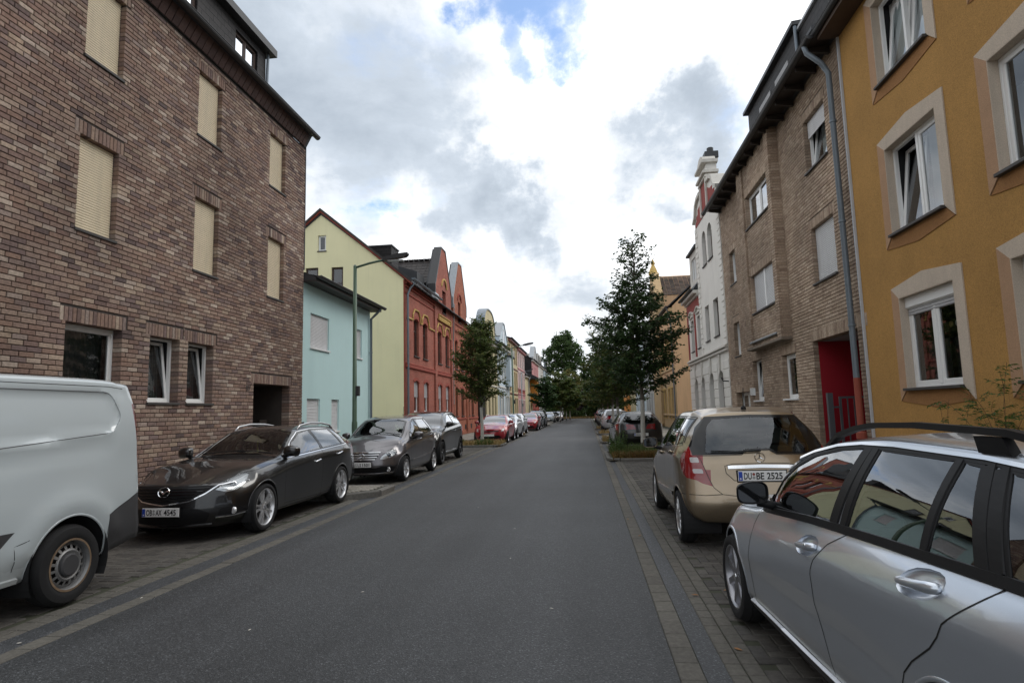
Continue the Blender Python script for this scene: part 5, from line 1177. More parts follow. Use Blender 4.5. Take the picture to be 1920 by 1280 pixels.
def rounded(P, r, n=3):
    """polygon with rounded corners; r one radius or one per corner"""
    out = []; k = len(P); R = r if isinstance(r, (list, tuple)) else [r]*k
    for i in range(k):
        a, b, c = Vector(P[i-1]), Vector(P[i]), Vector(P[(i+1) % k]); u, v = (a-b), (c-b); q = min(R[i], u.length*.45, v.length*.45)
        if q < .003: out.append(tuple(b)); continue
        p0, p1 = b+u.normalized()*q, b+v.normalized()*q
        for j in range(n+1): t = j/n; out.append(tuple(p0*(1-t)**2+b*2*t*(1-t)+p1*t*t))
    return out
def circle(c, r, n=22, a0=0, a1=2*PI): return [(c[0]+r*math.cos(a0+(a1-a0)*i/n), c[1]+r*math.sin(a0+(a1-a0)*i/n)) for i in range(n)]

class Car:
    """body surface from smooth section curves; d = metres behind the front axle, local axes: x right, y forward, z up"""
    def __init__(s, S, res=1.0):
        s.S = S; s.F = {k: pchip(v) for k, v in S['c'].items()}
        d0, d1 = S['d0'], S['d1']; s.d0, s.d1 = d0, d1
        N = pchip(S['nose']); T = pchip(S['tail']); cF, nF, cR, nR = S['plan']; DF, DR = S.get('blend', (1.0, 1.0))
        W0, W1 = s.F['wm'](d0), s.F['wm'](d1)
        def offF(w, z): return N(z)+cF*min(1, abs(w)/W0)**nF
        def offR(w, z): return T(z)+cR*min(1, abs(w)/W1)**nR
        n = int(64*res); ts = [(1-math.cos(PI*i/n))/2 for i in range(n+1)]; ds = [d0+(d1-d0)*(.25*t+.75*i/n) for i, t in enumerate(ts)]
        def place(d, w, z):
            b0 = 1-smoothstep(0, DF, d-d0); b1 = 1-smoothstep(0, DR, d1-d)
            return (w, -(d+offF(w, z)*b0-offR(w, z)*b1), z)
        rings = [s.ring(d, res) for d in ds]; K = len(rings[0])
        bm = bmesh.new(); V = [[bm.verts.new(place(d, w, z)) for w, z in r] for d, r in zip(ds, rings)]
        for i in range(len(ds)-1):
            for j in range(K-1):
                bm.faces.new((V[i][j], V[i][j+1], V[i+1][j+1], V[i+1][j]))
        M_ = int(10*res)
        for e in (0, len(ds)-1):
            r = rings[e]; d = ds[e]; fr = [1-(c/M_)**1.25 for c in range(M_+1)]
            C = [[V[e][j]]+[bm.verts.new(place(d, w*f, z)) for f in fr[1:]] for j, (w, z) in enumerate(r)]
            for j in range(K-1):
                for c in range(M_):
                    q = (C[j][c], C[j][c+1], C[j+1][c+1], C[j+1][c]); bm.faces.new(q if e == 0 else q[::-1])
        bmesh.ops.remove_doubles(bm, verts=bm.verts, dist=.0004)
        bmesh.ops.recalc_face_normals(bm, faces=bm.faces)
        t = max(bm.faces, key=lambda f: f.calc_center_median().x)
        if t.normal.x < 0: bmesh.ops.reverse_faces(bm, faces=bm.faces)
        s.bm = bm; s.lay = bm.faces.layers.int.new('tag'); s.tags = {}; bm.normal_update()
        s.bvh = BVHTree.FromBMesh(bm)
    def ring(s, d, res):
        F = {k: f(d) for k, f in s.F.items()}; P = []
        zb, wb, zm, wm, zs, ws, zr, wr, zc = (F[k] for k in ('zb', 'wb', 'zm', 'wm', 'zs', 'ws', 'zr', 'wr', 'zc'))
        zk, wk = F.get('zk'), F.get('wk')
        P += [(0, zb-.0), (wb*.5, zb), (wb-.05, zb), (wb, zb+.02)]
        r = min(.05, (zm-zb)*.4)
        low = pchip([(zb+.02, wb), (zb+.02+(zm-zb)*.35, wb+(wm-wb)*.72), (zm, wm)]+([(zk, wk)] if zk else [(zs, ws)]))
        n1 = int(12*res); zt = zk or zs
        P += [(low(zb+.02+(zt-zb-.02)*i/n1), zb+.02+(zt-zb-.02)*i/n1) for i in range(1, n1+1)]
        if zk:
            n2 = int(6*res); P += [(wk+(ws-wk)*(i/n2)**1.7, zk+(zs-zk)*i/n2) for i in range(1, n2+1)]
        n3 = int(9*res); bul = min(.025, (zr-zs)*.07)
        P += [(ws+(wr-ws)*i/n3+bul*math.sin(PI*i/n3), zs+(zr-zs)*i/n3) for i in range(1, n3+1)]
        n4 = int(13*res); e = 2/s.S.get('crown', 2.4)
        P += [(wr*max(0, math.cos(PI/2*i/n4))**e if i < n4 else 0, zr+(zc-zr)*math.sin(PI/2*i/n4)**e) for i in range(1, n4+1)]
        return P
    @staticmethod
    def axis(phi):
        p = math.radians(phi); v = Vector((math.sin(p), math.cos(p), 0)); h = Vector((math.cos(p), -math.sin(p), 0)) if phi <= 90 else Vector((-math.cos(p), -math.sin(p), 0)); return v, h
    def cut(s, tag_, poly, phi, over=None, dr=None, zr=None, nmin=.15, top=False):
        """mark the faces inside a polygon projected along phi (0 front, 90 side, 180 rear; top=True: from above, (x, d))"""
        bm = s.bm; v, h = s.axis(phi)
        if top: v = Vector((0, 0, 1)); A, B = Vector((1, 0, 0)), Vector((0, -1, 0))
        else: A, B = h, Vector((0, 0, 1))
        a0, a1 = min(p[0] for p in poly)-.02, max(p[0] for p in poly)+.02; b0, b1 = min(p[1] for p in poly)-.02, max(p[1] for p in poly)+.02
        tid = s.tags.setdefault(tag_, len(s.tags)+1); ov = [s.tags.get(o, -1) for o in (over or ())]
        def ok(f):
            if f.normal.dot(v) < nmin: return False
            t = f[s.lay]
            if over and t not in ov: return False
            if t and over is not None and t not in ov: return False
            if t and over is None: return False
            lo = [1e9, 1e9]; hi = [-1e9, -1e9]
            for w in f.verts:
                p, q = w.co.dot(A), w.co.dot(B); lo[0] = min(lo[0], p); hi[0] = max(hi[0], p); lo[1] = min(lo[1], q); hi[1] = max(hi[1], q)
            if hi[0] < a0 or lo[0] > a1 or hi[1] < b0 or lo[1] > b1: return False
            c = f.calc_center_median()
            if dr and not dr[0] <= -c.y <= dr[1]: return False
            if zr and not zr[0] <= c.z <= zr[1]: return False
            return True
        for i in range(len(poly)):
            p, q = poly[i], poly[(i+1) % len(poly)]; dx, dy = q[0]-p[0], q[1]-p[1]
            if dx*dx+dy*dy < 1e-8: continue
            no = (A*(-dy)+B*dx).normalized(); co = A*p[0]+B*p[1]
            l0, l1 = min(p[0], q[0])-.012, max(p[0], q[0])+.012; m0, m1 = min(p[1], q[1])-.012, max(p[1], q[1])+.012
            fs = []
            for f in bm.faces:
                if not ok(f): continue
                aa = [w.co.dot(A) for w in f.verts]; bb = [w.co.dot(B) for w in f.verts]
                if max(aa) < l0 or min(aa) > l1 or max(bb) < m0 or min(bb) > m1: continue
                fs.append(f)
            if not fs: continue
            es = {e for f in fs for e in f.edges}; vs = {w for f in fs for w in f.verts}
            bmesh.ops.bisect_plane(bm, geom=list(vs)+list(es)+fs, dist=.0003, plane_co=co, plane_no=no)
        for f in bm.faces:
            if not ok(f): continue
            c = f.calc_center_median()
            if inside(c.dot(A), c.dot(B), poly): f[s.lay] = tid
        return tid
    def hit(s, a, z, phi, back=6.0, top=False):
        if (top or phi in (0, 180)) and a < .0015:
            if a > -.0015: a = .0016
            else:
                q = s.hit(-a, z, phi, back, top)
                return q and (Vector((-q[0].x, q[0].y, q[0].z)), Vector((-q[1].x, q[1].y, q[1].z)))
        if top: o = Vector((a, -z, 5)); r = s.bvh.ray_cast(o, Vector((0, 0, -1)))
        else: v, h = s.axis(phi); r = s.bvh.ray_cast(h*a+v*back+Vector((0, 0, z)), -v)
        if r[0] is None: return None
        n = r[1]
        return r[0], n
    def ribbon(s, pts, phi, w, off=.0012, closed=False, step=.03, top=False, thick=0.0):
        """strip of width w lying on the surface along projected points"""
        P = []; seq = pts+[pts[0]] if closed else pts
        for p, q in zip(seq, seq[1:]):
            L = math.hypot(q[0]-p[0], q[1]-p[1]); n = max(1, int(L/step))
            P += [(p[0]+(q[0]-p[0])*i/n, p[1]+(q[1]-p[1])*i/n) for i in range(n)]
        if not closed: P.append(pts[-1])
        H = [s.hit(a, z, phi, top=top) for a, z in P]; H = [h for h in H if h]
        mb = MB(); k = len(H); vs = []
        for i, (p, n) in enumerate(H):
            a = H[(i-1) % k if closed else max(0, i-1)][0]; b = H[(i+1) % k if closed else min(k-1, i+1)][0]
            t = (b-a); t = t.normalized() if t.length > 1e-6 else Vector((0, 1, 0)); u = n.cross(t).normalized(); p = p+n*off
            if thick: vs += [tuple(p-u*w/2-n*(off+.004)), tuple(p-u*w/2*.8+n*thick), tuple(p+u*w/2*.8+n*thick), tuple(p+u*w/2-n*(off+.004))]
            else: vs += [tuple(p-u*w/2), tuple(p+u*w/2)]
        m = 4 if thick else 2; fs = []
        for i in range(k if closed else k-1):
            j = (i+1) % k
            for c in range(m-1): fs.append((i*m+c, i*m+c+1, j*m+c+1, j*m+c))
        mb.add(vs, fs); return mb
    def extract(s):
        """split the half body by tag; returns {tag: (verts, faces, normals)} for the right half"""
        bm = s.bm; bm.normal_update(); inv = {v: k for k, v in s.tags.items()}; out = {}
        for f in bm.faces: out.setdefault(inv.get(f[s.lay], 'body'), []).append(f)
        res = {}
        for k, fs in out.items():
            idx = {}; vs = []; ns = []; F = []
            for f in fs:
                r = []
                for w in f.verts:
                    if w not in idx: idx[w] = len(vs); vs.append(tuple(w.co)); ns.append(tuple(w.normal))
                    r.append(idx[w])
                F.append(tuple(r))
            res[k] = (vs, F, ns)
        return res
def half_mesh(name, part, mat, mirror='both', off=0.0, flat=False):
    """mesh of a body piece: 'both' = welded halves, 'R' / 'L' = one side"""
    vs, fs, ns = part; V = []; F = []; NN = []
    if mirror in ('both', 'R'):
        V += [(v[0]+n[0]*off, v[1]+n[1]*off, v[2]+n[2]*off) for v, n in zip(vs, ns)]; NN += list(ns); F += list(fs)
    if mirror in ('both', 'L'):
        o = len(V); mp = {}
        for i, (v, n) in enumerate(zip(vs, ns)):
            if mirror == 'both' and abs(v[0]) < 1e-5: mp[i] = i
            else: mp[i] = len(V); V.append((-(v[0]+n[0]*off), v[1]+n[1]*off, v[2]+n[2]*off)); NN.append((-n[0], n[1], n[2]))
        F += [tuple(mp[i] for i in reversed(f)) for f in fs]
    if mirror == 'both':
        for i, (v, n) in enumerate(zip(V, NN)):
            if abs(v[0]) < 1e-5: l = math.hypot(n[1], n[2]) or 1; NN[i] = (0, n[1]/l, n[2]/l)
    me = bpy.data.meshes.new(name); me.from_pydata(V, [], F); me.materials.append(M[mat] if isinstance(mat, str) else mat); me.shade_smooth()
    if not flat: me.normals_split_custom_set_from_vertices(NN)
    return me
class Twin:
    """a small mesh and its mirror image across the car's middle, each an object of its own"""
    def __init__(s, mb): s.mb = mb
    def build(s, name, mat, root, **k): s.mb.build(name, mat, root, **k); return flip(s.mb).build(name, mat, root, **k)
both = Twin
def flip(mb): m2 = MB(); m2.v = [(-x, y, z) for x, y, z in mb.v]; m2.f = [tuple(reversed(f)) for f in mb.f]; m2.m = list(mb.m); return m2

_wheels = {}
def wheel_meshes(R, r, wd, style, rim_mat):
    key = (R, r, wd, style, rim_mat)
    if key in _wheels: return _wheels[key]
    h = wd/2; mb = MB(); rr = R-r
    mb.lathe([(r-.012, h-.02), (r+.004, h-.004), (r+rr*.35, h+.008), (r+rr*.75, h-.002), (R-.018, h-.022), (R-.004, h-.045), (R, h*.45), (R-.008, h*.43), (R-.008, h*.38), (R, h*.36), (R, -h*.36), (R-.008, -h*.38), (R-.008, -h*.43), (R, -h*.45), (R-.004, -h+.045), (R-.018, -h+.022), (r+rr*.5, -h-.004), (r, -h+.02)], 40, 'x')
    tyre = mb.mesh('wheel', 'tyre', True); auto_smooth(tyre, 40)
    mb = MB(); x0 = h-.012
    mb.lathe([(r-.012, x0-.02), (r+.008, x0-.004), (r+.008, x0+.008), (r-.006, x0+.008), (r-.016, x0-.006), (r-.03, x0-.07), (r-.03, -h+.02)], 40, 'x')
    extra = []
    def spoke(an, r0, r1, w0, w1, xa, xb, th=.03, tw=0.0):
        ca, sa = math.cos(an), math.sin(an); cb, sb = math.cos(an+tw), math.sin(an+tw)
        def P(rad, off, x, e): c, s_ = (ca, sa) if e == 0 else (cb, sb); return (x, rad*c-off*s_, rad*s_+off*c)
        vs = []
        for e, (rad, w, x) in enumerate(((r0, w0, xa), (r1, w1, xb))):
            vs += [P(rad, -w/2, x-th, e), P(rad, -w/2*.75, x, e), P(rad, w/2*.75, x, e), P(rad, w/2, x-th, e)]
        mb.add(vs, [(0, 1, 5, 4), (1, 2, 6, 5), (2, 3, 7, 6), (0, 4, 7, 3)])
    if style == 'twin5':
        for i in range(5):
            a = 2*PI*i/5+PI/2
            for sg in (-1, 1): spoke(a+sg*.09, .055, r-.01, .04, .034, x0-.012, x0-.008, tw=sg*.12)
        mb.lathe([(0, x0-.012), (.04, x0-.012), (.068, x0-.02), (.075, x0-.05)], 20, 'x')
    elif style == 'five':
        for i in range(5): a = 2*PI*i/5+PI/2; spoke(a, .05, r-.008, .09, .075, x0-.012, x0-.006)
        mb.lathe([(0, x0-.008), (.035, x0-.008), (.07, x0-.02), (.075, x0-.05)], 20, 'x')
    elif style == 'seven':
        for i in range(7): a = 2*PI*i/7+PI/2; spoke(a, .05, r-.008, .065, .055, x0-.014, x0-.006)
        mb.lathe([(0, x0-.008), (.035, x0-.008), (.07, x0-.02), (.075, x0-.05)], 20, 'x')
    elif style == 'cover':
        mb.lathe([(r-.006, x0+.004), (r*.93, x0+.006), (r*.9, x0-.004)], 40, 'x')
        for i in range(12): a = 2*PI*i/12; spoke(a, .07, r*.93, .03, .045, x0+.006, x0+.002, th=.02)
        mb.lathe([(0, x0+.014), (.05, x0+.012), (.09, x0+.004), (.1, x0-.02)], 24, 'x')
    elif style == 'steel':
        n = 16; ra, rb = r*.60, r*.80; xa, xb = x0-.012, x0-.03
        mb.lathe([(0, x0-.03), (r*.35, x0-.03), (ra*.93, x0-.004), (ra, xa)], 32, 'x'); mb.lathe([(rb, xb), (r*.86, x0-.045), (r*.9, x0-.05), (r-.02, x0-.02)], 32, 'x')
        for i in range(n):
            a0, a1 = 2*PI*i/n, 2*PI*(i+1)/n; q = (a1-a0)*.2
            pts = [(ra, a0), (ra, a0+q), (ra, a1-q), (ra, a1)]; Q = [(rb, a0), (rb, a0+q), (rb, a1-q), (rb, a1)]
            def PP(rad, an, x): return (x, rad*math.cos(an), rad*math.sin(an))
            for u in (0, 2): mb.quad(PP(ra, pts[u][1], xa), PP(ra, pts[u+1][1], xa), PP(rb, pts[u+1][1], xb), PP(rb, pts[u][1], xb))
            m0, m1 = ra+(rb-ra)*.18, ra+(rb-ra)*.82; mb.quad(PP(ra, a0+q, xa), PP(ra, a1-q, xa), PP(m0, a1-q*1.5, xa-.004), PP(m0, a0+q*1.5, xa-.004)); mb.quad(PP(m1, a0+q*1.5, xb+.003), PP(m1, a1-q*1.5, xb+.003), PP(rb, a1-q, xb), PP(rb, a0+q, xb))
        cap = MB(); cap.lathe([(0, x0+.012), (r*.38, x0+.012), (r*.44, x0+.004), (r*.46, x0-.014)], 28, 'x'); extra.append(('hub_cap', cap.mesh('hub_cap', 'plastic_grey', False)))
        lip = MB(); lip.lathe([(r-.012, x0+.012), (r+.006, x0+.012)], 40, 'x'); extra.append(('rim_edge', lip.mesh('rim_edge', 'rust')))
    if style in ('twin5', 'five', 'seven'):
        cap = MB(); cap.lathe([(0, x0-.002), (.028, x0-.003), (.03, x0-.012)], 16, 'x'); extra.append(('hub_cap', cap.mesh('hub_cap', 'chrome', False)))
        for i in range(5): pass
    rim = mb.mesh('rim', rim_mat, True); auto_smooth(rim, 30)
    mb = MB(); mb.lathe([(0, x0-.085), (r-.03, x0-.085)], 24, 'x'); brk = MB(); brk.lathe([(.08, x0-.07), (r*.78, x0-.07), (r*.78, x0-.09)], 24, 'x')
    extra.append(('brake_disc', brk.mesh('brake_disc', 'alloy_dark' if style != 'steel' else 'lining'))); extra.append(('wheel_back', mb.mesh('wheel_back', 'lining')))
    _wheels[key] = (tyre, rim, extra); return _wheels[key]
def add_wheel(root, x, d, R, r, wd, style, rim_mat, steer=0.0, spin=0.0):
    ty, rim, ex = wheel_meshes(R, r, wd, style, rim_mat)
    w = link('wheel', ty, root); w.location = (x, -d, R); w.rotation_mode = 'XYZ'
    w.rotation_euler = (spin, 0, (0 if x > 0 else PI)+steer)
    link('rim', rim, w)
    for n, m in ex: link(n, m, w)
    return w
def plate(root, txt, x, d, z, rz=0, tilt=0.0, rear=False, w=.52, red=True):
    """German number plate facing +y (front) or -y (rear); text is real lettering"""
    p = MB(); p.cbox(-w/2, w/2, -.006, .004, -.056, .056, .004); b = link('number_plate', p.mesh('number_plate', 'plate_white'), root)
    b.location = (x, -d, z); b.rotation_euler = (tilt, 0, rz+(0 if rear else PI))
    m = MB(); m.cbox(-w/2-.012, w/2+.012, .0, .012, -.072, .066, .004); m.build('plate_frame', 'plastic_black', b)
    m = MB(); m.quad((-w/2+.005, -.0068, -.05), (-w/2+.047, -.0068, -.05), (-w/2+.047, -.0068, .05), (-w/2+.005, -.0068, .05)); m.build('euro_band', 'plate_blue', b)
    def text(s, x0, size, mat, wd, z0=-.0375, name='lettering'):
        cu = bpy.data.curves.new(name, 'FONT'); cu.body = s; cu.size = size; cu.align_x = 'LEFT'; cu.resolution_u = 3; cu.offset = .0022
        to = bpy.data.objects.new(name, cu); COL.objects.link(to); bpy.context.view_layer.update()
        dg = bpy.context.evaluated_depsgraph_get(); me = bpy.data.meshes.new_from_object(to.evaluated_get(dg)); bpy.data.objects.remove(to); bpy.data.curves.remove(cu)
        xs = [v.co.x for v in me.vertices]; ys = [v.co.y for v in me.vertices]; sx = wd/(max(xs)-min(xs)); hh = max(ys)-min(ys); sy = (.075 if name == 'lettering' else size*.7)/hh
        mnx, mny = min(xs), min(ys)
        for v in me.vertices: v.co = ((v.co.x-mnx)*sx+x0, -.0082, (v.co.y-mny)*sy+z0)
        me.materials.clear(); me.materials.append(M[mat]); link(name, me, b)
    a, q = txt.split('|'); k, num = q.split(' ')
    wa = .042*len(a); text(a, -w/2+.062, .1, 'plate_ink', wa)
    x1 = -w/2+.062+wa+.05; wk = .042*len(k); text(k, x1, .1, 'plate_ink', wk); x2 = x1+wk+.03; text(num, x2, .1, 'plate_ink', min(w/2-.016-x2, (.042*len(num))))
    text('D', -w/2+.018, .03, 'plate_white', .015, -.04, 'country_letter')
    m = MB(); m.lathe([(0, -.0085), (.017, -.0085)], 16, 'y', (-w/2+.062+wa+.023, 0, -.018)); m.build('seal', 'seal_grey', b); m = MB(); m.lathe([(0, -.0085), (.015, -.0085)], 16, 'y', (-w/2+.062+wa+.023, 0, .02)); m.build('seal', 'seal_red' if red else 'seal_grey', b)
    return b
def star(r, th=.006):
    """three pointed star in a ring, facing -y"""
    mb = MB()
    for i in range(32):
        a0, a1 = 2*PI*i/32, 2*PI*(i+1)/32
        def P(q, a, y): return (q*math.sin(a), y, q*math.cos(a))
        mb.add([P(r, a0, 0), P(r*.93, a0, -th), P(r*.87, a0, 0), P(r, a1, 0), P(r*.93, a1, -th), P(r*.87, a1, 0)], [(0, 1, 4, 3), (1, 2, 5, 4)])
    for i in range(3):
        a = 2*PI*i/3; t = (r*.9*math.sin(a), 0, r*.9*math.cos(a))
        for sg in (-1, 1):
            b = a+sg*PI/3; e = (r*.17*math.sin(b), 0, r*.17*math.cos(b)); mb.add([(0, -th*2.2, 0), t, e], [(0, 1, 2)])
    return mb
def wing_badge(r, th=.008):
    """oval ring with a pair of spread wings, facing -y"""
    mb = MB(); n = 36
    for i in range(n):
        a0, a1 = 2*PI*i/n, 2*PI*(i+1)/n
        def P(q, a, y): return (q*1.18*math.sin(a), y, q*.95*math.cos(a))
        mb.add([P(r, a0, 0), P(r*.95, a0, -th), P(r*.86, a0, 0), P(r, a1, 0), P(r*.95, a1, -th), P(r*.86, a1, 0)], [(0, 1, 4, 3), (1, 2, 5, 4)])
    for sg in (-1, 1):
        pts = [(0, -.42), (0, -.08), (.35, .22), (.72, .36), (1.02, .3), (1.0, .12), (.62, .02), (.3, -.2)]
        c = (sg*.42*r, -th, .1*r); P = [(sg*p[0]*r, -.001, p[1]*r) for p in pts]
        mb.add([c]+P, [((0, i+1, (i+1) % 8+1) if sg > 0 else (0, (i+1) % 8+1, i+1)) for i in range(8)])
    return mb
def place_badge(root, mb, car, x, z, phi, mat='chrome', name='badge', lift=.004):
    h = car.hit(x, z, phi); p, n = h; o = mb.build(name, mat, root); o.location = p+n*lift
    q = (-n).to_track_quat('Y', 'Z'); o.rotation_mode = 'QUATERNION'; o.rotation_quaternion = q; return o
def mirror_mesh(mat, sx=1.0, sz=1.0):
    """door mirror shell: rounded box open to the rear, domed to the front"""
    mb = MB(); w, h = .115*sx, .083*sz; m = 28; cx, cz = .05+w, .02; vs = []
    def ring(y, k, dx=0.0):
        for j in range(m):
            a = 2*PI*j/m; c_, s_ = math.cos(a), math.sin(a); e = 2/3.6
            x = w*k*math.copysign(abs(c_)**e, c_); z = h*k*math.copysign(abs(s_)**e, s_)
            if z > 0: z *= 1-.22*max(0, x/w)
            else: z *= 1-.12*max(0, -x/w)
            vs.append((cx+x+dx, y, cz+z))
    L = ((-.012, .86), (-.030, .93), (-.034, .98), (-.02, 1.0), (.02, .97), (.055, .85), (.08, .62), (.09, .3))
    for y, k in L: ring(y, k, -.03*max(0, y)/.09)
    n = len(L); fs = [((i*m+j), i*m+(j+1) % m, (i+1)*m+(j+1) % m, (i+1)*m+j) for i in range(n-1) for j in range(m)]+[tuple((n-1)*m+j for j in range(m))]
    mb.add(vs, fs); me = mb.mesh('mirror', mat, True); auto_smooth(me, 50)
    g = MB(); g.poly([vs[j] for j in range(m)]); return me, g
def add_mirrors(root, car, d, z, mat, size=1.0, x_in=None, sides=(-1, 1), glass='mirror_dark'):
    me, g = mirror_mesh(mat, size, size); gm = g.mesh('mirror_glass', glass); p, n = car.hit(d, z-.05, 90)
    a = MB(); a.tube([(-.02, .0, -.075), (.04, .0, -.06), (.11, .005, -.04)], [.035, .026, .03], 8); fm = a.mesh('mirror_foot', 'plastic_black', True)
    for sg in sides:
        o = link('mirror', me, root); o.location = (sg*(p.x-.005), -d, z); o.scale = (sg, 1, 1)
        link('mirror_foot', fm, o); link('mirror_glass', gm, o)
def seats(root, x, d, z, mat, rear=None, zs=1.0):
    for sg in (-1, 1):
        mb = MB(); mb.prism([(-d-.25, z), (-d+.25, z+.02), (-d+.27, z+.14), (-d-.15, z+.12), (-d-.33, z+.68*zs), (-d-.42, z+.66*zs), (-d-.3, z+.05)], sg*x-.23, sg*x+.23, ax='x'); o = mb.build('seat', mat, root)
        mb = MB(); mb.prism([(-d-.40, z+.72*zs), (-d-.31, z+.70*zs), (-d-.33, z+.9*zs), (-d-.39, z+.91*zs)], sg*x-.12, sg*x+.12, ax='x'); mb.tube([(sg*x-.05, -d-.36, z+.62*zs), (sg*x-.05, -d-.36, z+.74*zs)], .008, 5); mb.tube([(sg*x+.05, -d-.36, z+.62*zs), (sg*x+.05, -d-.36, z+.74*zs)], .008, 5); mb.build('headrest', mat, o)
    if rear:
        d2 = rear; mb = MB(); mb.prism([(-d2-.2, z), (-d2+.25, z+.02), (-d2+.27, z+.14), (-d2-.1, z+.12), (-d2-.26, z+.62*zs), (-d2-.35, z+.6*zs)], -.62, .62, ax='x'); o = mb.build('rear_bench', mat, root)
        for xx in (-.4, .4): mb = MB(); mb.prism([(-d2-.34, z+.63*zs), (-d2-.25, z+.62*zs), (-d2-.27, z+.8*zs), (-d2-.33, z+.81*zs)], xx-.11, xx+.11, ax='x'); mb.build('headrest', mat, o)
def steering(root, x, d, z):
    mb = MB(); c = Vector((x, -d, z)); P = []
    for i in range(21): a = 2*PI*i/20; P.append(tuple(c+Vector((.18*math.cos(a), -.07*math.sin(a), .165*math.sin(a)))))
    mb.tube(P, .014, 6); mb.box(x-.17, x+.17, -d-.01, -d+.02, z-.025, z+.025); mb.build('steering_wheel', 'plastic_black', root)
def wiper(root, car, pts, phi, name='wiper', w=.02):
    P = [car.hit(a, z, phi) for a, z in pts]; P = [p+n*.025 for p, n in P]; mb = MB(); mb.tube(P, [.012]+[.008]*(len(P)-1), 6); mb.build(name, 'plastic_black', root)

def finish(root, S, car, paint, spec):
    """turn the tagged half body into parts. spec: tag -> (name, material, mode, parent tag)"""
    E = car.extract(); objs = {}
    order = ['body']+[t for t in car.tags if t in E]
    for t in order:
        nm, mat, mode, par = spec.get(t, ('body', 'PAINT', 'both', None))
        if nm is None: continue
        mat = paint if mat == 'PAINT' else mat
        for sd in (('both',) if mode == 'both' else ('R', 'L')):
            me = half_mesh(nm, E[t], mat, sd); p = root
            if par: p = objs.get((par, sd)) or objs.get((par, 'both')) or root
            objs[(t, sd)] = link(nm, me, p)
    # dark lining behind everything that is not glass
    V = []; F = []; NN = []
    for t, (vs, fs, ns) in E.items():
        if spec.get(t, ('body',))[0] is None or spec.get(t, ('', '', '', ''))[1] in ('car_glass', 'car_glass_dark', 'lamp_glass', 'screen_glass'): continue
        o = len(V); V += vs; NN += ns; F += [tuple(i+o for i in f) for f in fs]
    me = half_mesh('lining', (V, F, NN), 'lining', 'both', off=-.025); link('lining', me, root)
    return objs
# ------------------------------------------------------------------ shared pieces of a car
def arches(car, spec, fd, rd, R, z):
    for d in (fd, rd):
        car.cut('arch', circle((d, z), R, 24), 90, nmin=-.2, zr=(0, z+R+.05)); 
    spec['arch'] = (None, None, None, None)
def arch_details(root, car, fd, rd, R, z, lip='body', mat='lining', xo=.9, paint=None):
    for d in (fd, rd):
        P = [p for p in circle((d, z), R+.006, 40, -.35, PI+.35) if p[1] > .2]
        rb = car.ribbon(P, 90, .022, off=.0005, step=.05, thick=.003); both(rb).build('wheel_arch_lip', paint or 'plastic_black', root, smooth=True)
        mb = MB(); n = 24; vs = []; r = R+.012
        h = car.hit(d, z+R+.04, 90); x1 = (h[0].x if h else xo)-.015; x0 = x1-.42
        for i in range(n+1):
            a = -.45+(PI+.9)*i/n; vs += [(x0, -d+r*math.cos(a), z+r*math.sin(a)), (x1, -d+r*math.cos(a), z+r*math.sin(a))]
        fs = [(2*i, 2*i+1, 2*i+3, 2*i+2) for i in range(n)]; mb.add(vs, fs); mb.poly([vs[2*i] for i in range(n+1)])
        both(mb).build('wheel_arch', 'lining', root)
def headlamp_inner(root, objs, tag_, car, c, r, phi=0, mat='reflector', back=.05):
    """bowl, projector lenses and bright rings behind the clear cover"""
    for sd in ('R', 'L'):
        o = objs.get((tag_, sd))
        if not o: continue
        me = o.data.copy(); me.materials.clear(); me.materials.append(M[mat]); n0 = [v.normal.copy() for v in o.data.vertices]
        for v, n in zip(me.vertices, n0): v.co -= n*.022
        link('reflector', me, o); s = 1 if sd == 'R' else -1
        for cx, cz, rr in c:
            h = car.hit(cx, cz, phi)
            if not h: continue
            p, n = h; d = Vector((n.x*.6, n.y, n.z*.3)).normalized(); q = d.to_track_quat('Z', 'Y').to_matrix()
            for nm, prof, mt in (('lamp_lens', [(0, .012), (rr*.55, .009), (rr*.9, -.004), (rr*.98, -.014)], 'lens'), ('lamp_ring', [(rr*.98, -.012), (rr*1.1, .0), (rr*1.28, .004), (rr*1.36, -.012)], 'chrome')):
                mb = MB(); mb.lathe(prof, 20, 'z'); b = p-n*.016
                mb.v = [tuple(b+q @ Vector(v)) for v in mb.v]; mb.v = [(s*x, y, z) for x, y, z in mb.v]; mb.build(nm, mt, o, smooth=True)
def handle(root, car, d, z, mat, L=.2, both_=True, objs=None, door=None, slope=.03):
    for sd, s in (('R', 1), ('L', -1)):
        P = []; 
        for t in (0, .15, .5, .85, 1): p, n = car.hit(d-L/2+L*t, z+slope*(t-.5), 90); P.append(p+n*(.028 if 0 < t < 1 else .002))
        mb = MB(); mb.tube([(s*p.x, p.y, p.z) for p in P], [.014, .017, .016, .017, .014], 8)
        par = (objs or {}).get((door, sd)) or root
        o = mb.build('handle', mat, par, smooth=True)
        q = car.ribbon([(d-L*.35, z+.005), (d+L*.35, z+.005)], 90, .06, off=.0015); 
        if s < 0: q = flip(q)
        q.build('handle_recess', 'rubber', o)
def dlo(car, spec, wins, door, glass='car_glass'):
    """side windows with doors behind them"""
    for i, P in enumerate(wins):
        car.cut('win%d' % i, P, 90, nmin=.1); spec['win%d' % i] = ('side_window', glass, 'side', None)
def seams(root, car, lines, phi=90, w=.007, mat='rubber', name='seam', top=False, mirror=True):
    mb = MB()
    for pts in lines:
        r = car.ribbon(pts, phi, w, off=.0009, top=top); mb.add(r.v, r.f)
    (both(mb) if mirror else mb).build(name, mat, root)
def trims(root, car, pts, w, mat, phi=90, name='window_trim', closed=True, off=.0015, thick=.004):
    both(car.ribbon(pts, phi, w, off=off, closed=closed, thick=thick)).build(name, mat, root, smooth=False)

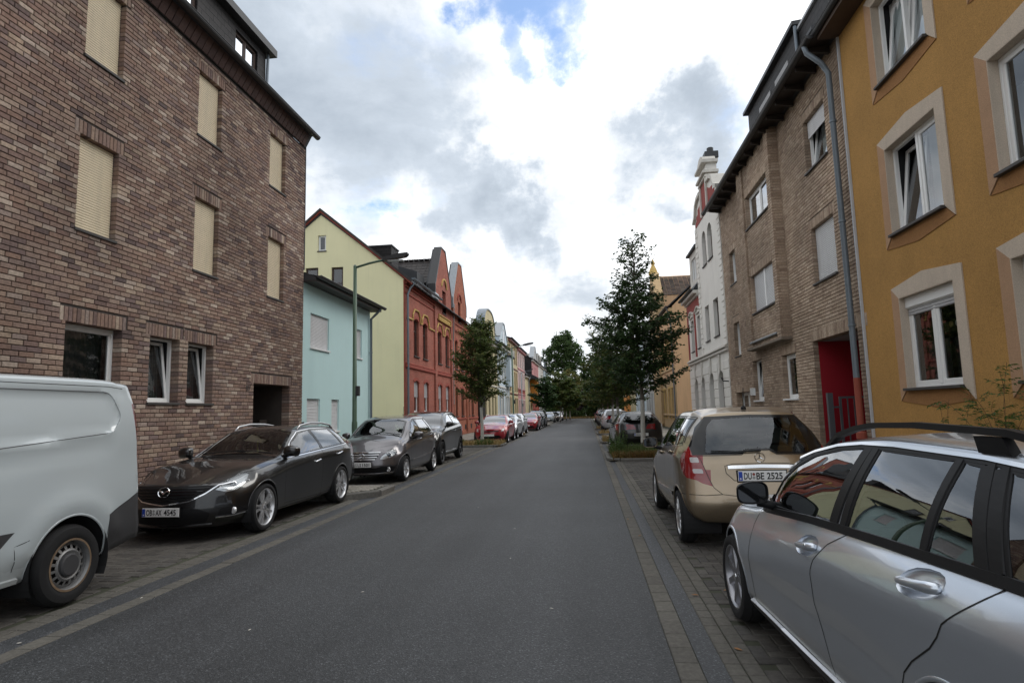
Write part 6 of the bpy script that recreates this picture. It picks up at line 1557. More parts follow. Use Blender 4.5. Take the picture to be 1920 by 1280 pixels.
# ------------------------------------------------------------------ black estate car (front, left row)
def estate_black():
    S = dict(d0=-.95, d1=3.85, plan=(.40, 2.4, .16, 4), blend=(.95, .9),
        nose=[(.14, .16), (.25, .05), (.40, .0), (.55, .015), (.68, .04), (.76, .10), (.9, .25)], tail=[(.25, .12), (.45, .0), (.65, .0), (.85, .06), (1.05, .12), (1.3, .38), (1.45, .55)],
        c=dict(zb=[(-.95, .19), (-.5, .17), (0, .2), (2.7, .21), (3.3, .22), (3.85, .3)], wb=[(-.95, .66), (-.4, .8), (0, .83), (2.7, .83), (3.85, .7)],
        zm=[(-.95, .42), (0, .42), (1.2, .45), (3.85, .5)], wm=[(-.95, .79), (-.7, .86), (-.3, .895), (0, .905), (.9, .875), (1.9, .88), (2.75, .905), (3.3, .89), (3.85, .79)],
        zk=[(-.95, .56), (-.3, .66), (.3, .76), (1.2, .86), (2.6, .93), (3.85, .95)], wk=[(-.95, .78), (-.7, .855), (-.3, .90), (0, .92), (.9, .902), (1.9, .902), (2.75, .92), (3.3, .89), (3.85, .78)],
        zs=[(-.95, .68), (-.7, .755), (-.3, .83), (.2, .905), (.75, .965), (1.86, 1.03), (3.05, 1.075), (3.85, 1.08)], ws=[(-.95, .70), (-.7, .79), (-.2, .84), (.4, .845), (1.8, .85), (3.0, .845), (3.85, .74)],
        zr=[(-.95, .705), (-.7, .795), (-.3, .875), (.2, .95), (.72, .995), (1.15, 1.19), (1.55, 1.36), (2.1, 1.405), (2.8, 1.395), (3.4, 1.33), (3.85, 1.24)], wr=[(-.95, .62), (-.7, .72), (-.2, .765), (.4, .765), (.75, .745), (1.55, .595), (2.1, .575), (3.0, .57), (3.85, .52)],
        zc=[(-.95, .75), (-.7, .822), (-.3, .895), (.2, .968), (.78, 1.035), (1.15, 1.245), (1.6, 1.43), (2.0, 1.468), (2.6, 1.465), (3.2, 1.43), (3.85, 1.33)]))
    car = Car(S); sp = {}; t = thing('black_estate_car', 'glossy black estate car with silver roof rails parked behind the white van', 'car', (-5.545, 8.5, 0), PI)
    w1 = [(.86, .99), (1.20, 1.20), (1.55, 1.335), (1.93, 1.375), (1.98, 1.045), (1.86, 1.04)]; w2 = [(2.05, 1.05), (2.0, 1.378), (2.76, 1.368), (2.88, 1.08)]; w3 = [(2.95, 1.085), (2.84, 1.365), (3.12, 1.335), (3.38, 1.19), (3.42, 1.115)]
    dlo(car, sp, [rounded(w, .03) for w in (w1, w2, w3)], None)
    ws = [(0, 1.045), (.45, 1.03), (.70, .995), (.635, 1.15), (.545, 1.35), (.3, 1.405), (0, 1.42)]
    car.cut('ws', ws, 0, dr=(.5, 1.9), zr=(.97, 1.5), nmin=.1); sp['ws'] = ('windscreen', 'screen_glass', 'both', None)
    gr = [(0, .735), (.46, .738), (.60, .725), (.49, .635), (.33, .55), (0, .505)]
    car.cut('gr', gr, 0, dr=(-1.2, -.3)); sp['gr'] = ('grille', 'plastic_black', 'both', None)
    car.cut('hl', rounded([(-.10, .675), (.02, .748), (.14, .797), (.36, .862), (.40, .84), (.33, .735), (.20, .655), (.04, .635)], .02), 45, dr=(-1, .3), nmin=.1); sp['hl'] = ('headlight', 'lamp_glass', 'side', None)
    car.cut('low', rounded([(0, .45), (.42, .45), (.56, .38), (.50, .26), (0, .245)], .03), 0, dr=(-1.2, -.3)); sp['low'] = ('lower_grille', 'plastic_black', 'both', None)
    car.cut('fog', rounded([(.65, .43), (.80, .445), (.86, .36), (.82, .32), (.62, .335)], .02), 0, dr=(-1.2, 0)); sp['fog'] = ('fog_lamp_bay', 'plastic_black', 'side', None)
    car.cut('tl', rounded([(3.45, .93), (3.5, 1.03), (3.75, 1.03), (3.9, .98), (3.9, .88), (3.6, .86)], .02), 90, dr=(3, 4.2), nmin=-.1); sp['tl'] = ('tail_light', 'lamp_red', 'side', None)
    arches(car, sp, 0, 2.75, .365, .345)
    d1 = [(.60, .62), (.64, .30), (1.93, .28), (1.98, 1.0), (2.01, 1.385), (1.55, 1.355), (1.1, 1.16), (.74, .985), (.60, .85)]; d2 = [(1.93, .28), (2.36, .30), (2.46, .55), (2.72, .78), (2.90, 1.03), (2.80, 1.385), (2.01, 1.39), (1.98, 1.0)]
    car.cut('door1', d1, 90, nmin=.2); car.cut('door2', d2, 90, nmin=.2); sp['door1'] = sp['door2'] = ('door', 'PAINT', 'side', None)
    for k, dd in (('win0', 'door1'), ('win1', 'door2')): sp[k] = ('side_window', 'car_glass', 'side', dd)
    sp = {k: sp[k] for k in list(car.tags) if k in sp}; 
    car.tags = dict(sorted(car.tags.items(), key=lambda kv: 0 if kv[0].startswith('door') else 1))
    O = finish(t, S, car, 'paint_black', sp)
    arch_details(t, car, 0, 2.75, .365, .345, paint='paint_black')
    seams(t, car, [d1+[d1[0]], d2+[d2[0]], [(.62, .9), (.3, .93), (-.2, .86), (-.55, .80)]])
    out = [(.80, .975), (1.17, 1.205), (1.53, 1.36), (2.05, 1.395), (2.8, 1.388), (3.14, 1.36), (3.42, 1.21), (3.47, 1.10), (2.9, 1.062), (1.86, 1.02)]
    trims(t, car, out, .016, 'chrome', name='chrome_trim'); 
    for w in (w1, w2, w3): trims(t, car, w, .028, 'trim_gloss', off=.0008, thick=.002)
    trims(t, car, [(1.985, 1.04), (2.01, 1.385)], .075, 'trim_gloss', closed=False, name='door_pillar'); trims(t, car, [(2.91, 1.075), (2.81, 1.37)], .065, 'trim_gloss', closed=False, name='door_pillar')
    trims(t, car, ws[2:6], .055, 'trim_gloss', 0, closed=False)
    # bonnet shut line, wing crease is in the surface; grille bars and chrome wing
    seams(t, car, [[(.0, .752), (.46, .756), (.62, .765)]], 0)
    for i in range(5):
        z = .56+i*.036; x1 = .30+.055*i; P = [(-x1, z), (-x1/2, z), (0, z), (x1/2, z), (x1, z)]
        car.ribbon(P, 0, .012, off=.002, thick=.006).build('grille_bar', 'trim_gloss', t)
    ch = [(.70, .742), (.60, .722), (.49, .632), (.33, .545), (0, .50)]; full = [(-x, z) for x, z in ch][:-1]+ch[::-1]
    car.ribbon(full, 0, .02, off=.002, thick=.012).build('chrome_wing', 'chrome', t)
    place_badge(t, wing_badge(.072), car, 0, .665, 0, lift=.016)
    plate(t, 'OB|AX 4545', 0, -1.0, .42, red=False).location.y = car.hit(0, .42, 0)[0].y+.03
    headlamp_inner(t, O, 'hl', car, [(.70, .725, .045), (.80, .74, .03)], 0)
    for s in (-1, 1):
        p = car.hit(.76, .385, 0)[0]; mb = MB(); mb.lathe([(0, .0), (.03, -.002), (.042, -.008), (.046, -.03)], 16, 'y', (s*p.x, p.y+.01, p.z)); mb.build('fog_lamp', 'reflector', t, smooth=True)
    both(car.ribbon([(.60, .315), (.75, .325), (.86, .35)], 0, .016, off=.002, thick=.012)).build('bumper_trim', 'chrome', t)
    car.ribbon([(-.55, .235), (0, .225), (.55, .235)], 0, .03, off=.002, thick=.02).build('splitter', 'paint_black', t)
    for s in (-1, 1):
        P = [(1.62, .0), (1.72, .055), (2.1, .075), (2.6, .07), (2.95, .045), (3.08, .0)]; pts = []
        for d, k in P: p, n = car.hit(.565, d, 0, top=True); pts.append((s*p.x, p.y, p.z+k))
        mb = MB(); mb.tube(pts, [.016, .018, .018, .018, .018, .014], 8); mb.build('roof_rail', 'alloy_bright', t, smooth=True)
    p = car.hit(0, 2.95, 0, top=True)[0]; mb = MB(); mb.prism([(p.y+.06, p.z-.01), (p.y-.09, p.z-.01), (p.y-.08, p.z+.06)], -.02, .02, ax='x'); mb.build('aerial', 'plastic_black', t)
    add_mirrors(t, car, .78, 1.06, 'paint_black', 1.05)
    handle(t, car, 1.72, .86, 'chrome', objs=O, door='door1'); handle(t, car, 2.62, .93, 'chrome', objs=O, door='door2')
    both(car.ribbon([(.36, .265), (1.2, .25), (2.38, .262)], 90, .02, off=.001, thick=.008)).build('sill_trim', 'plastic_black', t)
    for x in (.78, -.78):
        for d in (0, 2.75): add_wheel(t, x+(.02 if x > 0 else -.02), d, .342, .255, .225, 'twin5', 'alloy_bright', spin=.3+d)
    seats(t, .37, 1.75, .38, 'seat', 2.65); steering(t, -.37, 1.15, .86)
    mb = MB(); mb.prism([(-.7, .9), (-.75, .98), (-1.15, .93), (-1.25, .6), (-.7, .5)], -.72, .72, ax='x'); mb.build('dashboard', 'plastic_black', t)
    wiper(t, car, [(.6, 1.03), (.3, 1.06), (-.05, 1.075)], 0); wiper(t, car, [(.05, 1.06), (-.3, 1.055), (-.6, 1.02)], 0)
    mb = MB(); mb.cbox(-.12, .12, -1.50, -1.46, 1.31, 1.375, .01); mb.build('rear_view_mirror', 'plastic_black', t)
    mb = MB(); mb.box(.31, .335, -1.95, -1.93, 1.0, 1.2); mb.build('belt_cover', 'yellow_vest', t)
    return t
estate_black()

# ------------------------------------------------------------------ compact people carrier: dark grey one on the left, beige one on the right
def compact(name, label, paint, loc, rz, rimstyle, rimmat, txt_front=None, txt_rear=None, glass='car_glass'):
    S = dict(d0=-.76, d1=3.13, plan=(.30, 2.6, .17, 3.2), blend=(.8, 1.0), crown=2.6,
        nose=[(.16, .14), (.28, .03), (.42, .0), (.55, .02), (.65, .05), (.75, .12), (.9, .2)], tail=[(.25, .12), (.36, .03), (.5, .0), (.62, .02), (.75, .05), (1.0, .09), (1.1, .14), (1.3, .27), (1.5, .44), (1.6, .52)],
        c=dict(zb=[(-.76, .2), (0, .2), (2.5, .22), (3.13, .3)], wb=[(-.76, .66), (-.2, .79), (2.5, .8), (3.13, .66)],
        zm=[(-.76, .46), (0, .46), (3.13, .52)], wm=[(-.76, .73), (-.4, .825), (0, .868), (.8, .86), (1.6, .86), (2.55, .876), (2.85, .865), (3.13, .815)],
        zk=[(-.76, .56), (0, .74), (1.2, .90), (2.4, .99), (3.13, 1.0)], wk=[(-.76, .72), (-.4, .82), (0, .874), (.8, .872), (1.6, .872), (2.55, .88), (2.85, .86), (3.13, .79)],
        zs=[(-.76, .66), (-.45, .80), (0, .91), (.45, .985), (1.2, 1.045), (2.2, 1.11), (2.7, 1.14), (3.13, 1.15)], ws=[(-.76, .66), (-.4, .76), (0, .81), (.5, .83), (2.0, .84), (2.7, .825), (3.13, .74)],
        zr=[(-.76, .69), (-.45, .835), (0, .95), (.3, 1.03), (.7, 1.26), (1.1, 1.44), (1.6, 1.51), (2.3, 1.52), (2.8, 1.49), (3.13, 1.45)], wr=[(-.76, .58), (-.4, .68), (0, .725), (.3, .735), (1.1, .635), (1.7, .61), (2.6, .60), (3.13, .55)],
        zc=[(-.76, .735), (-.45, .88), (-.1, 1.0), (.25, 1.10), (.7, 1.33), (1.15, 1.515), (1.7, 1.585), (2.3, 1.595), (2.8, 1.57), (3.13, 1.53)]))
    car = Car(S); sp = {}; t = thing(name, label, 'car', loc, rz)
    w0 = [(.46, 1.02), (.62, 1.16), (.72, 1.03)]; w1 = [(.80, 1.035), (.68, 1.18), (1.05, 1.40), (1.28, 1.455), (1.40, 1.08)]; w2 = [(1.48, 1.085), (1.37, 1.465), (2.1, 1.475), (2.30, 1.13)]; w3 = [(2.36, 1.14), (2.18, 1.47), (2.50, 1.455), (2.62, 1.17)]
    dlo(car, sp, [rounded(w, .03) for w in (w0, w1, w2, w3)], None, glass)
    ws = [(0, 1.125), (.4, 1.10), (.66, 1.04), (.63, 1.2), (.56, 1.42), (.3, 1.475), (0, 1.49)]
    car.cut('ws', ws, 0, dr=(.0, 1.5), zr=(1.02, 1.55), nmin=.1); sp['ws'] = ('windscreen', 'screen_glass', 'both', None)
    car.cut('gr', rounded([(0, .715), (.41, .715), (.36, .60), (.27, .545), (0, .535)], .02), 0, dr=(-1, 0)); sp['gr'] = ('grille', 'plastic_black', 'both', None)
    car.cut('hl', rounded([(-.10, .575), (-.03, .665), (.12, .745), (.30, .795), (.38, .765), (.36, .69), (.22, .625), (.02, .572)], .03), 40, dr=(-1, .3), nmin=.1); sp['hl'] = ('headlight', 'lamp_glass', 'side', None)
    car.cut('low', rounded([(0, .38), (.36, .38), (.46, .41), (.74, .40), (.70, .29), (.4, .265), (0, .265)], .02), 0, dr=(-1, 0)); sp['low'] = ('lower_grille', 'plastic_black', 'both', None)
    rw = [(0, 1.10), (.12, 1.10), (.19, 1.055), (.55, 1.05), (.72, 1.045), (.745, 1.15), (.64, 1.36), (.52, 1.485), (0, 1.50)]
    rg = [(0, 1.12), (.14, 1.115), (.2, 1.08), (.58, 1.075), (.52, 1.36), (.44, 1.45), (0, 1.47)]
    car.cut('rg', rounded(rg, .02), 180, dr=(2, 3.4), zr=(1, 1.56), nmin=.05); sp['rg'] = ('rear_window', glass, 'both', None)
    car.cut('rw', rw, 180, dr=(2, 3.4), zr=(1, 1.56), nmin=.05); sp['rw'] = ('rear_window_surround', 'trim_gloss', 'both', None)
    car.cut('tl0', [(.70, 1.15), (.655, 1.03), (.615, .92), (.575, .80), (.535, .705), (.64, .735), (.74, .79), (.80, .87), (.95, .9), (.95, 1.12), (.80, 1.15)], 180, dr=(2.3, 3.4), nmin=.42)
    car.cut('tl0', [(2.82, 1.15), (2.75, 1.06), (2.735, .97), (2.76, .89), (2.84, .82), (2.98, .765), (3.2, .70), (3.2, 1.155)], 90, over=(), dr=(2.3, 3.4), nmin=.3); sp['tl0'] = ('tail_light', 'lamp_red', 'side', None)
    for i, (za, zb_) in enumerate(((.965, 1.025), (.845, .895))):
        car.cut('tl%d' % (i+1), rounded([(.655-.035*i, za), (.75-.02*i, za), (.755-.02*i, zb_), (.668-.035*i, zb_)], .015), 180, over=('tl0',), dr=(2.3, 3.4), nmin=.3)
        sp['tl%d' % (i+1)] = ('tail_light_band', 'lamp_white', 'side', 'tl0')
    tg = [(0, 1.095), (.12, 1.095), (.19, 1.05), (.69, 1.04), (.648, 1.02), (.608, .91), (.568, .79), (.525, .692), (.44, .62), (.2, .595), (0, .59)]
    car.cut('tg', tg, 180, dr=(2.6, 3.4), zr=(.5, 1.12), nmin=.2); sp['tg'] = ('tailgate', 'PAINT', 'both', None)
    arches(car, sp, 0, 2.568, .345, .315)
    d1 = [(.42, .60), (.46, .30), (1.40, .28), (1.44, 1.05), (1.33, 1.485), (1.02, 1.42), (.58, 1.16), (.42, 1.0)]; d2 = [(1.40, .28), (2.12, .30), (2.22, .52), (2.40, .68), (2.46, .95), (2.40, 1.15), (2.16, 1.492), (1.33, 1.488), (1.44, 1.05)]
    car.cut('door1', d1, 90, nmin=.2, over=('win0',)) if False else car.cut('door1', d1, 90, nmin=.2); car.cut('door2', d2, 90, nmin=.2); sp['door1'] = sp['door2'] = ('door', 'PAINT', 'side', None)
    for k, dd in (('win1', 'door1'), ('win2', 'door2')): sp[k] = ('side_window', glass, 'side', dd)
    car.tags = dict(sorted(car.tags.items(), key=lambda kv: 0 if kv[0].startswith('door') else 1))
    O = finish(t, S, car, paint, sp)
    arch_details(t, car, 0, 2.568, .345, .315, paint=paint)
    seams(t, car, [d1+[d1[0]], d2+[d2[0]], [(.4, 1.0), (0, .93), (-.4, .83)]])
    seams(t, car, [tg, [(.46, .62), (.62, .605), (.82, .61)]], 180); seams(t, car, [[(.44, .62), (.62, .605)]], 180)
    seams(t, car, [[(2.9, .605), (2.6, .60)]], 90)
    for w in (w0, w1, w2, w3): trims(t, car, w, .03, 'trim_gloss', off=.0008, thick=.002)
    trims(t, car, [(1.44, 1.08), (1.33, 1.46)], .075, 'trim_gloss', closed=False, name='door_pillar'); trims(t, car, [(2.33, 1.135), (2.14, 1.47)], .05, 'trim_gloss', closed=False, name='door_pillar'); trims(t, car, [(.76, 1.03), (.65, 1.17)], .05, 'trim_gloss', closed=False, name='door_pillar')
    trims(t, car, [(.42, 1.005), (1.2, 1.05), (2.2, 1.115), (2.64, 1.155)], .014, 'chrome', closed=False, name='belt_trim'); trims(t, car, [(1.2, 1.475), (2.2, 1.495), (2.52, 1.475), (2.66, 1.18)], .012, 'trim_gloss', closed=False)
    trims(t, car, ws[2:6], .055, 'trim_gloss', 0, closed=False)
    both(car.ribbon([(.48, .455), (1.4, .485), (2.18, .52)], 90, .045, off=.001, thick=.012)).build('rub_strip', paint, t); both(car.ribbon([(.48, .478), (1.4, .508), (2.18, .543)], 90, .008, off=.002, thick=.014)).build('rub_strip_chrome', 'chrome', t)
    seams(t, car, [[(0, .735), (.42, .735), (.62, .80)], ], 0); seams(t, car, [[(.0, .41), (.5, .42), (.76, .415)]], 0)
    for z in (.575, .625, .675): x1 = .31+(z-.55)*.7; car.ribbon([(-x1, z), (0, z), (x1, z)], 0, .03, off=.002, thick=.014).build('grille_bar', 'alloy_bright', t)
    car.ribbon([(-.42, .722), (0, .728), (.42, .722)], 0, .022, off=.002, thick=.014).build('grille_chrome', 'chrome', t)
    st = star(.085, .01); place_badge(t, st, car, 0, .63, 0, lift=.022)
    both(car.ribbon([(0, .245), (.4, .25), (.68, .265)], 0, .014, off=.002, thick=.01)).build('bumper_trim', 'chrome', t)
    headlamp_inner(t, O, 'hl', car, [(.60, .665, .05), (.70, .70, .045)], 0)
    for s in (-1, 1):
        p = car.hit(.60, .335, 0)[0]; mb = MB(); mb.lathe([(0, .0), (.032, -.002), (.04, .006), (.05, .0), (.05, -.03)], 16, 'y', (s*p.x, p.y+.01, p.z)); mb.build('fog_lamp', 'reflector', t, smooth=True)
    # tail: chrome handle strip, star, wiper
    car.ribbon([(-.36, .915), (0, .925), (.36, .915)], 180, .045, off=.002, thick=.022).build('tailgate_handle', 'chrome', t)
    both(car.ribbon([(.0, .955), (.30, .952), (.39, .93), (.38, .85), (.30, .77), (0, .755)], 180, .008, off=.0012)).build('plate_recess', 'rubber', t)
    place_badge(t, star(.058, .007), car, 0, 1.02, 180, lift=.006, name='badge')
    wiper(t, car, [(.02, 1.085), (-.25, 1.075), (-.52, 1.085)], 180, 'rear_wiper')
    p = car.hit(0, 2.45, 0, top=True)[0]; mb = MB(); mb.lathe([(.035, -.01), (.03, .02), (.012, .04)], 10, 'z', (0, p.y, p.z)); mb.tube([(0, p.y, p.z+.03), (0, p.y-.05, p.z+.26)], .005, 6); mb.build('aerial', 'plastic_black', t)
    add_mirrors(t, car, .70, 1.07, paint, .95)
    handle(t, car, 1.16, .965, paint, objs=O, door='door1'); handle(t, car, 2.2, 1.035, paint, objs=O, door='door2')
    for s in (-1, 1):
        for d in (0, 2.568): add_wheel(t, s*.775, d, .312, .218, .195, rimstyle, rimmat, spin=.5+d)
    if txt_front: b = plate(t, txt_front, 0, -.8, .455, red=False); b.location.y = car.hit(0, .455, 0)[0].y+.02
    if txt_rear: b = plate(t, txt_rear, 0, 3.1, .82, rear=True); b.location.y = car.hit(0, .82, 180)[0].y-.012
    seats(t, .36, 1.35, .52, 'seat', 2.2); steering(t, -.36, .8, .98)
    mb = MB(); mb.prism([(-.25, 1.02), (-.35, 1.08), (-.8, 1.03), (-.9, .7), (-.3, .6)], -.7, .7, ax='x'); mb.build('dashboard', 'plastic_black', t)
    wiper(t, car, [(-.6, 1.09), (-.2, 1.14), (.1, 1.15)], 0); wiper(t, car, [(.6, 1.085), (.3, 1.13), (.12, 1.145)], 0)
    mb = MB(); mb.cbox(-.12, .12, -1.0, -.96, 1.36, 1.43, .01); mb.build('rear_view_mirror', 'plastic_black', t)
    return t
def clip_band(P, za, zb):
    def half(P, f):
        out = []
        for i in range(len(P)):
            a, b = P[i], P[(i+1) % len(P)]; fa, fb = f(a), f(b)
            if fa >= 0: out.append(a)
            if fa*fb < 0: t = fa/(fa-fb); out.append((a[0]+(b[0]-a[0])*t, a[1]+(b[1]-a[1])*t))
        return out
    return half(half(P, lambda p: p[1]-za), lambda p: zb-p[1])
compact('grey_compact_car', 'dark grey compact car with star grille facing the camera in front of the lamp post', 'paint_darkgrey', (-5.29, 14.75, 0), PI-.015, 'five', 'alloy_bright', txt_front='DU|LS 1501')
compact('beige_compact_car', 'champagne beige compact car seen from behind with big dark rear window', 'paint_beige', (1.92, 10.35, 0), 0, 'cover', 'alloy_bright', txt_rear='DU|BE 2525')

# ------------------------------------------------------------------ silver estate car in the right foreground
def estate_silver():
    WB = 2.76
    S = dict(d0=-.84, d1=3.76, plan=(.34, 2.6, .15, 4), blend=(.9, .8), crown=2.6,
        nose=[(.16, .14), (.28, .03), (.42, .0), (.6, .02), (.72, .07), (.9, .2)], tail=[(.25, .1), (.45, .0), (.7, .0), (.95, .06), (1.1, .12), (1.4, .42)],
        c=dict(zb=[(-.84, .2), (0, .2), (2.8, .21), (3.76, .3)], wb=[(-.84, .66), (0, .82), (2.8, .82), (3.76, .7)],
        zm=[(-.84, .42), (-.3, .42), (.6, .42), (1.5, .48), (2.4, .54), (3.76, .6)], wm=[(-.84, .77), (-.4, .86), (0, .88), (.8, .866), (1.6, .864), (2.76, .882), (3.3, .87), (3.76, .78)],
        zk=[(-.84, .50), (-.3, .53), (.375, .56), (1.15, .70), (1.64, .768), (2.3, .83), (2.75, .87), (3.1, .892), (3.76, .91)], wk=[(-.84, .765), (-.4, .86), (0, .892), (.8, .89), (1.7, .89), (2.76, .895), (3.3, .875), (3.76, .77)],
        zs=[(-.84, .68), (-.5, .77), (0, .83), (.6, .89), (.82, .908), (1.38, .957), (1.76, .988), (2.2, 1.01), (2.88, 1.036), (3.76, 1.06)], ws=[(-.84, .66), (-.5, .75), (0, .79), (.7, .80), (2.0, .80), (3.0, .80), (3.76, .69)],
        zr=[(-.84, .70), (-.5, .80), (0, .87), (.5, .93), (.62, .97), (.86, 1.205), (1.15, 1.325), (1.5, 1.385), (2.0, 1.412), (2.6, 1.40), (3.3, 1.355), (3.76, 1.31)], wr=[(-.84, .60), (-.5, .69), (0, .735), (.55, .735), (.8, .70), (1.15, .645), (1.6, .615), (2.0, .605), (3.0, .59), (3.76, .53)],
        zc=[(-.84, .74), (-.5, .84), (0, .94), (.5, 1.00), (.75, 1.07), (1.1, 1.28), (1.5, 1.425), (2.0, 1.462), (2.7, 1.455), (3.3, 1.41), (3.76, 1.36)]))
    car = Car(S, 1.3); sp = {}; t = thing('silver_estate_car', 'silver estate car with black roof rails filling the right foreground', 'car', (1.93, 5.03, 0), .035)
    w1 = [(.74, .955), (.84, 1.12), (1.0, 1.225), (1.22, 1.31), (1.51, 1.362), (1.745, 1.382), (1.665, .998)]; w2 = [(1.855, 1.01), (1.895, 1.384), (2.45, 1.378), (2.465, 1.042)]; w3 = [(2.505, 1.044), (2.495, 1.376), (2.60, 1.368), (2.79, 1.05)]; w4 = [(2.93, 1.062), (2.74, 1.36), (3.18, 1.325), (3.38, 1.17), (3.42, 1.085)]
    dlo(car, sp, [rounded(w, .015) for w in (w1, w2, w3, w4)], None, 'car_glass'); sp['win3'] = ('side_window', 'car_glass_dark', 'side', None)
    ws = [(0, 1.07), (.4, 1.04), (.69, .955), (.665, 1.14), (.60, 1.32), (.3, 1.39), (0, 1.41)]
    car.cut('ws', ws, 0, dr=(.3, 1.9), zr=(.95, 1.5), nmin=.1); sp['ws'] = ('windscreen', 'screen_glass', 'both', None)
    car.cut('rg', rounded([(0, 1.06), (.62, 1.05), (.5, 1.33), (0, 1.35)], .03), 180, dr=(3, 4.2), zr=(1, 1.45), nmin=.05); sp['rg'] = ('rear_window', 'car_glass_dark', 'both', None)
    car.cut('hl', rounded([(-.12, .60), (.0, .70), (.25, .77), (.36, .75), (.22, .64), (.0, .58)], .02), 40, dr=(-1, .3), nmin=.1); sp['hl'] = ('headlight', 'lamp_glass', 'side', None)
    car.cut('gr', rounded([(0, .72), (.36, .71), (.30, .55), (0, .53)], .02), 0, dr=(-1.2, 0)); sp['gr'] = ('grille', 'plastic_black', 'both', None)
    car.cut('tl', rounded([(3.34, .86), (3.38, 1.0), (3.66, 1.02), (3.9, .98), (3.9, .80), (3.56, .78)], .02), 90, dr=(3, 4.2), nmin=-.1); sp['tl'] = ('tail_light', 'lamp_red', 'side', None)
    arches(car, sp, 0, WB, .352, .325)
    HB = (('door1', 1.50, .858), ('door2', 2.545, .945))
    def bowl(d, z, n): return [(d+.01+.138*math.copysign(abs(math.cos(a))**.8, math.cos(a)), z+.002+(.058 if math.sin(a) > 0 else .046)*math.sin(a)+.02*math.cos(a)) for a in [2*PI*i/n for i in range(n)]]
    for k, d, z in HB: car.cut('bowl', bowl(d, z, 16), 90, nmin=.2)
    sp['bowl'] = (None, None, None, None)
    bg = [(1.895, 1.0), (1.74, .918), (1.64, .823), (1.60, .74), (1.59, .60), (1.66, .45), (1.73, .285)]; rg_ = [(2.94, 1.045), (2.854, .969), (2.738, .872), (2.70, .818), (2.647, .764), (2.512, .669), (2.443, .604), (2.40, .52), (2.38, .30)]
    d1 = [(.52, .80), (.50, .45), (.52, .29)]+bg[::-1]+[(1.83, 1.392), (1.5, 1.372), (1.18, 1.305), (.9, 1.19), (.62, .95)]
    d2 = bg[::-1]+[(1.835, 1.393), (2.3, 1.392), (2.68, 1.38)]+rg_
    car.cut('door1', d1, 90, nmin=.2); car.cut('door2', d2, 90, nmin=.2); sp['door1'] = sp['door2'] = ('door', 'PAINT', 'side', None)
    for k, dd in (('win0', 'door1'), ('win1', 'door2'), ('win2', 'door2')): sp[k] = ('side_window', 'car_glass', 'side', dd)
    car.tags = dict(sorted(car.tags.items(), key=lambda kv: 0 if kv[0].startswith('door') else 1))
    O = finish(t, S, car, 'paint_silver', sp)
    arch_details(t, car, 0, WB, .352, .325, paint='paint_silver')
    seams(t, car, [d1[:3]+bg[::-1], [(.52, .80), (.56, .92)], rg_, [(1.73, .285), (2.38, .30)]], w=.007)
    seams(t, car, [[(.50, .90), (.2, .865), (-.2, .825), (-.5, .78)]], w=.006)
    out = [(.60, .945), (.84, 1.215), (1.0, 1.275), (1.18, 1.325), (1.45, 1.375), (1.70, 1.398), (2.0, 1.404), (2.6, 1.392), (3.2, 1.35), (3.44, 1.18), (3.47, 1.07)]
    trims(t, car, out, .022, 'chrome', closed=False, name='chrome_trim', off=.002, thick=.008)
    trims(t, car, [(.60, .915), (.82, .932), (1.38, .978), (1.76, 1.0), (2.2, 1.022), (2.88, 1.05), (3.45, 1.07)], .045, 'plastic_black', closed=False, name='belt_trim', off=.002, thick=.010)
    for w in (w1, w2, w3, w4): trims(t, car, w, .024, 'plastic_black', off=.0008, thick=.003)
    trims(t, car, [(.9, 1.19), (1.18, 1.300), (1.5, 1.368), (1.8, 1.388), (2.3, 1.388), (2.65, 1.378), (3.15, 1.338)], .022, 'plastic_black', closed=False, name='window_trim', off=.001, thick=.004)
    for a, b, w in (((1.715, 1.0), (1.79, 1.385), .085), ((1.815, 1.005), (1.855, 1.385), .07), ((2.485, 1.042), (2.472, 1.38), .045), ((2.82, 1.055), (2.635, 1.372), .06), ((2.885, 1.06), (2.70, 1.366), .07)): trims(t, car, [a, b], w, 'plastic_black', closed=False, name='door_pillar', off=.002, thick=.006)
    trims(t, car, ws[2:6], .03, 'plastic_black', 0, closed=False)
    mb = car.ribbon([(.66, .955), (.76, 1.0)], 90, .07, off=.002, thick=.01); both(mb).build('mirror_triangle', 'plastic_black', t)
    both(car.ribbon([(.40, .25), (1.4, .245), (2.38, .255)], 90, .05, off=.001, thick=.018)).build('sill_trim', 'plastic_grey', t); both(car.ribbon([(.44, .285), (1.4, .28), (2.36, .29)], 90, .009, off=.002, thick=.02)).build('sill_bright', 'alloy_bright', t)
    # rails: black, standing on feet
    for s in (-1, 1):
        pts = []
        for d, k in ((1.15, .0), (1.22, .02), (1.37, .045), (1.58, .058), (1.76, .064), (2.14, .068), (2.7, .068), (3.1, .05), (3.32, .0)): p, n = car.hit(.575, d, 0, top=True); pts.append((s*(p.x+.01), p.y, p.z+k))
        mb = MB()
        for (a, b) in zip(pts, pts[1:]):
            vs = []
            for p in (a, b): vs += [(p[0]-.022, p[1], p[2]-.012), (p[0]+.022, p[1], p[2]-.012), (p[0]+.018, p[1], p[2]+.014), (p[0]-.018, p[1], p[2]+.014)]
            mb.add(vs, [(0, 1, 5, 4), (1, 2, 6, 5), (2, 3, 7, 6), (3, 0, 4, 7)])
        o = mb.build('roof_rail', 'plastic_black', t)
        for d in (2.62,):
            p, n = car.hit(.575, d, 0, top=True); mb = MB(); mb.prism([(p.y+.09, p.z+.05), (p.y+.07, p.z-.01), (p.y-.10, p.z-.01), (p.y-.06, p.z+.05)], s*.585-.018, s*.585+.018, ax='x'); mb.build('rail_foot', 'plastic_black', o)
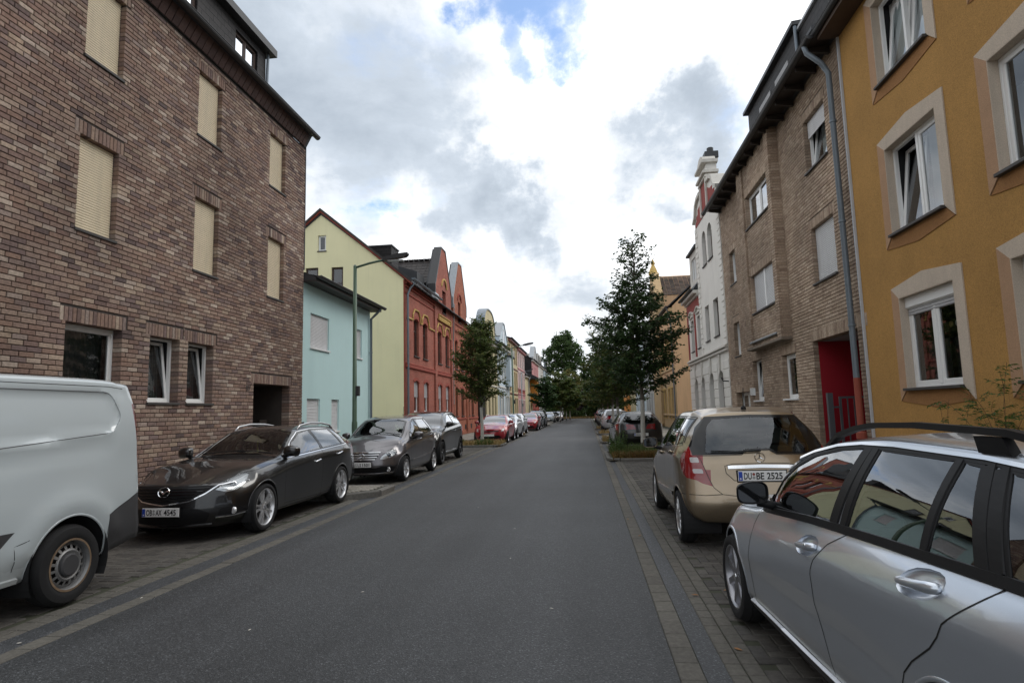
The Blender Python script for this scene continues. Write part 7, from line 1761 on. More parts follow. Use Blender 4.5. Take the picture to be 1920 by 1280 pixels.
    # big door mirror: black back, clear lamp strip
    add_mirrors(t, car, .82, 1.03, 'plastic_black', .86, glass='mirror_dark')
    for k, d, z in HB:
        for sd, s in (('R', 1), ('L', -1)):
            ring = bowl(d, z, 20); H = [car.hit(a, b, 90) for a, b in ring]; C = car.hit(d, z, 90)[0]; vs = []; n = len(H)
            for sc, dp in ((1.01, -.0005), (.96, -.009), (.8, -.019), (.5, -.023), (.15, -.024)):
                for p, nn in H: q = C+(p-C)*sc; vs.append((s*(q.x+dp), q.y, q.z))
            mb = MB(); mb.add(vs, [(l*n+i, l*n+(i+1) % n, (l+1)*n+(i+1) % n, (l+1)*n+i) for l in range(4) for i in range(n)]+[tuple(4*n+i for i in range(n))])
            par = O.get((k, sd)) or t; bo = mb.build('handle_bowl', 'paint_silver', par, smooth=True); fix_normals(bo.data)
            P = []
            for tt, lift in ((0, -.004), (.1, .010), (.3, .020), (.6, .024), (.85, .022), (.97, .012), (1, -.002)): p, nn = car.hit(d-.125+.26*tt, z+.006+.035*(tt-.5), 90); P.append((s*(p.x+lift), p.y, p.z))
            mb = MB(); mb.tube(P, [.010, .015, .017, .019, .022, .020, .012], 12); mb.build('handle', 'paint_silver', par, smooth=True)
            if k == 'door1':
                p, nn = car.hit(d+.085, z+.02, 90); mb = MB(); e = .044*s; mb.lathe([(0, e), (.012, e), (.014, e-.005*s)], 12, 'x', (s*p.x, p.y, p.z)); mb.build('lock', 'chrome', par)
    for s in (-1, 1):
        for d in (0, WB): add_wheel(t, s*.775, d, .318, .226, .205, 'seven', 'alloy', spin=.2+d)
    seats(t, .37, 1.85, .40, 'seat', 2.75); steering(t, -.37, 1.2, .86)
    mb = MB(); mb.prism([(-.7, .92), (-.8, 1.0), (-1.15, .95), (-1.3, .6), (-.7, .5)], -.72, .72, ax='x'); mb.build('dashboard', 'plastic_black', t)
    return t
estate_silver()

# ------------------------------------------------------------------ white delivery van in the left foreground
def van():
    S = dict(d0=-1.0, d1=3.90, plan=(.28, 2.6, .10, 6), blend=(.9, .5), crown=4.5,
        nose=[(.18, .15), (.35, .02), (.5, .0), (.8, .04), (1.0, .12), (1.2, .3)], tail=[(.3, .0), (.5, .0), (.7, .03), (1.2, .06), (1.7, .10), (1.95, .17), (2.06, .26)],
        c=dict(zb=[(-1.0, .25), (0, .28), (3.0, .30), (3.9, .40)], wb=[(-1.0, .75), (0, .93), (3.0, .93), (3.9, .92)],
        zm=[(-1.0, .6), (0, .75), (3.9, .85)], wm=[(-1.0, .85), (-.3, .97), (0, .99), (3.2, .99), (3.9, .965)],
        zs=[(-1.0, .95), (-.6, 1.05), (0, 1.15), (.5, 1.2), (3.9, 1.25)], ws=[(-1.0, .78), (-.4, .92), (0, .95), (1, .965), (3.3, .965), (3.9, .945)],
        zr=[(-1.0, .98), (-.6, 1.09), (-.1, 1.2), (.3, 1.5), (.8, 1.82), (1.4, 1.93), (3.2, 1.95), (3.9, 1.92)], wr=[(-1.0, .70), (-.4, .83), (0, .85), (.8, .84), (1.5, .87), (3.2, .87), (3.9, .86)],
        zc=[(-1.0, 1.02), (-.6, 1.14), (-.1, 1.27), (.3, 1.62), (.8, 1.95), (1.4, 2.03), (3.2, 2.05), (3.9, 2.02)]))
    car = Car(S, 1.2); sp = {}; t = thing('white_van', 'dusty white delivery van with steel wheels cut off by the left edge', 'van', (-5.62, 2.2, 0), PI)
    w1 = [(.75, 1.22), (.78, 1.45), (1.05, 1.74), (1.55, 1.76), (1.58, 1.24)]
    dlo(car, sp, [rounded(w1, .05)], None, 'car_glass_dark')
    car.cut('ws', [(0, 1.28), (.75, 1.22), (.70, 1.6), (.62, 1.84), (0, 1.90)], 0, dr=(-.5, 1.3), nmin=.1); sp['ws'] = ('windscreen', 'car_glass_dark', 'both', None)
    car.cut('hl', rounded([(.1, .85), (.15, 1.05), (.36, 1.1), (.38, .9)], .03), 45, dr=(-1.2, .3), nmin=.1); sp['hl'] = ('headlight', 'lamp_glass', 'side', None)
    car.cut('tl', rounded([(3.70, 1.79), (3.80, 1.80), (3.95, 1.6), (3.95, .92), (3.76, .90), (3.735, 1.4)], .02), 90, dr=(3.6, 4.2), nmin=-.3); sp['tl'] = ('tail_light', 'lamp_reddark', 'side', None)
    arches(car, sp, 0, 2.93, .415, .36)
    car.cut('bmp', [(3.33, .72), (3.62, .82), (3.76, .88), (3.98, .885), (3.98, .35), (3.42, .36), (3.35, .5)], 90, dr=(3.2, 4.2), nmin=-.4); sp['bmp'] = ('bumper', 'plastic_grey', 'both', None)
    car.cut('mold', [(.5, .78), (.5, .60), (2.12, .56), (2.22, .60), (2.32, .70), (2.36, .735)], 90, nmin=.2); sp['mold'] = ('side_moulding', 'plastic_grey', 'side', None)
    # pressed panel of the load side: everything inside sits a step deeper
    P = rounded([(1.75, 1.90), (3.42, 1.90), (3.53, 1.66), (3.40, 1.50), (1.75, 1.38)], [.01, .09, .06, .04, .01], 5)
    car.cut('panel', P, 90, nmin=.2); sp['panel'] = ('load_panel', 'PAINT', 'side', None)
    car.tags = dict(car.tags)
    bmv = set()
    pid = car.tags['panel']
    for f in car.bm.faces:
        if f[car.lay] == pid:
            for v in f.verts: bmv.add(v)
    for v in bmv:
        edge = any(f[car.lay] != pid for f in v.link_faces)
        v.co.x -= .002 if edge else .018
    # bulge round the rear wheel
    for v in car.bm.verts:
        r = math.hypot(-v.co.y-2.93, v.co.z-.36)
        if v.co.x > .8: 
            k = math.exp(-((r-.52)/.10)**2) if v.co.z > .5 else 0
            v.co.x += .028*k
        # groove under the panel: a broad sunk band
        d = -v.co.y
        if v.co.x > .8 and 1.6 < d < 3.5:
            zl = 1.38+.073*(d-1.75); u = zl-v.co.z
            if 0 < u < .22: v.co.x -= .018*math.sin(PI*u/.22)*smoothstep(3.5, 3.25, d)
    car.bvh = BVHTree.FromBMesh(car.bm)
    O = finish(t, S, car, 'paint_white', sp)
    arch_details(t, car, 0, 2.93, .415, .36, paint='paint_white')
    seams(t, car, [P+[P[0]]], w=.006, mat='plastic_grey')
    seams(t, car, [[(2.38, .42), (2.36, .62), (2.48, .65)], [(1.66, .35), (1.68, 1.2), (1.66, 1.93)], [(3.34, .5), (3.335, .72), (3.62, .82), (3.76, .88)], [(2.0, 1.955), (3.4, 1.955), (3.6, 1.94)]], w=.006)
    both(car.ribbon([(.45, .34), (1.5, .335), (2.44, .34)], 90, .05, off=.001, thick=.02)).build('sill_trim', 'paint_white', t)
    for s in (-1, 1):
        mb = MB(); mb.cbox(s*.80-.13, s*.80+.13, -3.40, -3.37, .20, .58, .008); mb.build('mud_flap', 'rubber', t)
        for d in (0, 2.93): add_wheel(t, s*.885, d, .35, .222, .215, 'steel', 'steel_wheel', spin=.2)
    add_mirrors(t, car, .75, 1.32, 'plastic_black', 1.3)
    p = car.hit(0, .6, 180)[0]; mb = MB(); mb.box(-.003, .003, p.y-.02, p.y+.1, .5, 1.9); mb.build('rear_door_gap', 'rubber', t)
    plate(t, 'DU|KV 318', .3, 3.92, .75, rear=True)
    return t
van()
# ------------------------------------------------------------------ cars further off
def small_car(name, label, paint, loc, rz, H=1.45, W=1.79, kind='hatch', txt_rear=None, group=None, res=.7, rims='five', rail=False, wb=2.62, foh=.86, roh=.80, tl='wide', rimmat='alloy', R=.315, dark=True, front_txt=None):
    k = H/1.46; kw = W/1.79; d1 = wb+roh
    up = .3 if kind == 'hatch' else .22
    if kind == 'suv': belt = .62
    def Z(l): return [(d if d <= .9 else .9+(d-.9)*(d1-.9)/(3.42-.9), z*k) for d, z in l]
    def Wd(l): return [(d if d <= .9 else .9+(d-.9)*(d1-.9)/(3.42-.9), w*kw) for d, w in l]
    S = dict(d0=-foh, d1=d1, plan=(.36, 2.5, .18, 3.4), blend=(.9, .95), crown=2.5,
        nose=[(.14*k, .14), (.28*k, .03), (.45*k, .0), (.62*k, .03), (.74*k, .09), (.9*k, .2)], tail=[(.25*k, .1), (.45*k, .0), (.7*k, .0), (.9*k, .06), (1.05*k, .12), (1.25*k, .32), (1.4*k, .52)],
        c=dict(zb=Z([(-foh, .2), (0, .19), (2.62, .2), (3.42, .3)]), wb=Wd([(-foh, .66), (0, .81), (2.62, .81), (3.42, .68)]), zm=Z([(-foh, .45), (0, .45), (3.42, .52)]), wm=Wd([(-foh, .76), (-.4, .855), (0, .883), (1.5, .872), (2.62, .885), (3.0, .87), (3.42, .79)]), zk=Z([(-foh, .56), (0, .72), (1.2, .86), (2.6, .93), (3.42, .95)]), wk=Wd([(-foh, .75), (-.4, .85), (0, .892), (1.5, .888), (2.62, .893), (3.0, .87), (3.42, .77)]),
        zs=Z([(-foh, .68), (-.5, .78), (0, .87), (.7, .95), (1.8, 1.0), (2.8, 1.06), (3.42, 1.08)]), ws=Wd([(-foh, .67), (-.5, .76), (0, .81), (.7, .825), (2.0, .83), (2.9, .81), (3.42, .70)]),
        zr=Z([(-foh, .70), (-.5, .81), (0, .90), (.6, .97), (1.0, 1.19), (1.45, 1.36), (1.9, 1.40), (2.7, 1.385), (3.42, 1.3)]), wr=Wd([(-foh, .60), (-.5, .69), (0, .735), (.6, .74), (1.45, .60), (2.0, .585), (2.8, .575), (3.42, .52)]),
        zc=Z([(-foh, .745), (-.5, .86), (0, .96), (.65, 1.04), (1.05, 1.25), (1.5, 1.42), (2.0, 1.46), (2.6, 1.45), (3.42, 1.36)])))
    car = Car(S, res); sp = {}; t = thing(name, label, 'car', loc, rz, group); s = (d1-.9)/(3.42-.9); D = lambda d: d if d <= .9 else .9+(d-.9)*s
    w1 = [(D(.80), .985*k), (D(1.15), 1.18*k), (D(1.5), 1.32*k), (D(1.78), 1.355*k), (D(1.84), 1.02*k)]; w2 = [(D(1.92), 1.025*k), (D(1.86), 1.357*k), (D(2.5), 1.345*k), (D(2.75), 1.25*k), (D(2.82), 1.09*k)]
    g = 'car_glass_dark'
    dlo(car, sp, [w1, w2], None, g)
    car.cut('ws', [(0, 1.055*k), (.4*kw, 1.03*k), (.68*kw, .985*k), (.62*kw, 1.15*k), (.545*kw, 1.345*k), (.3*kw, 1.39*k), (0, 1.405*k)], 0, dr=(.2, 2), zr=(.95*k, 1.5*k), nmin=.1); sp['ws'] = ('windscreen', g, 'both', None)
    rw = rounded([(0, 1.02*k), (.55*kw, 1.02*k), (.62*kw, 1.06*k), (.56*kw, 1.25*k), (.48*kw, 1.34*k), (0, 1.365*k)], .04) 
    car.cut('rg', rw, 180, dr=(D(2.3), 4.5), zr=(.98*k, 1.45*k), nmin=.05); sp['rg'] = ('rear_window', g, 'both', None)
    car.cut('hl', [(-.05, .62*k), (.02, .70*k), (.30, .78*k), (.36, .76*k), (.2, .66*k), (.0, .60*k)], 45, dr=(-1.1, .3), nmin=.1); sp['hl'] = ('headlight', 'lamp_white', 'side', None)
    car.cut('gr', [(0, .66*k), (.5*kw, .655*k), (.44*kw, .60*k), (0, .59*k)], 0, dr=(-1.2, 0)); sp['gr'] = ('grille', 'plastic_black', 'both', None)
    car.cut('low', [(0, .42*k), (.5*kw, .42*k), (.62*kw, .30*k), (.4*kw, .25*k), (0, .25*k)], 0, dr=(-1.2, 0)); sp['low'] = ('lower_grille', 'plastic_black', 'both', None)
    q = .7071
    if tl == 'wide': tp = [(q*(.86*kw+D(2.72)), .82*k), (q*(.84*kw+D(2.78)), .98*k), (q*(.62*kw+D(3.2)), 1.0*k), (q*(.42*kw+d1), .93*k), (q*(.42*kw+d1), .86*k), (q*(.66*kw+D(3.25)), .80*k)]
    else: tp = [(q*(.84*kw+D(2.85)), .82*k), (q*(.72*kw+D(2.7)), 1.2*k), (q*(.62*kw+D(2.95)), 1.2*k), (q*(.66*kw+D(3.3)), .82*k)]
    car.cut('tl', tp, 135, dr=(D(2.4), 4.6), zr=(.6, 1.4*k), nmin=.0); sp['tl'] = ('tail_light', 'lamp_red', 'side', None)
    arches(car, sp, 0, wb, R+.04, R)
    O = finish(t, S, car, paint, sp)
    arch_details(t, car, 0, wb, R+.04, R, paint=paint if kind != 'suv' else 'plastic_black')
    seams(t, car, [[(D(.62), .9*k), (.60, .3), (D(1.8), .28), (D(1.87), 1.0*k), (D(1.82), 1.37*k)], [(D(1.87), .3), (D(2.2), .3), (D(2.4), .6), (D(2.7), .85*k)]], w=.009)
    for w in (w1, w2): trims(t, car, w, .03, 'trim_gloss', off=.0008, thick=.002)
    trims(t, car, [(D(1.88), 1.02*k), (D(1.82), 1.36*k)], .07, 'trim_gloss', closed=False, name='door_pillar')
    if kind == 'suv': trims(t, car, [(.5, .36), (wb-.5, .36)], .05, 'chrome', closed=False, name='sill_trim'); trims(t, car, [(D(.8), .965*k), (D(2.8), 1.06*k)], .02, 'chrome', closed=False, name='belt_trim')
    add_mirrors(t, car, .82, 1.06*k, paint, 1.0)
    for sg in (-1, 1):
        for d in (0, wb): add_wheel(t, sg*(.79*kw), d, R, R-.095, .205, rims, rimmat, spin=d)
    handle(t, car, D(1.62), .87*k, paint, objs=O); handle(t, car, D(2.45), .92*k, paint, objs=O)
    if txt_rear: b = plate(t, txt_rear, 0, d1, .62*k if tl == 'wide' else .8*k, rear=True, red=False); b.location.y = car.hit(0, (.62 if tl == 'wide' else .8)*k, 180)[0].y-.014
    if front_txt is not None: mb = MB(); p = car.hit(0, .44*k, 0)[0]; mb.cbox(-.26, .26, -.005, .005, -.055, .055, .003); b = mb.build('number_plate', 'plate_white', t); b.location = (0, p.y+.015, .44*k)
    if tl == 'wide': wiper(t, car, [(.0, 1.03*k), (-.3*kw, 1.045*k)], 180, 'rear_wiper')
    if rail:
        for sg in (-1, 1):
            pts = []
            for dd, kk in ((1.6, 0), (1.8, .05), (2.6, .05), (2.85, 0)): p, n = car.hit(.56*kw, D(dd), 0, top=True); pts.append((sg*p.x, p.y, p.z+kk))
            mb = MB(); mb.tube(pts, .016, 6); mb.build('roof_rail', 'alloy_bright', t)
    return t
def car_copy(o, label, loc, rz, paint=None):
    c = copy_tree(o); c.location = loc; c.rotation_euler = (0, 0, rz); c['label'] = label
    if paint:
        old = [m for m in o.children if m.name.startswith('body')][0].data.materials[0]
        stack = list(c.children); cache = {}
        while stack:
            x = stack.pop(); stack += list(x.children)
            if x.type == 'MESH' and x.data.materials and x.data.materials[0] == old:
                if x.data not in cache: m = x.data.copy(); m.materials[0] = M[paint]; cache[x.data] = m
                x.data = cache[x.data]
    return c
suv = small_car('grey_suv', 'tall anthracite off road car with black wheels behind the dark grey compact car', 'paint_suv', (-5.58, 19.4, 0), PI, H=1.70, W=1.93, kind='suv', wb=2.82, foh=.95, roh=.98, R=.37, rimmat='alloy_dark', res=.9, front_txt='')
GL, GR = 'cars parked along the left side', 'cars parked along the right side'
cor = small_car('red_estate_car', 'bright red estate car facing the camera behind the grass tree pit', 'paint_carred', (-5.02, 32.1, 0), PI, H=1.46, W=1.79, wb=2.70, roh=1.05, rail=True, res=.8, group=GL, front_txt='')
sv = car_copy(cor, 'pale silver car parked directly behind the red estate car', (-5.06, 36.8, 0), PI, 'paint_palesilver')
golf = small_car('red_hatchback', 'dark red hatchback facing the camera beyond the silver cars', 'paint_carred', (-4.95, 51.0, 0), PI, H=1.48, W=1.79, res=.65, group=GL, front_txt='')
car_copy(golf, 'pale silver hatchback by the second street lamp on the left', (-5.35, 43.2, 0), PI, 'paint_palesilver')
car_copy(golf, 'dark hatchback parked close behind the dark red hatchback', (-5.0, 55.6, 0), PI, 'paint_navy')
s2 = car_copy(suv, 'dark blue off road car in the far part of the left row', (-5.1, 61.0, 0), PI, 'paint_navy')
car_copy(golf, 'small white car far down the left row', (-5.3, 84, 0), PI, 'paint_white')
car_copy(golf, 'dark car parked behind the small white car on the left', (-5.2, 92, 0), PI, 'paint_suv')
car_copy(golf, 'farthest pale silver car of the left row', (-4.7, 97, 0), PI, 'paint_palesilver')
ast = small_car('black_hatchback', 'black hatchback seen from behind at the weedy tree pit on the right', 'paint_black', (1.82, 27.0, 0), .045, H=1.51, W=1.81, wb=2.68, roh=.84, foh=.88, txt_rear='DU|LE 417', res=.9, group=GR, rims='five')
mpv = small_car('silver_people_carrier', 'tall silver people carrier seen from behind beyond the black hatchback', 'paint_palesilver', (1.88, 46.9, 0), 0, H=1.62, W=1.80, wb=2.68, roh=.78, tl='tall', txt_rear='DU|CP 82', res=.65, group=GR)
car_copy(ast, 'dark hatchback in front of the silver people carrier', (1.95, 58.2, 0), 0, 'paint_suv')
car_copy(ast, 'navy blue car far down the right row', (1.9, 64, 0), 0, 'paint_navy')
car_copy(mpv, 'grey people carrier far down the right row', (1.9, 72, 0), 0, 'paint_darkgrey')
car_copy(ast, 'farthest dark red car of the right row', (1.85, 80, 0), 0, 'paint_carred')
# ------------------------------------------------------------------ trees and weeds
def leaf_mat(name, cols, trans=.35, rough=.55):
    m, nt, b, N, L = nodes_of(name); b.inputs['Roughness'].default_value = rough; b.inputs['Specular IOR Level'].default_value = .35
    r = N('ShaderNodeNewGeometry').outputs['Random Per Island']; cr = N('ShaderNodeValToRGB'); e = cr.color_ramp.elements; k = len(cols)
    for i, c in enumerate(cols):
        if i == 0: e[0].position = 0; e[0].color = rgb(c)
        elif i == k-1: e[len(e)-1].position = 1; e[len(e)-1].color = rgb(c)
        else: q = e.new(i/(k-1)); q.color = rgb(c)
    L(r, cr.inputs[0]); L(cr.outputs[0], b.inputs['Base Color'])
    out = nt.nodes['Material Output']; tl = N('ShaderNodeBsdfTranslucent'); L(cr.outputs[0], tl.inputs[0]); mx = N('ShaderNodeMixShader'); mx.inputs[0].default_value = trans
    L(b.outputs[0], mx.inputs[1]); L(tl.outputs[0], mx.inputs[2]); L(mx.outputs[0], out.inputs[0])
leaf_mat('leaf_linden', [(.028, .058, .018), (.04, .08, .022), (.034, .068, .024), (.055, .1, .027), (.036, .072, .02)])
leaf_mat('leaf_light', [(.07, .11, .028), (.10, .14, .034), (.06, .095, .026), (.15, .15, .045), (.08, .115, .026)], trans=.42)
leaf_mat('leaf_dark', [(.05, .095, .028), (.068, .115, .032), (.058, .10, .032), (.085, .13, .038)], trans=.45)
leaf_mat('leaf_olive', [(.11, .12, .034), (.15, .14, .04), (.10, .115, .034), (.18, .15, .04), (.08, .10, .03)], trans=.45)
leaf_mat('leaf_plum', [(.03, .02, .02), (.045, .026, .026), (.025, .022, .018)])
leaf_mat('leaf_shrub', [(.045, .095, .02), (.07, .13, .03), (.055, .11, .022), (.09, .14, .035)], trans=.4)
leaf_mat('grass_dry', [(.32, .22, .09), (.26, .17, .06), (.38, .28, .13), (.2, .16, .06)]); leaf_mat('grass_green', [(.05, .09, .02), (.08, .12, .03), (.11, .12, .035), (.06, .1, .022)]); leaf_mat('grass_rust', [(.2, .1, .03), (.16, .1, .035), (.12, .1, .03)])
pm('bark', (.10, .085, .07), rough=.95, var=.25, scale=9, bump=.8, bscale=40, coord='obj'); pm('bark_pale', (.42, .40, .36), rough=.9, var=.18, scale=7, bump=.5, bscale=50, coord='obj')
pm('stem_brown', (.08, .05, .03), rough=.9, var=.2)

RT = random.Random(11)
def rv(a=1.0): return Vector((RT.gauss(0, a), RT.gauss(0, a), RT.gauss(0, a)))
def add_leaf(V, F, p, d, up, s, fold=.25, asp=.42):
    d = d.normalized(); n = (up-d*up.dot(d))
    if n.length < 1e-4: n = d.orthogonal()
    n.normalize(); w = d.cross(n); o = len(V)
    V += [tuple(p), tuple(p+d*s*.45+w*s*asp+n*s*fold*.5), tuple(p+d*s*.95-n*s*.12), tuple(p+d*s*.45-w*s*asp+n*s*fold*.5), tuple(p+d*s*.5)]
    F += [(o, o+1, o+4), (o+1, o+2, o+4), (o+2, o+3, o+4), (o+3, o, o+4)]
def street_tree(name, label, X, Y, H, z0, prof, leaf, leaf_mat_, nl=44, bark='bark', tr=.085, lean=(0, 0), group=None, dens=1.0, up=.55, seed=1, sparse_top=True, biases=()):
    """trunk, limbs and twigs; leaves grow along the twigs. prof: limb reach over height"""
    global RT
    RT = random.Random(seed); t = thing(name, label, 'tree', (X, Y, 0), 0, group); R = pchip(prof)
    def axis_(z): f = z/H; return Vector((lean[0]*f+.04*math.sin(z*1.3+seed), lean[1]*f+.04*math.cos(z*1.1+seed), z))
    mb = MB(); pts = [axis_(H*i/16) for i in range(17)]
    mb.tube(pts, [max(.006, tr*(1.25 if i == 0 else 1)*(1-i/16.5)**.8) for i in range(17)], 10); mb.build('trunk', 'bark', t, smooth=True)
    mb = MB(); q = [axis_(z0*i/6*.98) for i in range(7)]; mb.tube(q, [max(.01, tr*(1.25 if i == 0 else 1)*(1-z0*i/6/H)**.8)+.004 for i in range(7)], 10); mb.build('trunk_paint', bark, t, smooth=True)
    lim = MB(); V = []; F = []
    for i in range(nl):
        z = z0+(H-z0)*(.02+.96*(i/(nl-1))**.92)*.985; a = i*2.399+RT.uniform(-.5, .5); L = R(z)*RT.uniform(.72, 1.12)
        for bz, ba, bk in biases:
            if abs(z-bz) < .35 and math.cos(a-ba) > .6: L *= bk
        p0 = axis_(z); e = up*RT.uniform(.5, 1.4)+max(0, (z-z0)/(H-z0)-.5)*1.2
        d = Vector((math.cos(a), math.sin(a), e)).normalized(); n = max(4, int(L/.12)); P = [p0]
        for k in range(n):
            d = (d+rv(.07)+Vector((0, 0, .02 if k > n*.5 else -.02))).normalized(); P.append(P[-1]+d*(L/n))
        lim.tube([tuple(q) for q in P], [max(.004, .022*(1-k/(n+1))) for k in range(n+1)], 5, caps=False)
        top = (z-z0)/(H-z0)
        for k in range(1, n+1):
            f = k/n; q = P[k]; dd = (P[k]-P[k-1]).normalized()
            m = 7 if f > .12 else 3
            if sparse_top and top > .62: m = 4 if top < .75 else (2 if top < .88 else 1)
            for _ in range(m):
                if RT.random() > dens*(1.0 if f > .2 else .5): continue
                side = (dd.cross(Vector((0, 0, 1)))*RT.choice((-1, 1))+rv(.35)).normalized(); td = (dd*.6+side+Vector((0, 0, .05))).normalized(); tl = RT.uniform(.14, .5)*(1-.3*f)*(.8 if top > .7 else 1); nn = max(2, int(tl/(leaf*.55)))
                tw = [q]
                for j in range(nn): td = (td+rv(.12)+Vector((0, 0, -.03))).normalized(); tw.append(tw[-1]+td*tl/nn)
                lim.tube([tuple(w) for w in (tw[0], tw[len(tw)//2], tw[-1])], .003, 3, caps=False)
                for j in range(1, nn+1):
                    ld = (td+td.cross(Vector((0, 0, 1))).normalized()*(1 if j % 2 else -1)*.9+rv(.25)+Vector((0, 0, -.3))).normalized(); add_leaf(V, F, tw[j], ld, Vector((0, 0, 1))+rv(.45), leaf*RT.uniform(.7, 1.2))
            if f > .5: add_leaf(V, F, q, (dd+rv(.5)).normalized(), Vector((0, 0, 1))+rv(.4), leaf*RT.uniform(.7, 1.1))
    lim.build('limbs', bark if bark == 'bark' else 'bark', t, smooth=True)
    c = MB(); c.v = V; c.f = F; c.m = [0]*len(F); o = c.build('leaves', leaf_mat_, t, kind='stuff'); return t
def massed_tree(name, label, X, Y, H, z0, lobes, nleaf, leaf, mat, seed=1, tr=.25, group=None, fill=.55, cat='tree'):
    """large tree far away: limbs reaching into lobes of the crown, leaf clumps spread through each lobe with gaps between"""
    global RT
    RT = random.Random(seed); t = thing(name, label, cat, (X, Y, 0), 0, group); mb = MB()
    mb.tube([(0, 0, 0), (.1, 0, H*.3), (0, .1, H*.6), (0, 0, H*.88)], [tr, tr*.8, tr*.5, tr*.12], 8); V = []; F = []
    tot = sum(r**2 for *_, r in lobes)
    for x, y, z, r in lobes:
        c = Vector((x, y, z)); s = Vector((x*.1, y*.1, max(z0*.7, z-r*1.2-abs(x)*.5))); mb.tube([tuple(s), tuple((s+c)/2+Vector((0, 0, .1*r))), tuple(c)], [tr*.35, tr*.22, tr*.08], 6)
        k = int(nleaf*r*r/tot); nc = max(5, int(k/26)); cl = []
        for _ in range(nc):
            v = rv(1).normalized()*r*RT.uniform(fill, 1.05); v.z *= .85; cl.append((c+v, r*RT.uniform(.14, .34), v.normalized()))
        for i in range(k):
            q, cr_, out = cl[i % nc]; p = q+rv(1)*cr_*.62; add_leaf(V, F, p, (rv(1)+out*.5+Vector((0, 0, -.2))).normalized(), (out+rv(.6)+Vector((0, 0, .5))), leaf*RT.uniform(.6, 1.3), asp=.5)
    mb.build('trunk', 'bark', t, smooth=True); c = MB(); c.v = V; c.f = F; c.m = [0]*len(F); c.build('leaves', mat, t, kind='stuff'); return t

street_tree('linden_tree', 'slender young linden tree with pale trunk in the weedy tree pit on the right', 1.98, 22.5, 7.9, 1.95, [(1.9, 1.3), (2.5, 1.6), (3.4, 1.75), (4.3, 1.7), (4.9, 1.25), (5.6, .95), (6.6, .9), (7.3, .72), (7.9, .3)], 0.115, 'leaf_linden', nl=82, bark='bark_pale', lean=(-.12, 0), seed=5, dens=1.0, biases=((2.4, 0, 1.25), (4.1, 0, 1.2), (4.4, PI, 1.15)))
street_tree('linden_tree', 'round crowned linden tree in the dry grass pit beyond the black hatchback', 1.55, 31.2, 5.9, 1.75, [(1.7, 1.2), (2.6, 1.7), (3.6, 1.75), (4.6, 1.4), (5.4, .9), (5.9, .3)], .125, 'leaf_light', nl=52, bark='bark_pale', seed=8, group='linden trees along the right side')
street_tree('linden_tree', 'linden tree in the pit before the silver people carrier', 1.7, 40.6, 6.4, 1.8, [(1.8, 1.4), (2.8, 1.9), (4.0, 1.9), (5.2, 1.3), (6.4, .3)], .17, 'leaf_linden', nl=46, bark='bark_pale', seed=9, group='linden trees along the right side')
street_tree('linden_tree', 'linden tree in the far pit among the right hand cars', 1.7, 50.8, 6.6, 1.8, [(1.8, 1.6), (3, 2.2), (4.4, 2.1), (5.6, 1.3), (6.6, .3)], .21, 'leaf_light', nl=42, bark='bark_pale', seed=10, group='linden trees along the right side')
for i, (y, lab) in enumerate(((62, 'fifth linden tree of the right row counted from the road front'), (74, 'linden tree near the far end of the right row'), (88, 'farthest linden tree of the right row'))):
    street_tree('linden_tree', lab, 1.6, y, 6.8, 1.8, [(1.8, 1.8), (3, 2.4), (4.4, 2.3), (5.8, 1.4), (6.8, .3)], .30, ('leaf_linden', 'leaf_light', 'leaf_olive')[i], nl=32, bark='bark_pale', seed=20+i, group='linden trees along the right side')
street_tree('linden_tree', 'dense young linden tree standing in front of the red estate car', -5.15, 29.7, 5.95, 1.9, [(1.85, .95), (2.4, 1.35), (3.2, 1.5), (4.2, 1.3), (5.0, 1.0), (5.6, .6), (5.95, .25)], .12, 'leaf_light', nl=66, bark='bark_pale', seed=13, group='linden trees along the left side', up=.8, sparse_top=False)
street_tree('linden_tree', 'small dark linden tree before the far white houses', -4.5, 67, 5.2, 1.7, [(1.7, 1.2), (2.8, 1.6), (4, 1.2), (5.2, .3)], .25, 'leaf_linden', nl=34, bark='bark_pale', seed=14, group='linden trees along the left side')
for i, (x, y) in enumerate(((-3.6, 84), (-3.2, 95), (-2.9, 104))):
    street_tree('linden_tree', ('leafy linden tree beyond the small white car', 'linden tree near the left end of the road', 'last linden tree of the left row')[i], x, y, 6.6, 1.6, [(1.6, 1.8), (3, 2.6), (4.6, 2.2), (6.6, .4)], .34, ('leaf_light', 'leaf_linden', 'leaf_light')[i], nl=32, bark='bark_pale', seed=30+i, group='linden trees along the left side')
# wood closing the street
massed_tree('poplar_tree', 'tall dark green tree towering over the end of the street', -4.6, 134, 19.2, 6, [(0, 0, 16.4, 2.3), (-1.8, 0, 14.4, 1.9), (1.9, 0, 14.6, 2.0), (.2, .5, 13.2, 2.2), (-3.6, 0, 13.4, 1.5), (3.6, 0, 12.3, 1.5), (-2.2, 0, 11.0, 1.8), (1.2, 0, 10.4, 1.9), (.6, 0, 17.9, 1.2), (-1.2, 0, 16.6, 1.2)], 9000, .42, 'leaf_dark', seed=41, tr=.4)
WOOD = [(-10.5, 140, 8.5, 'leaf_dark', 3.6), (-7.2, 131, 9.5, 'leaf_dark', 3.2), (-3.5, 127, 10.5, 'leaf_olive', 3.6), (.6, 129, 10.8, 'leaf_olive', 3.8), (3.6, 124, 9.6, 'leaf_dark', 3.4), (6.8, 119, 9.5, 'leaf_light', 3.3), (-1.2, 123, 5.2, 'leaf_plum', 2.4), (2.2, 121, 6.2, 'leaf_dark', 2.8), (-5.2, 122.5, 6.0, 'leaf_light', 2.6), (10.5, 122, 10.5, 'leaf_dark', 3.8), (15, 126, 11, 'leaf_olive', 4), (-13.5, 150, 9, 'leaf_light', 4), (-16, 146, 9, 'leaf_dark', 4), (20, 130, 11, 'leaf_dark', 4)]
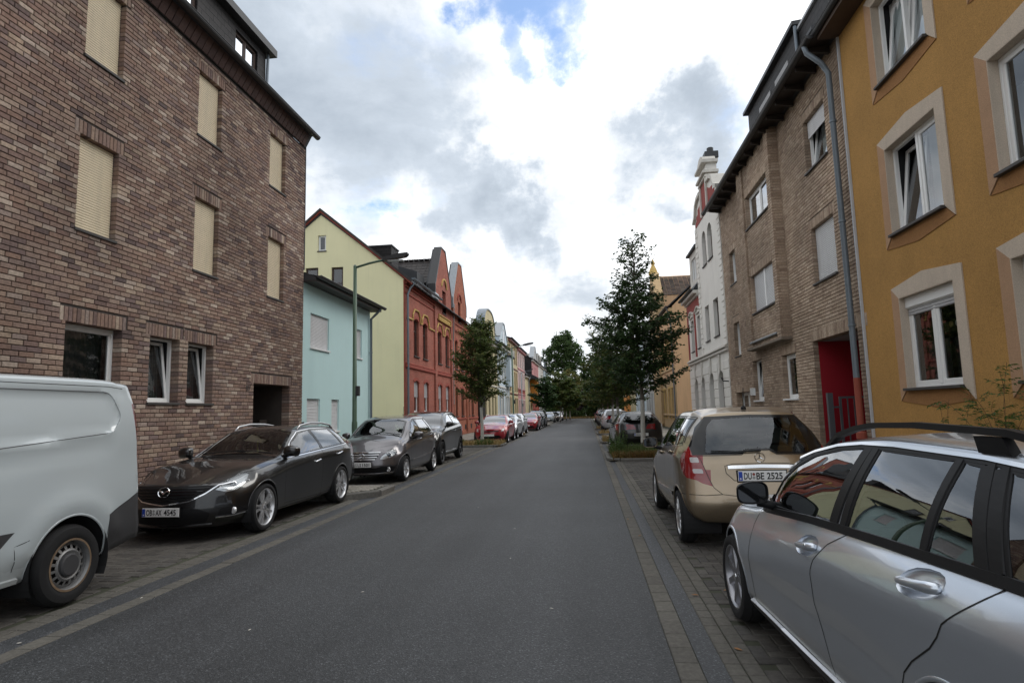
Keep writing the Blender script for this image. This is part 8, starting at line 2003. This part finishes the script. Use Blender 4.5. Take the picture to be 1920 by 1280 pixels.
WL = ['dark tree at the left edge of the wood', 'dark leafy tree below the tall tree', 'olive tinged tree in the middle of the wood', 'broad olive tree right of the tall tree', 'dark tree above the end of the road', 'bright green tree at the right end of the road', 'low plum coloured tree at the road end', 'low dark tree behind the plum coloured one', 'low fresh green tree at the left road end', 'tall dark tree behind the right houses', 'olive tree far behind the right houses', 'pale green tree behind the last white house', 'dark tree behind the last white house', 'dark tree at the far right of the wood']
for i, (x, y, h, mt, r) in enumerate(WOOD):
    rr = random.Random(60+i); lb = [(rr.uniform(-.6, .6)*r, rr.uniform(-.5, .5)*r, h*(.22+.62*k/8)+rr.uniform(-.4, .4), r*rr.uniform(.42, .62)*(1 if k < 6 else .8)) for k in range(9)]
    massed_tree('broadleaf_tree', WL[i], x, y, h, 1, lb, 3600, .42, mt, seed=70+i, group='trees closing the street')
massed_tree('hedge', 'low dark hedge in front of the wood at the road end', -2.0, 120.8, 2.2, .3, [(-6+i*1.5, 0, 1.0, 1.1) for i in range(11)], 5000, .3, 'leaf_dark', seed=99, tr=.1, cat='hedge')
massed_tree('garden_tree', 'conifer like tree top peeping over the dark slate roof', -17, 56, 15.2, 5, [(0, 0, 11, 1.9), (0, 0, 13, 1.4), (0, 0, 14.4, .8)], 1500, .35, 'leaf_dark', seed=97)

def grass(name, label, regs, mat, n, h, w=.012, seed=3, lean=.5, obj_label=None, parent=None):
    """single blades, far too many to count"""
    r = random.Random(seed); V = []; F = []
    for _ in range(n):
        x0, x1, y0, y1 = r.choice(regs); x, y = r.uniform(x0, x1), r.uniform(y0, y1); hh = h*r.uniform(.35, 1.15); a = r.uniform(0, 2*PI); l = r.gauss(0, lean)*hh; c, s = math.cos(a), math.sin(a); o = len(V); ww = w*r.uniform(.7, 1.4)
        V += [(x-s*ww, y+c*ww, .04), (x+s*ww, y-c*ww, .04), (x+c*l*.4+s*ww*.7, y+s*l*.4-c*ww*.7, .04+hh*.6), (x+c*l*.4-s*ww*.7, y+s*l*.4+c*ww*.7, .04+hh*.6), (x+c*l, y+s*l, .04+hh*.95)]; F += [(o, o+1, o+2, o+3), (o+3, o+2, o+4)]
    mb = MB(); mb.v = V; mb.f = F; mb.m = [0]*len(F); return mb.build(name, mat, parent, kind='stuff', label=label, cat='grass')
grass('green_grass', 'green grass tufts in the weedy tree pit on the right', [(.75, 2.8, 19.8, 22.9)], 'grass_green', 3200, .36)
grass('dry_grass', 'rust brown dry grass along the front of the weedy tree pit', [(.75, 2.8, 19.4, 20.2), (1.4, 2.8, 19.4, 19.8)], 'grass_rust', 2600, .28, seed=4); grass('dry_grass', 'straw coloured grass in the pit beyond the black hatchback', [(.72, 2.9, 29.5, 33)], 'grass_dry', 2200, .3, seed=5)
grass('dry_grass', 'straw coloured grass in front of the red estate car', [(-6.5, -4.1, 28.5, 30.7)], 'grass_dry', 2600, .26, seed=6); grass('green_grass', 'green tufts around the trunk before the red estate car', [(-5.3, -4.5, 28.5, 29.2), (-6.4, -6.0, 29, 30)], 'grass_green', 900, .34, seed=7)
grass('dry_grass', 'dry grass in the small pit by the red hatchback', [(-6.5, -4.1, 39.7, 41.2)], 'grass_rust', 700, .22, seed=8); grass('dry_grass', 'dry verge across the far end of the road', [(-16, 8, 118.2, 121)], 'grass_dry', 4500, .4, w=.03, seed=9); grass('dry_grass', 'dry grass in the far pits on the right', [(.72, 2.9, 39.5, 41.7), (.72, 2.9, 49.8, 51.9)], 'grass_dry', 1500, .3, seed=10)
def weed(name, label, x, y, stems, h, mat, leaf, seed=1, spread=.25, z=.04, cat='weed', group=None, dens=1.0, pinn=False):
    """upright leafy plant: bent stems with leaves in pairs"""
    global RT
    RT = random.Random(seed); t = thing(name, label, cat, (x, y, z), 0, group); st = MB(); V = []; F = []
    for i in range(stems):
        a = RT.uniform(0, 2*PI); d = Vector((math.cos(a)*spread, math.sin(a)*spread, 1)).normalized(); hh = h*RT.uniform(.6, 1.05); n = max(6, int(hh/.06)); p = Vector((RT.gauss(0, .06), RT.gauss(0, .06), 0)); P = [p]
        for k in range(n):
            d = (d+rv(.05)+Vector((math.cos(a), math.sin(a), -.3))*.02*k/n).normalized(); P.append(P[-1]+d*hh/n)
        st.tube([tuple(q) for q in P], [max(.0025, .008*(1-k/(n+1))) for k in range(n+1)], 5, caps=False)
        for k in range(2, n+1):
            if RT.random() > dens: continue
            for sg in (-1, 1):
                sd = (d.cross(rv(1)).normalized()); 
                if pinn:
                    q = P[k]; tw = (sd+Vector((0, 0, .35))).normalized(); L = leaf*RT.uniform(2.2, 3.8)*(1-.3*k/n)
                    st.tube([tuple(q), tuple(q+tw*L)], .002, 3, caps=False)
                    for j in range(1, 5):
                        for s2 in (-1, 1): add_leaf(V, F, q+tw*L*j/4.2, (tw*.5+tw.cross(Vector((0, 0, 1)))*s2+rv(.15)-Vector((0, 0, .25))).normalized(), Vector((0, 0, 1))+rv(.3), leaf*RT.uniform(.7, 1.1), asp=.22)
                    break
                else: add_leaf(V, F, P[k], (sd+d*.4-Vector((0, 0, .15))).normalized(), Vector((0, 0, 1))+rv(.3), leaf*RT.uniform(.6, 1.2)*(1-.4*k/n), asp=.25)
    st.build('stem', 'stem_brown' if pinn else 'grass_green', t, smooth=True); c = MB(); c.v = V; c.f = F; c.m = [0]*len(F); c.build('leaves', mat, t, kind='stuff')
    return t
WD = ((.98, 20.35, .85, 14, 'tallest leafy weed clump at the road side corner of the right tree pit'), (1.0, 21.3, .95, 14, 'leafy weed clump beside the rear wheel of the black hatchback'), (1.55, 20.3, .5, 10, 'low leafy weed clump left of the pale linden trunk'), (2.45, 20.4, .55, 10, 'leafy weed clump right of the pale linden trunk'), (.85, 22.4, .7, 9, 'weed clump at the far kerb of the right tree pit'))
for i, (x, y, h, ns, lb) in enumerate(WD): weed('tall_weed', lb, x, y, ns, h, 'leaf_shrub' if i < 3 else 'grass_green', .12, seed=200+i, group='weeds in the right tree pit', spread=.32)
WD = ((-4.6, 29.0, 'green weed at the road side of the straw coloured grass'), (-6.2, 29.4, 'green weed at the pavement side of the straw coloured grass'), (-5.0, 28.8, 'green weed at the foot of the dense young linden'))
for i, (x, y, lb) in enumerate(WD): weed('tall_weed', lb, x, y, 6, .5, 'leaf_shrub', .09, seed=220+i, group='weeds in the left tree pit')
weed('wall_shrub', 'loose green shrub growing against the ochre wall behind the silver car', 5.42, 8.75, 11, 2.15, 'leaf_shrub', .075, seed=231, spread=.24, z=.1, cat='shrub', dens=.8, pinn=True)
weed('wall_shrub', 'small sprig of the shrub below the ochre window', 5.45, 9.95, 4, 1.65, 'leaf_shrub', .06, seed=233, spread=.12, z=.1, cat='shrub', dens=.5, pinn=True)

# ------------------------------------------------------------------ a passer-by on the far right pavement
pm('skin', (.5, .3, .22), rough=.6, var=.05); pm('shirt', (.75, .76, .78), rough=.9, var=.05); pm('trousers', (.04, .045, .06), rough=.9, var=.1); pm('hair', (.02, .015, .012), rough=.7, var=.1)
def person(X, Y, z):
    t = thing('person', 'passer by with dark hair and white shirt on the right pavement', 'person', (X, Y, z), .3)
    me = bpy.data.meshes.new('body'); J = [((0, 0, .82), .13), ((0, 0, 1.0), .125), ((0, .01, 1.2), .14), ((0, .01, 1.3), .07), ((0, .02, 1.37), .055), ((0, .03, 1.46), .085), ((0, .03, 1.54), .075),
        ((.09, 0, .75), .085), ((.10, .06, .42), .06), ((.10, .0, .08), .045), ((.10, .10, .03), .04), ((-.09, 0, .75), .085), ((-.10, -.06, .42), .06), ((-.10, -.16, .10), .045), ((-.10, -.06, .03), .04),
        ((.17, .01, 1.26), .055), ((.22, -.03, 1.0), .042), ((.22, .06, .78), .034), ((.22, .09, .70), .03), ((-.17, .01, 1.26), .055), ((-.22, .04, 1.0), .042), ((-.22, .12, .80), .034), ((-.22, .15, .72), .03)]
    E = [(0, 1), (1, 2), (2, 3), (3, 4), (4, 5), (5, 6), (0, 7), (7, 8), (8, 9), (9, 10), (0, 11), (11, 12), (12, 13), (13, 14), (2, 15), (15, 16), (16, 17), (17, 18), (2, 19), (19, 20), (20, 21), (21, 22)]
    me.from_pydata([j[0] for j in J], E, []); o = link('body', me, t); m = o.modifiers.new('skin', 'SKIN'); o.modifiers.new('sub', 'SUBSURF').levels = 2
    for i, (p, r) in enumerate(J): v = me.skin_vertices[0].data[i]; v.radius = (r, r*.85 if i < 4 else r); v.use_root = (i == 0)
    bpy.context.view_layer.update(); ev = o.evaluated_get(bpy.context.evaluated_depsgraph_get()); me2 = bpy.data.meshes.new_from_object(ev); o.modifiers.clear(); o.data = me2
    me2.materials.clear()
    for k in ('skin', 'shirt', 'trousers'): me2.materials.append(M[k])
    for p in me2.polygons:
        c = p.center; p.material_index = 0 if c.z > 1.33 or (abs(c.x) > .18 and c.z < .98) else (1 if c.z > .86 and not (abs(c.x) < .16 and c.z < .88) else 2); p.use_smooth = True
    mb = MB(); mb.lathe([(.0, .115), (.05, .105), (.085, .06), (.095, .01), (.085, -.04), (.06, -.07)], 14, 'z', (0, .01, 1.49)); mb.build('hair', 'hair', t, smooth=True)
person(3.5, 60.4, .1)
